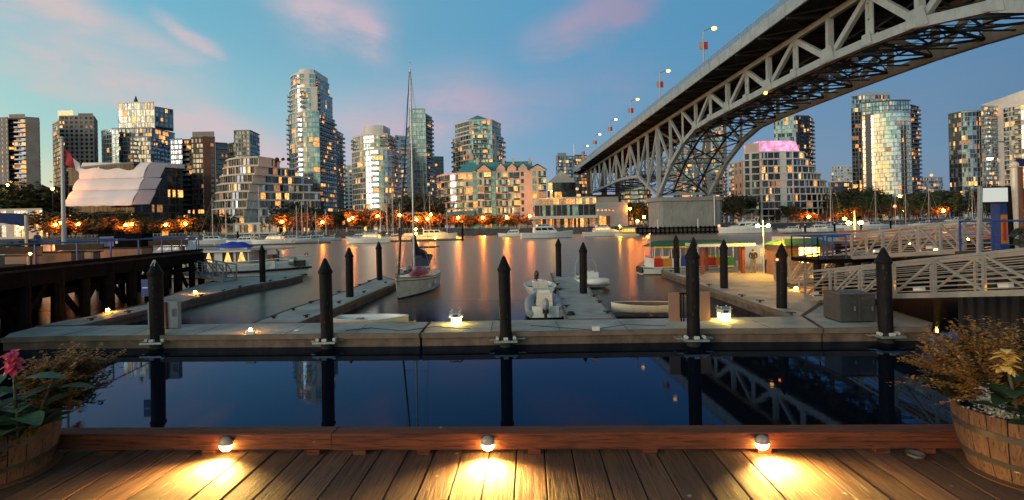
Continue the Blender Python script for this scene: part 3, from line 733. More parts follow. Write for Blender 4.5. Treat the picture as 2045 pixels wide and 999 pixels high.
for px in (1007,1026,1059,955):
    q = MB(); p = pt(px,238); q.box(p.x-.6,p.x+.6,237.4,238.6,zt+2,hz(px,316,238),'peach'); q.build('chimney', b, world=True)
# teal arched entry canopy at its foot
q = MB(); x0, x1 = pt(866,222).x, pt(946,222).x; zc0, zc1 = hz(900,440,222), hz(900,427,222)
q.add([(x0,221,zc0),(x1,221,zc0+.6),(x1,221,zc1),(x0+4,221,zc1-1),(x0,232,zc0),(x1,232,zc0),(x1,232,zc1+2),(x0+4,232,zc1+1)], ((0,1,2,3),(3,2,6,7),(0,3,7,4),(0,4,5,1),(1,5,6,2)), 'teal_roof')
q.build('entry_canopy', b, world=True)
close_building(b)
# restaurant
b = bld('waterfront restaurant with a glowing roof terrace, dark glass upper floor and grey blank wall', 1125, 214, name='restaurant')
x = lambda px: pt(px,214)
section(b, [x(1062),x(1188)], 14, Z0, 1, 4.2, 'dark_frame', .3, 1.8, 'g', lit=.75, seed=73, litm=[('lit_amber',3),('lit_dim',3),('lit_warm',2)], glass=[('glass_black',2),('lit_dim',2)], parapet=0)
q = MB(); q.prism([(x(1055).x,210),(x(1190).x,210),(x(1190).x,214),(x(1055).x,214)], Z0+4.1, Z0+5.3, 'white_conc'); q.build('canopy', b, world=True)
section(b, [x(1066),x(1186)], 12, Z0+5.4, 1, 5.0, 'metal_frame', .25, 2.6, 'g', lit=.1, seed=74, glass=[('glass_black',6),('glass_green',1)], litm=[('lit_warm',1),('lit_dim',2)], parapet=.3)
section(b, [pt(1076,217),pt(1190,217)], 8, Z0+10.6, 1, 2.8, 'white_conc', .2, 1.6, 'g', lit=.85, seed=75, litm=[('lit_warm',3),('lit_amber',2)], glass=[('lit_dim',1)], parapet=.6)
q = MB(); q.prism([(x(1188.5).x,213.5),(x(1252).x,213.5),(x(1256).x,230),(x(1188.5).x,230)], Z0, hz(1220,404,214), 'metal_frame', 'roof_grey')
q.prism([(x(1190).x,217.5),(x(1238).x,217.5),(x(1238).x,228),(x(1190).x,228)], hz(1220,404,214), hz(1220,393,217), 'grey_conc', 'roof_grey'); q.build('blank_wing', b, world=True)
for k in range(5):
    q = MB(); p = at(1194.5+7.6*k, 420, 213.3); q.box(p.x-.45,p.x+.45,213.3,213.45,p.z-.35,p.z+.35,'lit_amber'); q.build('wall_light', b, world=True)
q = MB(); p = at(1207,441,213.3); q.box(p.x-2.2,p.x+.8,213.25,213.45,Z0+.4,p.z+2.2,'lit_amber'); q.box(p.x+.8,p.x+2.6,213.25,213.45,Z0+.2,p.z+2.2,'brick'); q.build('door', b, world=True)
close_building(b)
# background by the bridge end
b = bld('grey distant tower with a flat roof box, left of the bridge end', 1128, 430)
section(b, [pt(1112,430),pt(1150,434)], 16, Z0, nfl(Z0,hz(1130,313,430),3.2), 3.2, 'grey_conc', .9, 3.2, 'gbg', lit=.18, seed=76); cap(b,[pt(1116,434),pt(1133,434)],10,hz(1130,313,430),hz(1125,304,430)); close_building(b)
b = bld('dark tower with bright lights on top just above the bridge end', 1165, 470)
section(b, [pt(1150,470),pt(1174,474)], 16, Z0, nfl(Z0,hz(1165,312,470),3.2), 3.2, 'dark_frame', .8, 3.2, 'g', lit=.6, seed=77); q = MB(); p = pt(1149,470); q.tube([(p.x,p.y,60),(p.x,p.y,hz(1149,288,470))], .5, 'mast_white', 6); q.build('antenna', b, world=True); close_building(b)
b = bld('pale gabled hall with dark windows between the peach building and the bridge end', 1120, 262, name='hall')
section(b, [pt(1094,262),pt(1150,262)], 16, Z0, 5, (hz(1120,365,262)-Z0)/5, 'dark_frame', .6, 2.8, 'g', lit=.22, seed=78, glass=[('glass_dark',1)], parapet=0)
q = MB(); p0, p1, p2 = pt(1094,262), pt(1122,262), pt(1150,262); zb = hz(1120,365,262); zg = hz(1122,341,262)
q.add([(p0.x,261.5,zb),(p2.x,261.5,zb),(p1.x,261.5,zg),(p0.x,278,zb),(p2.x,278,zb),(p1.x,278,zg)], ((0,1,2),(0,2,5,3),(1,4,5,2)), 'cream'); q.build('gable_roof', b, world=True); close_building(b)
# towers seen through the bridge truss
for (xa, xb, yt, Yd, m_, sd, lab) in ((1240,1300,372,330,'brick',80,'brick block seen under the low bridge span'),(1345,1398,300,380,'metal_frame',81,'pale glass tower seen through the left part of the bridge arch'),
        (1402,1452,250,400,'white_conc',82,'white and blue tower seen through the bridge arch above the pier'),(1456,1478,330,360,'grey_conc',83,'grey slab seen through the arch beside the pink-crowned building')):
    b = bld(lab, (xa+xb)/2, Yd)
    section(b, [pt(xa,Yd),pt(xb-8,Yd-2),pt(xb,Yd+10)], 14, Z0, nfl(Z0,hz((xa+xb)/2,yt,Yd),3), 3.0, m_, .7, 3.0, ['gbg','gb'], lit=.3, seed=sd); close_building(b)
# pink-crowned building
b = bld('curved cream apartment building with a pink-lit crown and storeys stepping out to the right', 1570, 232, name='apartment_block')
Y = 232; zt = hz(1550,306,Y); n = 10; fh = (zt-Z0)/n
G4 = [('glass_dark',5),('glass_black',5),('glass_blue',1)]
section(b, [pt(1467,240),pt(1484,234)], 16, Z0+3, n-2, fh, 'peach', 1.5, 3.2, 'W', lit=.1, seed=84, glass=G4)
rr = [1672,1672,1670,1668,1660,1650,1638,1626,1612,1600]
z = Z0
for i in range(n):
    fr = [pt(1484,233),pt(1519,231),pt(1521,229),pt(1582,229)]+arc(pt(1584,229),pt(rr[i],243+.0*i),3,5)
    z = section(b, fr, 9, z, 1, fh, 'white_conc', .45, 3.3, ['wbb','s','gbbs','s','g','g','b','g','g'], lit=.14 if i not in (0,9) else .06, seed=90+i, glass=G4, prd=.7, parapet=.5 if i > 2 else .35, bald=1.9)
q = MB()
xa, xb = pt(1496,233), pt(1596,233)
fr = [pt(1518,233),pt(1575,233)]+arc(pt(1576,233),pt(1602,240),1,3)
q2 = [(p.x,p.y) for p in fr]+[(fr[-1].x,248),(fr[0].x,248)]
ztop = hz(1550,282,235)
n_ = len(q2); cx_ = sum(p[0] for p in q2)/n_
vs = [(x_,y_,z) for x_,y_ in q2]+[(cx_+(x_-cx_)*.80 if x_ > cx_ else x_, y_+(1.0 if y_ < 245 else 0), ztop) for x_,y_ in q2]
q.add(vs, [(i,(i+1)%n_,n_+(i+1)%n_,n_+i) for i in range(n_)]+[tuple(range(n_,2*n_))], 'lit_pink'); q.build('lit_crown', b, world=True)
cap(b, [pt(1490,234),pt(1517.5,233.5)], 12, z, hz(1500,287,235), 'peach', 'stair_tower'); close_building(b)
b = bld('dark glass tower rising directly behind the pink crown', 1587, 350)
section(b, [pt(1548,352),pt(1592,348)], 14, Z0, nfl(Z0,hz(1570,238,350),3), 3.0, 'metal_frame', .4, 2.6, 'g', lit=.16, seed=100, glass=[('glass_pale',3),('glass_blue',3),('glass_dark',2)])
section(b, [pt(1592.3,348),pt(1618,350),pt(1626,362)], 10, Z0, nfl(Z0,hz(1600,232,350),3), 3.0, 'dark_frame', .5, 2.8, 'gb', lit=.35, seed=101, glass=[('glass_black',1)]); close_building(b)
b = bld('pale distant towers left of the golden glass tower', 1682, 520)
section(b, [pt(1661,520),pt(1704,520)], 16, Z0, nfl(Z0,hz(1680,332,520),3.3), 3.3, 'white_conc', 1.0, 3.4, 'wg', lit=.25, seed=102); close_building(b)
b = bld('dark lit low-rise in front of the pale distant towers, right of the pink-crowned building', 1680, 330)
section(b, [pt(1655,330),pt(1702,330)], 16, Z0, 8, 3.3, 'dark_frame', .8, 3.2, 'gb', lit=.4, seed=103, glass=[('glass_dark',1)]); close_building(b)
# golden glass tower
b = bld('grey-blue glass tower standing just behind and left of the golden tower', 1735, 350)
section(b, [pt(1703,352),pt(1745,350),pt(1782,352)], 12, Z0, nfl(Z0,hz(1735,192,350),3), 3.0, 'metal_frame', .4, 2.5, 'g', lit=.16, seed=104, glass=[('glass_blue',3),('glass_pale',2),('glass_dark',3)]); cap(b,[pt(1722,355),pt(1778,355)],8,hz(1735,192,350),hz(1750,184,355),'metal_frame'); close_building(b)
b = bld('broad tower of golden reflecting glass with a curved front and dark balcony edge', 1780, 330)
Y = 330; z1 = hz(1780,204,Y); n = nfl(Z0,z1,2.95); fh = (z1-Z0)/n
GG = [('glass_gold',7),('glass_pale',2),('glass_blue',1)]
section(b, [pt(1722,334),pt(1748,328)], 16, Z0, n-3, fh, 'dark_frame', .3, 2.2, ['gsg'], lit=.06, seed=105, glass=GG, mull=.9)
section(b, arc(pt(1748.3,328),pt(1822,326),4,10), 14, Z0, n-3, fh, 'metal_frame', .3, 1.7, 'g', lit=.05, seed=106, glass=GG, mull=.12)
section(b, arc(pt(1724,333),pt(1822,328),3,8), 12, Z0+(n-3)*fh, 3, fh, 'dark_frame', .3, 2.6, 'g', lit=.1, seed=107, glass=[('glass_pale',2),('glass_blue',3),('glass_gold',1)], mull=.3)
section(b, [pt(1822.3,329),pt(1838,336)], 12, Z0, n-1, fh, 'dark_frame', .4, 2.8, 'b', lit=.28, seed=108, glass=[('glass_black',2),('glass_dark',2)], balm='metal_frame')
close_building(b)
b = bld('small far blue tower with a bright light on its roof', 1862, 520)
section(b, [pt(1840,520),pt(1884,522)], 16, Z0, nfl(Z0,hz(1860,354,520),3.2), 3.2, 'metal_frame', .6, 3.0, 'g', lit=.18, seed=109, glass=[('glass_blue',3),('glass_dark',3)]); q = MB(); p = at(1860,350,522); q.sphere((p.x,p.y,p.z),1.6,'lit_pale',8,5); q.build('roof_light', b, world=True); close_building(b)
# right twin towers
b = bld('dark blue glass tower, left one of the twin towers at the right edge', 1945, 300)
Y = 300; z1 = hz(1940,225,Y); n = nfl(Z0,z1,2.95); fh = (z1-Z0)/n
section(b, [pt(1897,306),pt(1922,300)], 14, Z0, n, fh, 'dark_frame', .35, 2.2, 'g', lit=.16, seed=110, glass=[('glass_dark',4),('glass_blue',2)])
section(b, arc(pt(1922.3,300),pt(1962,300),2,5), 14, Z0, n, fh, 'metal_frame', .35, 2.6, 'g', lit=.14, seed=111, glass=[('glass_dark',3),('glass_blue',4)])
section(b, [pt(1962.3,297),pt(1995,300)], 14, Z0, n+1, fh, 'metal_frame', .45, 2.8, 'gb', lit=.14, seed=112, glass=[('glass_blue',4),('glass_pale',2),('glass_dark',1)])
cap(b, [pt(1925,306),pt(1960,306)], 8, z1, z1+3, 'metal_frame'); close_building(b)
b = bld('pale curved tower with slanting roof, right one of the twin towers at the right edge', 2030, 290)
z1 = hz(2020,212,290); n = nfl(Z0,z1,2.95); fh = (z1-Z0)/n
fr = arc(pt(1996,300),pt(2110,280),4,9)
section(b, fr, 12, Z0, n, fh, 'white_conc', .5, 2.9, ['s','g','g','b','g','g','b','g','g'], lit=.13, seed=113, glass=[('glass_blue',3),('glass_pale',3),('glass_dark',3)])
q = MB(); m_ = len(fr); zz_ = [z1+6+6*i/(m_-1) for i in range(m_)]
q.prism([(p.x,p.y+.2) for p in fr]+[(fr[-1].x,292),(fr[0].x,310)], z1, zz_+[z1+12, z1+6], 'white_conc'); q.build('slanting_roof_screen', b, world=True); close_building(b)
# left low townhouses and white pavilion
b = bld('row of low grey townhouses with a scalloped dark roof at the far left', 60, 262, name='townhouse_block')
section(b, [pt(-60,262),pt(126,262)], 14, Z0, 4, (hz(60,398,262)-Z0)/4, 'grey_conc', 1.0, 4.2, 'gg', lit=.3, seed=120, glass=[('glass_dark',1)], parapet=0)
for k in range(7):
    p = pt(-36+26*k, 261); z_ = hz(60,398,262); q = MB()
    q.add([(p.x-3.6,260.6,z_),(p.x+3.6,260.6,z_),(p.x+1.4,260.6,z_+3.2),(p.x-1.4,260.6,z_+3.2),(p.x-3.6,272,z_),(p.x+3.6,272,z_),(p.x+1.4,272,z_+3.2),(p.x-1.4,272,z_+3.2)], ((0,1,2,3),(0,3,7,4),(1,5,6,2),(3,2,6,7)), 'roof_grey'); q.build('roof_hood', b, world=True)
close_building(b)
b = bld('white waterfront pavilion with lit windows behind the blue awning', 50, 226, name='pavilion')
section(b, [pt(-60,226),pt(84,226)], 10, Z0, 2, (hz(50,420,226)-Z0)/2, 'cream', 1.1, 3.6, 'ggs', lit=.75, seed=121, litm=[('lit_warm',2),('lit_pale',1),('lit_amber',2)]); close_building(b)
b = bld('low cream garden building at the foot of the terraced building', 400, 224, name='pavilion')
section(b, [pt(384,224),pt(428,224)], 6, Z0, 1, 4.2, 'cream', 1.2, 3.6, 'sWs', lit=.0, seed=122); close_building(b)
b = bld('low white arcade in front of the terraced building', 490, 222, name='pavilion')
section(b, [pt(440,222),pt(552,222)], 8, Z0, 1, 4.6, 'white_conc', .9, 3.0, 'ggw', lit=.2, seed=123, glass=[('glass_dark',1),('glass_blue',1)]); close_building(b)
# ---------------------------------------------------------------- the bridge
AX = -0.0239                                # the bridge runs along (AX, 1)
AV = Vector((AX, 1, 0))
def BP(X, Yb, Z): return Vector((X + AX*Yb, Yb, Z))
br = thing('truss_bridge', 'long grey steel deck-truss bridge arching over the right half of the water', 'bridge', BP(66,169,0))
def bb(name, fn, parent=None):
    q = MB(); fn(q); return q.build(name, parent or br, world=True)
XL, XR, ZT = 57.7, 76.0, 39.0
ytop = 329.0
# deck
q = MB()
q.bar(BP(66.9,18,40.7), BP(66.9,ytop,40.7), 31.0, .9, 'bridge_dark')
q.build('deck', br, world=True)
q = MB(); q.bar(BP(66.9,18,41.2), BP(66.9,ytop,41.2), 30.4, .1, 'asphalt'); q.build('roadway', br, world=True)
for sx, X0 in ((-1, 51.1), (1, 82.7)):
    q = MB(); q.bar(BP(X0,18,41.0), BP(X0,ytop,41.0), .35, 2.3, 'bridge_steel')
    for k in range(18, 329, 5): q.bar(BP(X0-.22*sx*-1 if sx > 0 else X0-.22,k,39.9), BP(X0-.22 if sx < 0 else X0+.22,k,42.1), .22, .16, 'bridge_steel')
    q.build('edge_girder', br, world=True)
    q = MB()
    for z in (42.45, 42.75, 43.05, 43.4): q.bar(BP(X0,18,z), BP(X0,ytop,z), .09, .07 if z < 43.3 else .14, 'bridge_steel')
    for k in range(36, 660): 
        if k % 2 == 0: q.bar(BP(X0,k/2,42.1), BP(X0,k/2,43.4), .16 if k % 10 == 0 else .07, .1, 'bridge_steel')
    q.build('railing', br, world=True)
# floor beams and stringers under the deck
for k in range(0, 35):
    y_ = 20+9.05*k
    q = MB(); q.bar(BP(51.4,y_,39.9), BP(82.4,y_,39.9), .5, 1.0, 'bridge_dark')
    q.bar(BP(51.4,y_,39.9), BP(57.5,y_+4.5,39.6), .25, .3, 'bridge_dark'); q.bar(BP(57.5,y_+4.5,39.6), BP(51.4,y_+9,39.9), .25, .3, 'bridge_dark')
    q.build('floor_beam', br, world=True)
# truss: bottom chord nodes (Y, Z) measured along the left truss
near = [(34,13.6),(43,22.5),(52.9,26.8),(64.1,30.2)]
BN = [(24,22),(34,13.4),(44,23.2),(54,28.0),(64.1,30.4),(72.8,31.2),(81.6,31.7),(91,31.9),(100.1,32.0),(109,32.0),(118.2,32.0),(128,31.9),(137.6,31.4),(147.6,28.7),(158.3,23.3),(171,13.6),
      (183,18.2),(195.1,23.4),(207.5,24.2),(220.5,24.9),(233,24.9),(246,24.6),(259,24.4),(272,24.2),(285,24.0),(297,23.8)]
def bz(y):
    for (a, za), (c_, zc) in zip(BN, BN[1:]):
        if a <= y <= c_: return za+(zc-za)*(y-a)/(c_-a)
    return BN[-1][1]
def member(name, a, c_, w_, h_, m, lattice=False, up=(0,0,1)):
    q = MB()
    if not lattice: q.bar(a, c_, w_, h_, m, up)
    else:       # two channels tied by batten plates
        d = AV.normalized()*(h_/2-.12)
        for s in (-1, 1): q.bar(Vector(a)+d*s, Vector(c_)+d*s, w_, .22, m, up)
        L = (Vector(c_)-Vector(a)); n = max(2, int(L.length/1.9))
        for i in range(n):
            p = Vector(a)+L*(i+.5)/n; u = L.normalized()*.35; q.bar(p-u, p+u, w_*.55, h_-.3, m, up)
    return q.build(name, br, world=True)
NY = [p[0] for p in BN]
# which bottom nodes gather two diagonals
major_b = {24, 44, 64.1, 81.6, 100.1, 118.2, 137.6, 195.1, 220.5, 246, 272, 297}
for X_ in (XL, XR):
    left = X_ == XL; st = 'bridge_steel'
    q = MB(); q.bar(BP(X_,18,ZT), BP(X_,ytop-4,ZT), .8, 1.0, st); q.build('top_chord', br, world=True)
    for (a, za), (c_, zc) in zip(BN, BN[1:]):
        member('bottom_chord', BP(X_,a-.25,za), BP(X_,c_+.25,zc), 1.1, 1.35 if a < 165 else 1.0, st)
    for i, (y_, z_) in enumerate(BN):
        lat = (y_ not in major_b) and 60 < y_ < 150
        if y_ < 30: continue
        w_ = 1.0 if y_ < 130 else .8
        if y_ in (34, 171): w_ = 1.5
        member('vertical_post', BP(X_,y_,z_), BP(X_,y_,ZT-.3), .7, w_, st, lattice=lat)
        # gusset plates
        if 30 < y_ < 175:
            g_ = 1.9 if y_ in major_b else 1.2
            qq = MB(); e = .62
            for s in (-1, 1):
                x_ = X_+s*e
                z2 = bz(y_-g_), bz(y_+g_)
                P = [BP(x_,y_-g_,z2[0]-.5), BP(x_,y_+g_,z2[1]-.5), BP(x_,y_+g_*.62,z_+g_*1.0), BP(x_,y_-g_*.62,z_+g_*1.0)]
                Q = [p+Vector((.05*s,0,0)) for p in P]
                qq.add(P+Q, ((0,1,2,3),(7,6,5,4),(0,4,5,1),(1,5,6,2),(2,6,7,3),(3,7,4,0)), st)
            qq.bar(BP(X_-.6,y_,z_+.2), BP(X_+.6,y_,z_+.2), 1.0, 1.0, st)
            qq.build('gusset_plate', br, world=True)
    for i in range(len(BN)-1):
        (a, za), (c_, zc) = BN[i], BN[i+1]
        if a < 34: continue
        if a in (34,): A_, B_ = BP(X_,c_,zc), BP(X_,a,ZT-.4)
        elif c_ == 171 or c_ == 158.3 or c_ == 147.6: A_, B_ = BP(X_,a,za), BP(X_,c_,ZT-.4)
        elif a == 171: A_, B_ = BP(X_,c_,zc), BP(X_,a,ZT-.4)
        elif a == 183: A_, B_ = BP(X_,c_,zc), BP(X_,a,ZT-.4)
        elif a in major_b: A_, B_ = BP(X_,a,za), BP(X_,c_,ZT-.4)
        elif c_ in major_b: A_, B_ = BP(X_,c_,zc), BP(X_,a,ZT-.4)
        else: continue
        member('diagonal_brace', A_, B_, .7, .95 if a < 130 else .75, st, up=AV)
# sway frames between the trusses, bottom lateral bracing
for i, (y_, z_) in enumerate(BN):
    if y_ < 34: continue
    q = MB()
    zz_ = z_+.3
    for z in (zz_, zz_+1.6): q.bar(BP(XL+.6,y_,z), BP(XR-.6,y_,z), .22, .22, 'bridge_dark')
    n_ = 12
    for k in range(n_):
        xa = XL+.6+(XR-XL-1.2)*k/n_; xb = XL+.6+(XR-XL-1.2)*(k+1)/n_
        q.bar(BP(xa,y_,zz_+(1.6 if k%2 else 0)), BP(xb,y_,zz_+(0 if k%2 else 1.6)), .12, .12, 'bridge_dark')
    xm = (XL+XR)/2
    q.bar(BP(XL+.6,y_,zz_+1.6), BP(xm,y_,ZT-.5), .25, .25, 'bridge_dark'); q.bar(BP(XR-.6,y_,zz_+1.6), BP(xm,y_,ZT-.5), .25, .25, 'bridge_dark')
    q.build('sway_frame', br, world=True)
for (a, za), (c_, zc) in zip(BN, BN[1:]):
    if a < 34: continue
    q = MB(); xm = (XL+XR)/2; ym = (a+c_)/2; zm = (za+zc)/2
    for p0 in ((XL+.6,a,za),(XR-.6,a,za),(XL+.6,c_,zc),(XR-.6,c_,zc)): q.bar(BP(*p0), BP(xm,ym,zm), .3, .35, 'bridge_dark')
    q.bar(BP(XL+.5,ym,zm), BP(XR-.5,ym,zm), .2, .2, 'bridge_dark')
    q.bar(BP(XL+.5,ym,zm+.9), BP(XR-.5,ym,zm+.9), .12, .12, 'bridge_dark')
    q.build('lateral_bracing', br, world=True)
for X_ in (XL+5, XR-5):                     # inspection walkways
    q = MB()
    for (a, za), (c_, zc) in zip(BN, BN[1:]):
        if 34 <= a < 170:
            q.bar(BP(X_,a,za+1.0), BP(X_,c_,zc+1.0), .7, .12, 'bridge_dark'); q.bar(BP(X_-.3,a,za+2.0), BP(X_-.3,c_,zc+2.0), .08, .08, 'bridge_dark'); q.bar(BP(X_+.3,a,za+2.0), BP(X_+.3,c_,zc+2.0), .08, .08, 'bridge_dark')
    q.build('walkway', br, world=True)
# cross frame standing on the pier between the two legs
q = MB(); zf = 14.2
q.bar(BP(XL,171,zf), BP(XR,171,zf), .8, .9, 'bridge_steel'); q.build('pier_strut', br, world=True)
for (xa, za, xb, zb) in ((XL,14.5,XR,25.5),(XR,14.5,XL,25.5),(XL,26,XR,37.5),(XR,26,XL,37.5)):
    member('cross_brace', BP(xa,171.4,za), BP(xb,171.4,zb), .5, .6, 'bridge_steel')
q = MB(); q.bar(BP(XL,171.4,25.8), BP(XR,171.4,25.8), .6, .7, 'bridge_steel'); q.build('pier_strut', br, world=True)
# far end bent: brown concrete tower and columns
q = MB()
for X_ in (57.7, 67, 76):
    q.bar(BP(X_,303,2.6), BP(X_,303,38), 3.2, 2.4, 'bridge_rust', up=AV)
q.bar(BP(55.5,303,38), BP(79,303,38), 3.0, 2.0, 'bridge_rust'); q.bar(BP(56,303,22), BP(78,303,22), 1.4, 1.6, 'bridge_rust')
q.build('end_bent', br, world=True)
q = MB(); q.bar(BP(51,300,39.2), BP(51,310,39.2), 1.2, 1.6, 'grey_conc'); q.bar(BP(51.1,301,41), BP(55,301,41), 2, 3, 'grey_conc'); q.build('abutment_block', br, world=True)
# street lamps along the near edge of the bridge, with paired banners
lamp_y = [52.0, 84.0, 117.0, 149.0, 182.5, 217.0, 252.0, 288.0]
names_ = ['nearest', 'second nearest','third nearest','fourth','fifth','sixth','seventh','farthest']
proto = None
for k, y_ in enumerate(lamp_y[2:]):
    nm = ['with the biggest banners, nearest the viewer','second from the viewer','third from the viewer','fourth from the viewer','fifth from the viewer','farthest, above the bridge end'][k]
    p = BP(51.3, y_, 42.1)
    if proto is None:
        t = thing('street_lamp', '', 'lamp', p, group='street lamps on the bridge')
        q = MB(); q.tube([(0,0,0),(0,0,9.4)], [.24,.16], 'galv', 8); q.build('pole', t)
        q = MB(); q.tube([(0,0,9.1),(1.2,0,9.7),(2.6,0,9.9)], .12, 'galv', 6); q.build('arm', t)
        q = MB(); q.sphere((2.75,0,9.82), .62, 'lamp_bridge', 10, 6, (1.1,.8,.7)); q.build('lamp_head', t)
        for s, m_ in ((-1,'paint_orange'),(1,'paint_red')):
            q = MB(); q.box(min(.15*s,1.1*s),max(.15*s,1.1*s),-.03,.03,4.6,6.5,'banner_pink' if s < 0 else 'flag_red'); q.box(min(.1*s,1.15*s),max(.1*s,1.15*s),-.03,.03,6.5,6.56,'galv'); q.build('banner', t)
        proto = t
    else: t = copy_tree(proto, loc=p)
    t['label'] = 'bridge street lamp with paired banners, '+nm
t = thing('navigation_light', 'small orange light on the bridge bottom chord over the channel', 'light', BP(XL-.8,100.1,31.0))
q = MB(); q.sphere((0,0,0), .38, 'lamp_bridge', 8, 5); q.build('lens', t); q = MB(); q.box(-.1,.5,-.15,.15,.3,.5,'bridge_dark'); q.build('bracket', t)
# bus on the bridge
t = thing('city_bus', 'grey bus roof showing above the bridge railing', 'bus', BP(57,186,41.3), .024)
q = MB(); q.box(-1.3,1.3,-6,6,.5,3.1,'white_conc'); q.box(-1.1,1.1,-5,2,3.1,3.4,'grey_conc'); q.build('body', t)
q = MB(); q.box(-1.34,-1.31,-5.6,5.6,1.5,2.6,'boat_glass'); q.box(-1.1,1.1,-6.04,-6.01,1.4,2.8,'boat_glass'); q.build('window', t)
for y_ in (-4,3.6):
    for s in (-1.15,1.15): q = MB(); q.tube([(s-.15,y_,.5),(s+.15,y_,.5)], .5, 'black_plastic', 12); q.build('wheel', t)
# pier
pv = thing('bridge_pier', 'massive oblong concrete pier with rounded ends carrying the bridge arch', 'pier', BP(66.9,171,0))
xc, hw, hd = 66.9, 8.9, 5.5
def stad(hw, hd, n=8):
    return [( hw+hd*.62*math.cos(R(a)), hd*math.sin(R(a))) for a in range(-90,91,180//n)] + [(-hw+hd*.62*math.cos(R(a)), hd*math.sin(R(a))) for a in range(90,271,180//n)]
q = MB(); q.prism(stad(9.4,5.5), -3, 11.4, 'conc_pier'); q.prism(stad(9.9,6.0), 11.42, 12.8, 'conc_pier')
q.build('shaft', pv)
for s in (-9.15, 9.15): q = MB(); q.box(s-1.2,s+1.2,-1.2,1.2,12.8,13.3,'conc_pier'); q.build('bearing', pv)
q = MB(); q.tube([(8.2,-6.1,0),(8.2,-6.1,13)], .25, 'galv', 6); q.build('drain_pipe', pv)
fd = thing('pier_fender', 'dark timber fender wall along the foot of the concrete bridge pier', 'fender', (48,158,0))
q = MB()
xa, xb = pt(1225,158).x, pt(1500,158).x
q.box(xa,xb,157.6,158.4,-1,2.4,'seawall'); q.box(xa,xb,157.2,157.6,1.9,2.3,'trestle_timber'); q.box(xa,xb,157.2,157.6,.5,.8,'trestle_timber')
for i in range(int((xb-xa)/1.5)): q.box(xa+1.5*i,xa+1.5*i+.35,157.3,157.6,-1,2.6,'trestle_timber')
q.build('timber_wall', fd, world=True)
for px in (1312,1392): 
    q = MB(); p = pt(px,157); q.tube([(p.x,157,2),(p.x,157,5)], .22, 'rail_white', 6); q.build('marker_post', fd, world=True)
for (px, py, Yd, mt, nm, rad) in ((1436,451,157,'lamp_red','orange-red warning light at the right end of the pier fender',.35),(1294,473,80,'lamp_red','small orange buoy light on the water left of the rainbow ferry',.3)):
    p = at(px,py,Yd); t = thing('warning_light', nm, 'light', (p.x,p.y,0)); q = MB(); q.sphere((0,0,p.z), rad, mt, 8, 5); q.build('lens', t)
    q = MB(); q.tube([(0,0,0),(0,0,p.z-rad)], .07 if Yd > 100 else .06, 'galv', 6); q.build('post', t)
# ---------------------------------------------------------------- shore lamps
LAMPS = [(15,370,'y'),(43,455,'o'),(105,377,'o'),(111,449,'o'),(121,445,'o'),(156,448,'o'),(251,450,'o'),(263,448,'o'),(331,449,'o'),(370,447,'o'),(563,443,'o'),(644,444,'o'),(697,439,'o'),(704,435,'o'),(754,432,'o'),(765,442,'y'),(798,430,'o'),(832,439,'o'),(854,437,'o'),(860,429,'o'),(915,435,'o'),(964,435,'o'),(1012,434,'o'),(1058,432,'o'),
 (1258,417,'o'),(1273,442,'o'),(1286,434,'o'),(1615,433,'o'),(1687,437,'o'),(1700,424,'y'),(1736,396,'o'),(1787,412,'r'),(1804,419,'y'),(1797,392,'o'),(1884,421,'o'),(1889,394,'y')]
protos = {}
for px, py, k in sorted(LAMPS):
    Yd = 213 + (12 if k == 'y' else 0) + (20 if py < 400 else 0)
    p = at(px, py, Yd); H = p.z-2.62
    lm, o_ = spot(px, 'lamp')
    if k not in protos:
        t = thing('street_lamp', '', 'lamp', (p.x,p.y,2.62), group='street lamps along the far promenade')
        q = MB(); q.tube([(0,0,0),(0,0,.92)], .012, 'dark_frame', 6); po = q.build('pole', t)
        q = MB(); q.sphere((0,0,.0), .70, {'o':'lamp_orange','y':'lamp_yellow','r':'lamp_red'}[k], 10, 6, (.8,.8,.8)); q.build('globe', t)
        q = MB(); q.tube([(0,0,-.75),(0,0,-.5)], .2, 'dark_frame', 6); q.build('collar', t)
        protos[k] = t
    else: t = copy_tree(protos[k])
    t.location = (p.x, p.y, 2.62)
    for ch in t.children:
        if ch.name.startswith('pole'): ch.scale = (7,7,H/ .92*.9)
        else: ch.location = (0,0,H)
    col_ = {'o':'orange','y':'yellow','r':'red'}[k]
    t['label'] = f'{col_} street lamp near the {lm}, {o_} from left'
# ---------------------------------------------------------------- trees
def leafmesh(seed, lobes, nleaf, size, m, squash=.8):
    r = random.Random(seed); q = MB(); L = []
    for i in range(lobes):
        a = r.random()*6.283; rr = r.random()**.6*.62; h = .42+.5*r.random()
        L.append((rr*math.cos(a)*(1.15-.5*h), rr*math.sin(a)*(1.15-.5*h), h, r.uniform(.16,.30)))
    for i in range(nleaf):
        cx_, cy_, cz_, rad = r.choice(L)
        d = Vector((r.gauss(0,1), r.gauss(0,1), r.gauss(0,1)*squash)); d.normalize(); d *= rad*r.uniform(.55,1.08)
        p = Vector((cx_,cy_,cz_))+d
        n = (d.normalized()+Vector((r.gauss(0,.6),r.gauss(0,.6),r.gauss(0,.6)+.3))).normalized()
        t = n.cross(Vector((0,0,1))); t = t.normalized() if t.length > .1 else Vector((1,0,0)); b_ = n.cross(t); s = size*r.uniform(.5,1.4)
        q.add([p-t*s, p+b_*s*.6, p+t*s, p-b_*s*.6+n*s*.3], ((0,1,2,3),), m)
    return q
TREE = {}
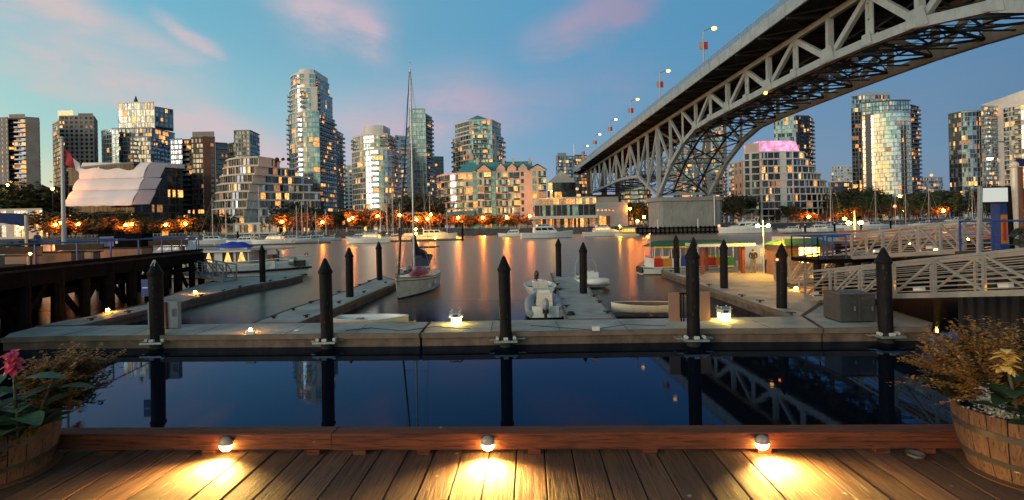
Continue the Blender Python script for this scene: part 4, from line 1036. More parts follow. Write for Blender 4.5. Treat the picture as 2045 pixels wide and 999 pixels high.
for kd, m_, cnt in (('dark','foliage_dark',3),('green','foliage_green',2),('autumn','foliage_lamplit',3)):
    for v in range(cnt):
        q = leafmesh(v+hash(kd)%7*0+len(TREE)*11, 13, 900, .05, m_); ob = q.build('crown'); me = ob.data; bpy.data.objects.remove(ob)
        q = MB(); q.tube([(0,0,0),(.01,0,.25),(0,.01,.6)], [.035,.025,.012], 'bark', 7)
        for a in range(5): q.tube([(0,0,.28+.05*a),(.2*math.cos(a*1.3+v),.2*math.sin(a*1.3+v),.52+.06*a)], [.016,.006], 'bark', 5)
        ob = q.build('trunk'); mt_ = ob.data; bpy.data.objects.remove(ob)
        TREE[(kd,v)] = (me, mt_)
def tree(px, ytop_, Yd, kd, v, wid, lab):
    top_ = at(px, ytop_, Yd); H = top_.z-2.6
    t = thing('tree', lab, 'tree', (top_.x, Yd, 2.6), rnd.random()*6.28, group='trees along the far shore')
    me, mt_ = TREE[(kd,v)]
    for nm_, m_ in (('crown', me), ('trunk', mt_)):
        o = bpy.data.objects.new(nm_, m_); col.objects.link(o); o.parent = t
    t.scale = (H*wid, H*wid, H)
    return t
specs = []
r = random.Random(5)
def row(x0, x1, step, y0, y1, kd, Y0, Y1, wid=.9):
    x = x0
    while x < x1:
        specs.append((x+r.uniform(-step*.2,step*.2), r.uniform(y0,y1), r.uniform(Y0,Y1), kd, wid*r.uniform(.85,1.2))); x += step
row(-5,85,22,372,385,'dark',252,258,1.0)
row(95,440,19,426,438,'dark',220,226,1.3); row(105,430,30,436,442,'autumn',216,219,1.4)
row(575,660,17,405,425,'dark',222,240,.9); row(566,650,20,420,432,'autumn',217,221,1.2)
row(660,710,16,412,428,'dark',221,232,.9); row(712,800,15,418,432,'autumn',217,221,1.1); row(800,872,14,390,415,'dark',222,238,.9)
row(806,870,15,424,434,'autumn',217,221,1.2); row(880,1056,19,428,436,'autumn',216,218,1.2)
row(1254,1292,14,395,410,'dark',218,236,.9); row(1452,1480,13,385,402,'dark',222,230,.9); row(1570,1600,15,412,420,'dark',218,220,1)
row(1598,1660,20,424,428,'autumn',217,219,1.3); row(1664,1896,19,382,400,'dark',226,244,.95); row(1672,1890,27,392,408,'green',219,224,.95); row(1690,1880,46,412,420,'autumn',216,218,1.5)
row(1893,2060,20,375,395,'dark',222,238,.9)
for x, y_, Yd, kd, wd in sorted(specs):
    lm, o_ = spot(x, 'tree'); nv = {'dark':3,'green':2,'autumn':3}[kd]
    kn = {'dark':'dark bushy tree','green':'dull green tree','autumn':'small orange-lit tree'}[kd]
    tree(x, y_, Yd, kd, r.randrange(nv), wd, f'{kn} by the {lm}, {o_} from left')
# ---------------------------------------------------------------- floating docks
DZ = .38
def dock(name, label, px, cat='dock', seg=True, group=None):
    """a concrete float from its top corners (px), with timber walers and a gap at its joints"""
    P = [gnd(x, y, DZ) for x, y in px]
    a = sum((P[i].x*P[(i+1)%len(P)].y-P[(i+1)%len(P)].x*P[i].y) for i in range(len(P)))
    if a < 0: P = P[::-1]
    c_ = sum(P, Vector())/len(P)
    t = thing(name, label, cat, (c_.x, c_.y, 0), group=group)
    q = MB(); pl = [(p.x,p.y) for p in P]
    q.prism(pl, -.5, DZ-.005, 'dock_side', 'dock_side'); q.build('float', t, world=True)
    inn = [(p.x+(c_.x-p.x)*0, p.y) for p in P]
    q = MB(); q.prism(pl, DZ-.0, DZ+.035, 'dock_conc'); q.build('deck', t, world=True)
    for i in range(len(P)):
        a_, b_ = P[i], P[(i+1)%len(P)]
        L = (b_-a_).length
        if L < 1.5: continue
        d = (b_-a_)/L; n = Vector((d.y,-d.x,0))
        if n.y > .8: continue
        q = MB(); q.bar(a_+n*.045+Vector((0,0,-.02)), b_+n*.045+Vector((0,0,-.02)), .08, .16, 'dock_timber'); q.build('waler', t, world=True)
        q = MB(); k = 1.2
        while k < L-.5:
            p = a_+d*k+n*.02+Vector((0,0,-.24)); q.bar(p-d*.09, p+d*.09, .05, .14, 'black_plastic'); k += 2.6

    return t, P
def cleat(p, rz, par):
    q = MB(); q.box(-.05,.05,-.04,.04,0,.07,'black_plastic'); q.tube([(-.16,0,.09),(.16,0,.09)], [.022,.022], 'black_plastic', 6)
    o = q.build('cleat', par); o.location = Vector(p)-par.location; o.rotation_euler = (0,0,rz); return o
# main dock in two lengths
dk1, _ = dock('floating_dock', 'near concrete floating dock, left length, running across the view', [(-60,676),(8,674.6),(400,672),(838,668.2),(858,644.8),(640,647),(400,649.3),(150,653.4),(73,655),(-60,680)] [0:0] or [(6,678),(120,674.2),(400,672),(838,668.3),(858,645),(640,647),(400,649.4),(166,653),(72,655),(20,668)])
dk2, _ = dock('floating_dock', 'near concrete floating dock, right length, joining the wide float', [(843,668.2),(1350,660),(1640,658.4),(1600,633.8),(1400,637),(1000,642),(863,644.8)])
dk3, _ = dock('floating_dock', 'right end float of the near dock under the steel cabinet', [(1643,658.4),(1855,656),(1856,648),(1742,612),(1640,608),(1604,633)] )
fg1, P = dock('floating_dock', 'left floating finger running out to the white houseboat', [(74,653.6),(164,651.4),(356,606),(380,599),(492,573),(573,559),(604,551),(598,548),(560,550),(525,553),(447,556),(380,577),(294,609),(192,631),(114,645)])
for x, y in ((183,640),(257,625),(402,592),(446,582),(479,574),(540,562),(570,556)): cleat(gnd(x,y,DZ+.035), 1.2, fg1)
fg2, P = dock('floating_dock', 'floating finger beside the red-covered sailboat', [(505,648),(597,646.4),(666,619),(781,569.5),(792,562),(762,553),(700,580),(585,618)])
for x, y in ((547,636),(586,620),(621,606),(677,585),(718,571),(612,634),(677,606),(727,585),(770,566),(737,563)): cleat(gnd(x,y,DZ+.035), 1.2, fg2)
fg3, P = dock('floating_dock', 'short centre floating finger between the dinghies and the inflatable', [(1134,640),(1226.5,639),(1148,545.6),(1101,546)])
for x, y in ((1113,570),(1118,580),(1119,600),(1131,614),(1213,626),(1197,605),(1186,593)): cleat(gnd(x,y,DZ+.035), 0, fg3)
q = MB(); rp = gnd(1140,628,DZ+.06)
for k in range(4): q.tube([rp+Vector((.16*math.cos(t/3)*(1-.12*k),.12*math.sin(t/3)*(1-.12*k),.03*k)) for t in range(20)], .022, 'black_plastic', 5)
tag(q.build('rope_coil'), 'dark rope coil on the near end of the centre finger', 'rope')
wf, P = dock('floating_dock', 'wide concrete float with the canopy shelter, leading to the ferries', [(1602,632),(1584,633.4),(1532,615.4),(1417,577),(1367,556.6),(1322,542),(1332,534),(1612,531),(1560,556),(1571,573),(1620,594),(1641,606)])
for x, y in ((1580,629),(1518,604),(1482,593),(1416,571),(1340,543)): cleat(gnd(x,y,DZ+.035), -.6, wf)
# piles
rp_ = random.Random(9)
mat('algae', (.02,.022,.01), .8, var=.5, scale=12, bump=.5); mat('scuff', (.10,.10,.10), .7, var=.4, scale=20)
PZ = 2.95
def pile(px, py, r=.19, label='', top=None, front=False, tip='pile_black', z=.3):
    g_ = gnd(px, py, z) if front else gnd(px, py, DZ)
    top = (top or PZ)+rp_.uniform(-.05,.05)
    t = thing('mooring_pile', label, 'pile', (g_.x, g_.y, 0), group='mooring piles')
    q = MB(); q.tube([(0,0,-2),(0,0,top-.42)], r, 'pile_black', 22); smooth_by_angle(q.build('shaft', t))
    q = MB(); q.lathe([(r+.015,-.10),(r+.028,-.08),(r+.028,.0),(r+.005,.02),(.055,.36),(.0,.42)], 'pile_black', (0,0,top-.42), 22); smooth_by_angle(q.build('cap', t))
    q = MB(); q.lathe([(r+.004,-.3),(r+.012,.0),(r+.010,.16+.06*rp_.random()),(r+.001,.30)], 'algae', (0,0,0), 18); q.build('tide_band', t)
    q = MB()
    for k in range(7):
        a = R(rp_.uniform(200,340)); z_ = rp_.uniform(.8,top-.6); q.add([((r+.003)*math.cos(a+d_),(r+.003)*math.sin(a+d_),z_+e_) for d_, e_ in ((0,0),(.05,0),(.06,rp_.uniform(.04,.22)),(.01,.05))], ((0,1,2,3),), 'scuff')
    q.build('scuff_mark', t)
    t.rotation_euler = (R(rp_.uniform(-.6,.6)),R(rp_.uniform(-.7,.7)),rp_.uniform(0,.3) if not front else 0)
    if front:
        # galvanised guide hoop with rollers
        q = MB()
        for a, c_ in (((-.36,-.30),(.36,-.30)),((-.33,-.27),(-.33,.30)),((.33,-.27),(.33,.30))): q.bar((a[0],a[1],.22),(c_[0],c_[1],.22), .07, .06, 'galv')
        q.box(-.52,-.36,-.02,.30,.20,.235,'galv'); q.box(.36,.62,.06,.30,.20,.235,'galv'); q.build('guide_hoop', t)
        for x_, y_, d in ((-.27,-.10,1),(.27,-.10,1),(0,-.26,0)):
            q = MB(); 
            if d: q.tube([(x_,y_-.07,.29),(x_,y_+.07,.29)], .055, 'roller_white', 10)
            else: q.tube([(x_-.07,y_,.29),(x_+.07,y_,.29)], .055, 'roller_white', 10)
            q.build('roller', t)
    else:
        q = MB(); q.lathe([(r+.12,DZ+.04),(r+.12,DZ+.06),(r+.01,DZ+.06)], 'galv', n=16); q.build('collar_plate', t)
    return t
pile(315,677,.205,'thick black pile with a whitened tip, between the blue sign and grey box',front=True)
q = MB()
t = [o for o in bpy.data.objects if o.name == 'mooring_pile'][0]
for k in range(9):
    a = R(200+k*16); q.tube([(.04*math.cos(a),.04*math.sin(a),PZ+.0),(.13*math.cos(a),.13*math.sin(a),PZ-.2-.1*(k%3))], .008, 'roller_white', 4)
q.build('bird_streak', t)
pile(654,676,.195,'thick black pile at the near dock edge, left of the white skiff',front=True)
pile(1010.5,673,.19,'thick black pile in the middle of the near dock edge',front=True)
pile(1385,671,.195,'thick black pile in front of the two brown boards',front=True, top=3.2)
pile(1769,664,.195,'thick black pile in front of the steel cabinet, rightmost at the dock edge',front=True, top=3.0)
for px, py, lab in ((525,565,'black pile rising in front of the houseboat'),(699,595,'black pile in the finger left of the sailboat'),(758.5,561,'black pile at the far end of the finger left of the sailboat'),
        (1116,554,'black pile at the far left corner of the centre finger'),(1165,588,'black pile on the right edge of the centre finger by the inflatable'),
        (1352,547,'black pile in front of the blue panel of the rainbow ferry'),(1388,560,'black pile behind the one with the brown boards'),(1446,578,'black pile on the wide float in front of the canopy roof'),
        (1561,618,'black pile with a red glow, on the right side of the wide float')):
    pile(px, py, .185, lab, top=2.98)
g_ = gnd(1561,618,DZ)
t = thing('red_beacon', 'small red light strapped to the black pile on the wide float', 'light', (g_.x-.20, g_.y-.12, 2.32)); q = MB(); q.sphere((0,0,0), .045, 'lamp_red', 8, 5); q.build('lens', t); q = MB(); q.box(.02,.10,.0,.08,-.06,.06,'black_plastic'); q.build('bracket', t)
# dock lights
BZ = DZ+.035
def bollard(px, py, lab):
    g_ = gnd(px, py, BZ)
    t = thing('dock_lantern', lab, 'lamp', g_, group='glowing dock lanterns')
    q = MB(); q.box(-.15,.15,-.15,.15,.0,.26,'bollard_glow'); q.build('lens', t)
    q = MB()
    for x_ in (-.15,.15):
        for y_ in (-.15,.15): q.box(x_-.018,x_+.018,y_-.018,y_+.018,.0,.5,'white_paint')
    q.box(-.17,.17,-.17,.17,.262,.40,'white_paint'); q.box(-.22,.22,-.18,.18,.41,.445,'grey_panel'); q.box(-.12,.12,-.12,.12,.445,.47,'grey_panel')
    q.build('housing', t)
    for x_ in (-.19,.19): q = MB(); q.tube([(x_,0,.30),(x_*1.25,0,.30)], .06, 'white_paint', 8); q.build('socket', t)
    q = MB(); q.box(-.09,.09,-.175,-.171,.30,.38,'black_plastic'); q.build('control_panel', t)
    return t
bollard(911,648,'glowing dock lantern on the near dock between the sailboat and centre pile')
bollard(1446,640,'glowing dock lantern on the near dock right of the brown boards')
def lowlamp(px, py, lab, m='lamp_orange', s=.06, box=True, Z=BZ):
    g_ = gnd(px, py, Z)
    t = thing('dock_light', lab, 'light', g_, group='small orange dock lights')
    q = MB(); q.sphere((0,0,.10), s, m, 8, 5); q.build('bulb', t); q = MB(); q.box(-.07,.07,-.05,.05,0,.05,'white_paint'); q.build('base', t); return t
MATS['dock_orange'] = emi('dock_orange', (1.0,.40,.03), 330)
lowlamp(215,624,'orange light low on the left finger under the trestle wharf','dock_orange',.07)
lowlamp(390,587,'orange light on the left finger beside the gangway foot','dock_orange',.07)
lowlamp(500,664,'warm light behind a small white box on the near dock left of the second pile','dock_orange',.05)
lowlamp(1590,580,'orange light on the far edge of the wide float by the gangway','dock_orange',.08)
lowlamp(322,657,'pale light at the foot of the leftmost pile','bollard_glow',.07)
p = gnd(500,668,BZ)
def dbox(px, py, sx, sy, sz, lab, m='white_paint'):
    p = gnd(px, py, BZ); t = thing('utility_box', lab, 'box', p, group='small utility boxes on the near dock')
    q = MB(); q.box(-sx,sx,-sy,sy,.02,sz,m); q.build('casing', t); q = MB(); q.box(-sx*1.1,sx*1.1,-sy*1.1,sy*1.1,sz,sz+.015,m); q.box(-sx*.7,sx*.7,-sy*.7,sy*.7,0,.02,'black_plastic'); q.build('lid', t)
dbox(500,669,.14,.05,.10,'white box lit from behind on the near dock left of the second pile')
dbox(1190,661,.11,.08,.13,'white box alone on the near dock right of the centre pile')
dbox(593,662,.07,.05,.05,'tiny pale box on the near dock just left of the second pile')
# leaning sign boards around the fourth pile; cabinet and sign by the first
t0 = gnd(1380,641,BZ)
t = thing('notice_board', 'two brown timber boards on dark posts behind the fourth near pile', 'board', t0)
for px0, px1 in ((1336,1357),(1391,1418)):
    a = at(px0,637,t0.y).x-t0.x; c_ = at(px1,637,t0.y).x-t0.x; zt_ = at(1380,583,t0.y).z
    q = MB(); q.box(a,c_,-.03,.03,.0,zt_-BZ,'brown_board'); q.build('board', t)
for x_ in (-.36,-.27,.16):
    q = MB(); q.box(x_-.02,x_+.02,-.08,-.04,0,1.0,'pile_black'); q.build('post', t)
q = MB(); q.bar((-.75,.0,.95),(.65,.0,.95),.05,.05,'pile_black'); q.build('rail', t)
t0 = gnd(330,657,BZ)
t = thing('power_cabinet', 'slim grey sheet-metal dock cabinet behind the leftmost pile', 'cabinet', t0)
q = MB(); a = at(296,640,t0.y).x-t0.x; c_ = at(356,640,t0.y).x-t0.x; zt_ = at(330,603,t0.y).z-BZ
q.box(a,c_,-.02,.16,.02,zt_,'grey_panel'); q.build('housing', t)
for k in range(4): q = MB(); q.box(c_-.20+.045*k,c_-.18+.045*k,-.026,-.021,zt_*.45,zt_*.75,'black_plastic'); q.build('vent_slot', t)
q = MB(); q.bar((.10,-.05,-.02),(.06,-.05,zt_),.07,.05,'rust_red'); q.build('post', t)
t0 = gnd(315,677,.3)
t = thing('dock_sign', 'small blue square sign with a white line, fixed left of the leftmost pile', 'sign', (t0.x,t0.y,1.0))
a = at(282,575,t0.y); c_ = at(303,558,t0.y); d_ = at(282,592,t0.y)
q = MB(); q.box(a.x-t0.x,c_.x-t0.x,.0,.03,d_.z-1,c_.z-1,'blue_paint'); q.build('panel', t)
q = MB(); q.box(a.x-t0.x+.04,a.x-t0.x+.22,-.006,-.002,a.z-1-.02,a.z-1+.02,'white_paint'); q.build('lettering', t)
q = MB(); q.bar((c_.x-t0.x-.02,.05,a.z-1),(-.15,.05,a.z-1),.03,.05,'galv'); q.build('bracket', t)
# rope on the dock
q = MB(); p = gnd(812,642,BZ+.02)
q.tube([p+Vector((-.35+.05*k+.10*math.sin(k*1.7),.10*math.cos(k*2.1)-.1,.015)) for k in range(15)], .014, 'rope_yellow', 5); tag(q.build('rope'), 'loose yellow rope on the near dock right of the white skiff', 'rope')
# ---------------------------------------------------------------- boats
def hullmb(L, B, H, m='gelcoat', boot='boot_dark', deck='gelcoat', sheer=.35, ns=12, stern=.8, stripe=None, fine=1.7):
    """hull along +x (bow), waterline at z 0; returns (hull MB, deck outline)"""
    q = MB(); secs = []
    for i in range(ns+1):
        t = i/ns; x = -L/2+L*t
        b_ = B/2*(stern+(1-stern)*math.sin(min(1,t/.45)*math.pi/2)) * (1-max(0,(t-.5)/.5)**fine)
        b_ = max(b_, .01)
        z = H*(.86+.14*abs(t-.35)*1.0)+sheer*max(0,t-.4)**2*1.6
        xr = x+ (0.10*L*max(0,t-.6)**1.5)
        secs.append([(x,0,-.25),(x,b_*.78,-.1),(x,b_*.86,.06*H+.03),(xr*.5+x*.5,b_*.95,H*.6),(xr,b_,z*.86),(xr,b_*1.0,z)])
    pts = []
    for s in secs: pts += [(p[0],-p[1],p[2]) for p in s[::-1]] + [p for p in s[1:]]
    w_ = 11
    for i in range(ns):
        for j in range(w_-1):
            k = j if j < 5 else 9-j
            mm = {0:stripe or m,1:m,2:m,3:boot,4:boot}[k]
            a = i*w_+j
            if k == 2: mm = m
            q.add([pts[a],pts[a+w_],pts[a+w_+1],pts[a+1]], ((0,1,2,3),), mm)
    q.add([pts[j] for j in range(w_)], (tuple(range(w_)),), m)
    dv = [s[5] for s in secs]; vs = [(p[0],-p[1]*.98,p[2]-.04) for p in dv]+[(p[0],p[1]*.98,p[2]-.04) for p in dv]
    n_ = ns+1
    q.add(vs, [(i,i+1,n_+i+1,n_+i) for i in range(ns)], deck)
    return q, dv
def cabin(q, x0, x1, w0, z0, h, m='gelcoat', rake0=.15, rake1=.5, taper=.85, wm='boat_glass', roof=None):
    """cabin block with raked ends and a dark window strip; returns (body, window)"""
    w1 = w0*taper
    vs = [(x0,-w0/2,z0),(x1,-w0/2*.9,z0),(x1,w0/2*.9,z0),(x0,w0/2,z0),(x0+rake0,-w1/2,z0+h),(x1-rake1,-w1/2*.85,z0+h),(x1-rake1,w1/2*.85,z0+h),(x0+rake0,w1/2,z0+h)]
    q.add(vs, ((4,5,6,7),(0,1,5,4),(1,2,6,5),(2,3,7,6),(3,0,4,7)), m)
    wq = MB()
    def L_(a, b_, t): return Vector(a).lerp(Vector(b_), t)
    for (a, b_, c_, d_) in ((0,1,5,4),(1,2,6,5),(2,3,7,6)):
        A, B_, C_, D_ = (Vector(vs[i]) for i in (a,b_,c_,d_)); n = (B_-A).cross(D_-A).normalized()*.015
        nw = 3 if a != 1 else 2
        for k in range(nw):
            u0, u1 = .06+.9*k/nw, .06+.9*(k+.86)/nw
            P = [A.lerp(B_,u0).lerp(D_.lerp(C_,u0),.42), A.lerp(B_,u1).lerp(D_.lerp(C_,u1),.42), A.lerp(B_,u1).lerp(D_.lerp(C_,u1),.86), A.lerp(B_,u0).lerp(D_.lerp(C_,u0),.86)]
            wq.add([p+n for p in P], ((0,1,2,3),), wm)
    return wq
def put(t, px, py, ang):
    g_ = gnd(px, py, 0); t.location = (g_.x, g_.y, 0); t.rotation_euler = (0,0,R(ang)); return t
def motor_yacht(L, lab, fly=True, hull='gelcoat', canopy=None, lit=False, style=0):
    t = thing('motor_yacht', lab, 'boat', group='motor boats moored in the marina')
    L *= 1.1; B = L*.30; H = L*.125
    q, dv = hullmb(L, B, H, hull, stripe=None, sheer=L*.05); smooth_by_angle(q.build('hull', t), 40)
    c_ = MB(); wq = cabin(c_, -L*.26, L*.20, B*.72, H*.9, L*.105, rake1=L*.09, wm='boat_glass' if not lit else 'boat_glow'); c_.build('cabin', t); wq.build('window', t)
    if style == 1:     # low express cruiser with long sloping deck
        c2 = MB(); w2 = cabin(c2, L*.0, L*.36, B*.55, H*.95, L*.05, rake1=L*.16, rake0=0); c2.build('foredeck', t)
    if fly:
        c2 = MB(); w2 = cabin(c2, -L*.2, L*.10, B*.6, H*.9+L*.105, L*.055, rake1=L*.06); c2.build('flybridge', t); w2.build('windshield', t)
    q = MB()
    x_ = -L*.18; z_ = H*.9+L*(.16 if fly else .105)
    for s in (-1,1): q.bar((x_-L*.03,s*B*.3,z_-L*.05),(x_-L*.09,s*B*.24,z_+L*.05), .12, .2, 'gelcoat')
    q.bar((x_-L*.09,-B*.25,z_+L*.05),(x_-L*.09,B*.25,z_+L*.05), .2, .14, 'gelcoat'); q.build('radar_arch', t)
    if canopy:
        q = MB(); q.box(-L*.44,-L*.26,-B*.33,B*.33,H*.9+L*.1,H*.9+L*.125,canopy)
        for s in (-1,1): q.bar((-L*.43,s*B*.3,H*.8),(-L*.43,s*B*.3,H*.9+L*.1), .05,.05,'galv')
        q.build('canopy', t)
    q = MB(); pts = [Vector((p[0],s*p[1]*.95,p[2]+L*.045)) for s in (1,) for p in dv[6:]]; pts2 = [Vector((p.x,-p.y,p.z)) for p in pts]
    q.tube(pts, .025, 'galv', 4); q.tube(pts2, .025, 'galv', 4)
    for p in pts[::2]+pts2[::2]: q.tube([p, p-Vector((0,0,L*.045))], .02, 'galv', 4)
    q.build('rail', t)
    return t
def sail_boat(L, mast, lab, cover='sail_dark', hull='gelcoat', name='sailing_boat'):
    t = thing(name, lab, 'boat', group='sailing boats moored in the marina')
    B = L*.31; H = L*.105
    q, dv = hullmb(L, B, H, hull, sheer=L*.035, stern=.65); smooth_by_angle(q.build('hull', t), 40)
    c_ = MB(); wq = cabin(c_, -L*.15, L*.22, B*.55, H*.88, L*.05, rake1=L*.08); c_.build('cabin', t); wq.build('window', t)
    q = MB(); q.tube([(L*.06,0,H*.8),(L*.06,0,mast)], [.11,.07], 'mast_white', 8); q.bar((L*.06,-L*.06,mast*.6),(L*.06,L*.06,mast*.6),.05,.05,'mast_white'); q.build('mast', t)
    q = MB(); q.tube([(L*.05,0,H+L*.12),(-L*.32,0,H+L*.11)], .06, 'mast_white', 6); q.build('boom', t)
    q = MB(); q.tube([(L*.055,0,H+L*.17),(-L*.05,0,H+L*.145),(-L*.31,0,H+L*.125)], [.16,.17,.09], cover, 8); q.build('sail_cover', t)
    q = MB()
    for a in ((L*.5,0,H*1.1),(-L*.48,0,H),(L*.03,B*.45,H),(L*.03,-B*.45,H)): q.tube([a,(L*.06,0,mast*.98)], .022, 'mast_white', 4, False)
    q.build('rigging', t)
    return t
YA = [ # px, waterline y, length m, heading, fly, style, canopy, lit, words
 (683,474,9,170,True,0,None,False,'small white flybridge boat behind the trawler near the left shore'),
 (868,478,13,5,False,1,'navy_cloth',False,'long low cream express cruiser right of the tall mast'),
 (1023,473,9,175,True,0,None,False,'white motor yacht left of the larger yacht, near the peach building'),
 (1092,476,14,8,True,0,None,False,'large white motor yacht in front of the restaurant'),
 (1207,472.5,12,5,True,1,'navy_cloth',True,'white cabin cruiser with lit windows left of the concrete pier'),
 (1486,466.5,14,178,True,1,None,False,'long white cruiser in front of the pink-crowned building'),
 (1580,463.5,7.5,175,False,0,'black_plastic',False,'small white cruiser with a black canopy under the pink-crowned building'),
 (1632,463,8.5,178,True,0,'gelcoat',False,'white cruiser with a tall windscreen frame right of the black-canopy boat'),
 (1687,462,11,176,False,1,None,False,'white express cruiser behind the twin yellow lamps'),
 (1745,458,11,8,False,1,None,False,'white cruiser behind the upper gangway, left of the blue-lit boat'),
 (1895,452,10,172,True,0,None,False,'white cruiser behind the upper gangway near the dark trees'),
 (577,484,9,200,False,1,'navy_cloth',False,'white cruiser with navy canopy left of the marina post'),
 (606,484,8,205,False,1,'gelcoat',False,'white cruiser second right of the marina post'),
 (632,483,8,205,True,0,'navy_cloth',False,'small flybridge cruiser at the right end of the left row'),
 (655,481,8,205,False,1,'black_plastic',False,'dark-topped small cruiser last in the left row'),
 (545,489,10,186,True,0,None,True,'cream flybridge cruiser with lit deck behind the houseboat roof'),
 (430,488,11,10,False,1,'navy_cloth',False,'white cruiser behind the houseboat cabin, left of the blue dinghy'),
 (488,489,9,185,True,0,'gelcoat',False,'white cruiser showing just above the blue dinghy'),
 (715,479,8,178,True,0,None,False,'small white boat between the trawler and the left row'),
 (815,479,9,182,False,1,'varnish',True,'low cruiser with varnished canopy under the tall mast'),
 (1840,454,9,178,False,1,'blue_cloth',False,'white cruiser with a bright blue canopy under the small far blue tower'),
 (1940,450,9,175,True,0,None,False,'white flybridge boat in front of the twin dark towers'),
 (1985,448,10,8,False,1,'navy_cloth',False,'white cruiser showing under the blank signboard'),
]
for (px,py,L,ang,fly,style,can,lit_,lab) in YA:
    put(motor_yacht(L, lab, fly, canopy=can, lit=lit_, style=style), px, py, ang)
put(motor_yacht(10, 'white trawler yacht with lit round-cornered windows, left of the tall mast', True, canopy='black_plastic', lit=True), 737, 486, 182)
SB = [(422,395,486,9),(455,400,486,8),(523,372,487,11),(596,411,483,8),(607,400,483,9),(618,400,483,9),(634,422,482,7),(654,419,481,7),(757,382,481,10),(770,391,481,10),(782,382,480,10),(796,405,480,8),(856,382,477,10),(891,410,474,8),
 (1656,341,463,11),(1747,378,456,9),(1791,378,455,9),(1811,388,454,9),(1859,374,452,10),(1928,374,449,9),(1941,351,450,10),(1958,374,449,9)]
_k = 0
for i, (px, ym, yw, L) in enumerate(SB):
    g_ = gnd(px, yw, 0); H_ = at(px, ym, g_.y).z
    lm, o_ = spot(px, 'sail')
    cov = ['sail_dark','navy_cloth','blue_cloth','gelcoat'][i%4]
    t = sail_boat(L, H_, f'bare-masted sailing boat moored before the {lm}, {o_} mast from left', cov, 'gelcoat' if i % 5 else 'varnish')
    t.location = (g_.x, g_.y, 0); t.rotation_euler = (0,0,R(r.choice((10,190,200,170,25))))
# marina floats and posts behind
for (xa, ya, xb, yb, lab) in ((760,482,925,478,'low marina float with boats left of the channel'),(400,492,660,484,'long marina float behind the houseboat'),(1560,466,2045,452,'long marina float on the right shore')):
    a, c_ = gnd(xa, ya, .3), gnd(xb, yb, .3); m0 = (a+c_)/2
    t = thing('marina_float', lab, 'dock', (m0.x,m0.y,0)); q = MB(); q.bar(Vector((a.x,a.y,.1)), Vector((c_.x,c_.y,.1)), 1.8, .6, 'dock_timber'); q.build('deck', t, world=True)
    q = MB(); n = int((c_-a).length/6)
    for k in range(n): p = a.lerp(c_, (k+.5)/n); q.box(p.x-.1,p.x+.1,p.y-.1,p.y+.1,.4,1.2,'white_paint')
    q.build('power_post', t, world=True)
for px, y0, y1, lab in ((562,455,488,'brown'),(475,462,486,'brown'),(924,445,481,'brown'),(798,455,482,'brown'),(693,456,476,'grey'),(1608,450,466,'dark'),(1667,446,464,'dark'),(1779,440,458,'dark'),(1720,448,462,'dark')):
    g_ = gnd(px, y1, 0); zt_ = at(px, y0, g_.y).z; lm, o_ = spot(px, 'mpile')
    t = thing('marina_pile', f'{lab} marina pile before the {lm}, {o_} from left', 'pile', (g_.x,g_.y,0), group='marina piles on the far side')
    q = MB(); q.tube([(0,0,-1),(0,0,zt_)], .28, 'pile_timber' if lab != 'grey' else 'galv', 10); q.build('shaft', t)
    q = MB(); q.lathe([(.30,0),(.0,.35)], 'white_paint', (0,0,zt_), 10); q.build('cap', t)
# orange deck lamps on the marina floats
for px, py, yw, m_ in ((830,458,480,'lamp_orange'),(831,467,480,'lamp_yellow'),(869,475,479,'lamp_yellow'),(1765,453,456,'lamp_red'),(1238,452,472,'lamp_yellow'),(968,473,474,'lamp_white'),(1101,382,0,'lamp_yellow')):
    Yd = gnd(px, yw, 0).y if yw else 212
    p = at(px, py, Yd); lm, o_ = spot(px, 'glow'); t = thing('marina_lamp' if yw else 'terrace_lamp', f'bright lamp low over the water by the {lm}, {o_} from left' if yw else 'bright lamp on the roof terrace of the restaurant', 'lamp', (p.x,Yd,0 if yw else Z0))
    rr_ = .32 if yw > 475 or not yw else .24
    q = MB(); q.sphere((0,0,p.z-(0 if yw else Z0)), rr_, m_, 8, 5); q.build('globe', t); q = MB(); q.tube([(0,0,0),(0,0,p.z-rr_-(0 if yw else Z0))], .06, 'galv', 6); q.build('pole', t)
# yellow ferry by the pier
t = thing('small_ferry', 'small yellow-lit ferry moored just left of the pier fender', 'boat'); q, dv = hullmb(7, 2.4, .7, 'gelcoat', sheer=.3); q.build('hull', t)
q = MB(); w_ = cabin(q, -2.6, 1.6, 2.0, .6, 1.9, 'paint_yellow', rake1=.5, wm='boat_glow'); q.build('cabin', t); w_.build('window', t); q = MB(); q.box(-2.8,1.5,-1.1,1.1,2.52,2.65,'white_paint'); q.build('roof', t); put(t, 1252, 472, 175)
# foreground sailboat
g0 = gnd(808,597,0); g1 = gnd(878,573,0)
t = thing('sailing_boat', 'cream sailboat with a red-covered dinghy on deck and the tallest mast', 'boat')
L = 9.2; B = 2.9; H = 1.0
q, dv = hullmb(L, B, H, 'gelcoat_cream', boot='hull_navy', sheer=.35, stern=.62, ns=20, fine=1.5, deck='gelcoat'); smooth_by_angle(q.build('hull', t), 50)
q = MB()
for s in (-1,1): q.tube([(p[0],s*(p[1]+.012),p[2]*.86) for p in dv[1:]], .022, 'hull_navy', 5)
q.build('stripe', t)
q = MB()
for s in (-1,1): q.tube([(p[0],s*p[1],p[2]+.01) for p in dv], .03, 'varnish', 5)
q.build('toe_rail', t)
c_ = MB(); wq = cabin(c_, -1.6, 2.0, 1.7, .95, .42, rake1=.7); c_.build('cabin', t); wq.build('window', t)
mh = 13.0
q = MB(); q.tube([(.55,0,.9),(.55,0,mh)], [.085,.06], 'mast_alu', 12)
q.tube([(.55,0,mh),(.55,0,mh+.5)], .012, 'mast_alu', 5); q.bar((.40,0,mh+.35),(.75,0,mh+.42),.02,.02,'mast_alu'); q.build('mast', t)
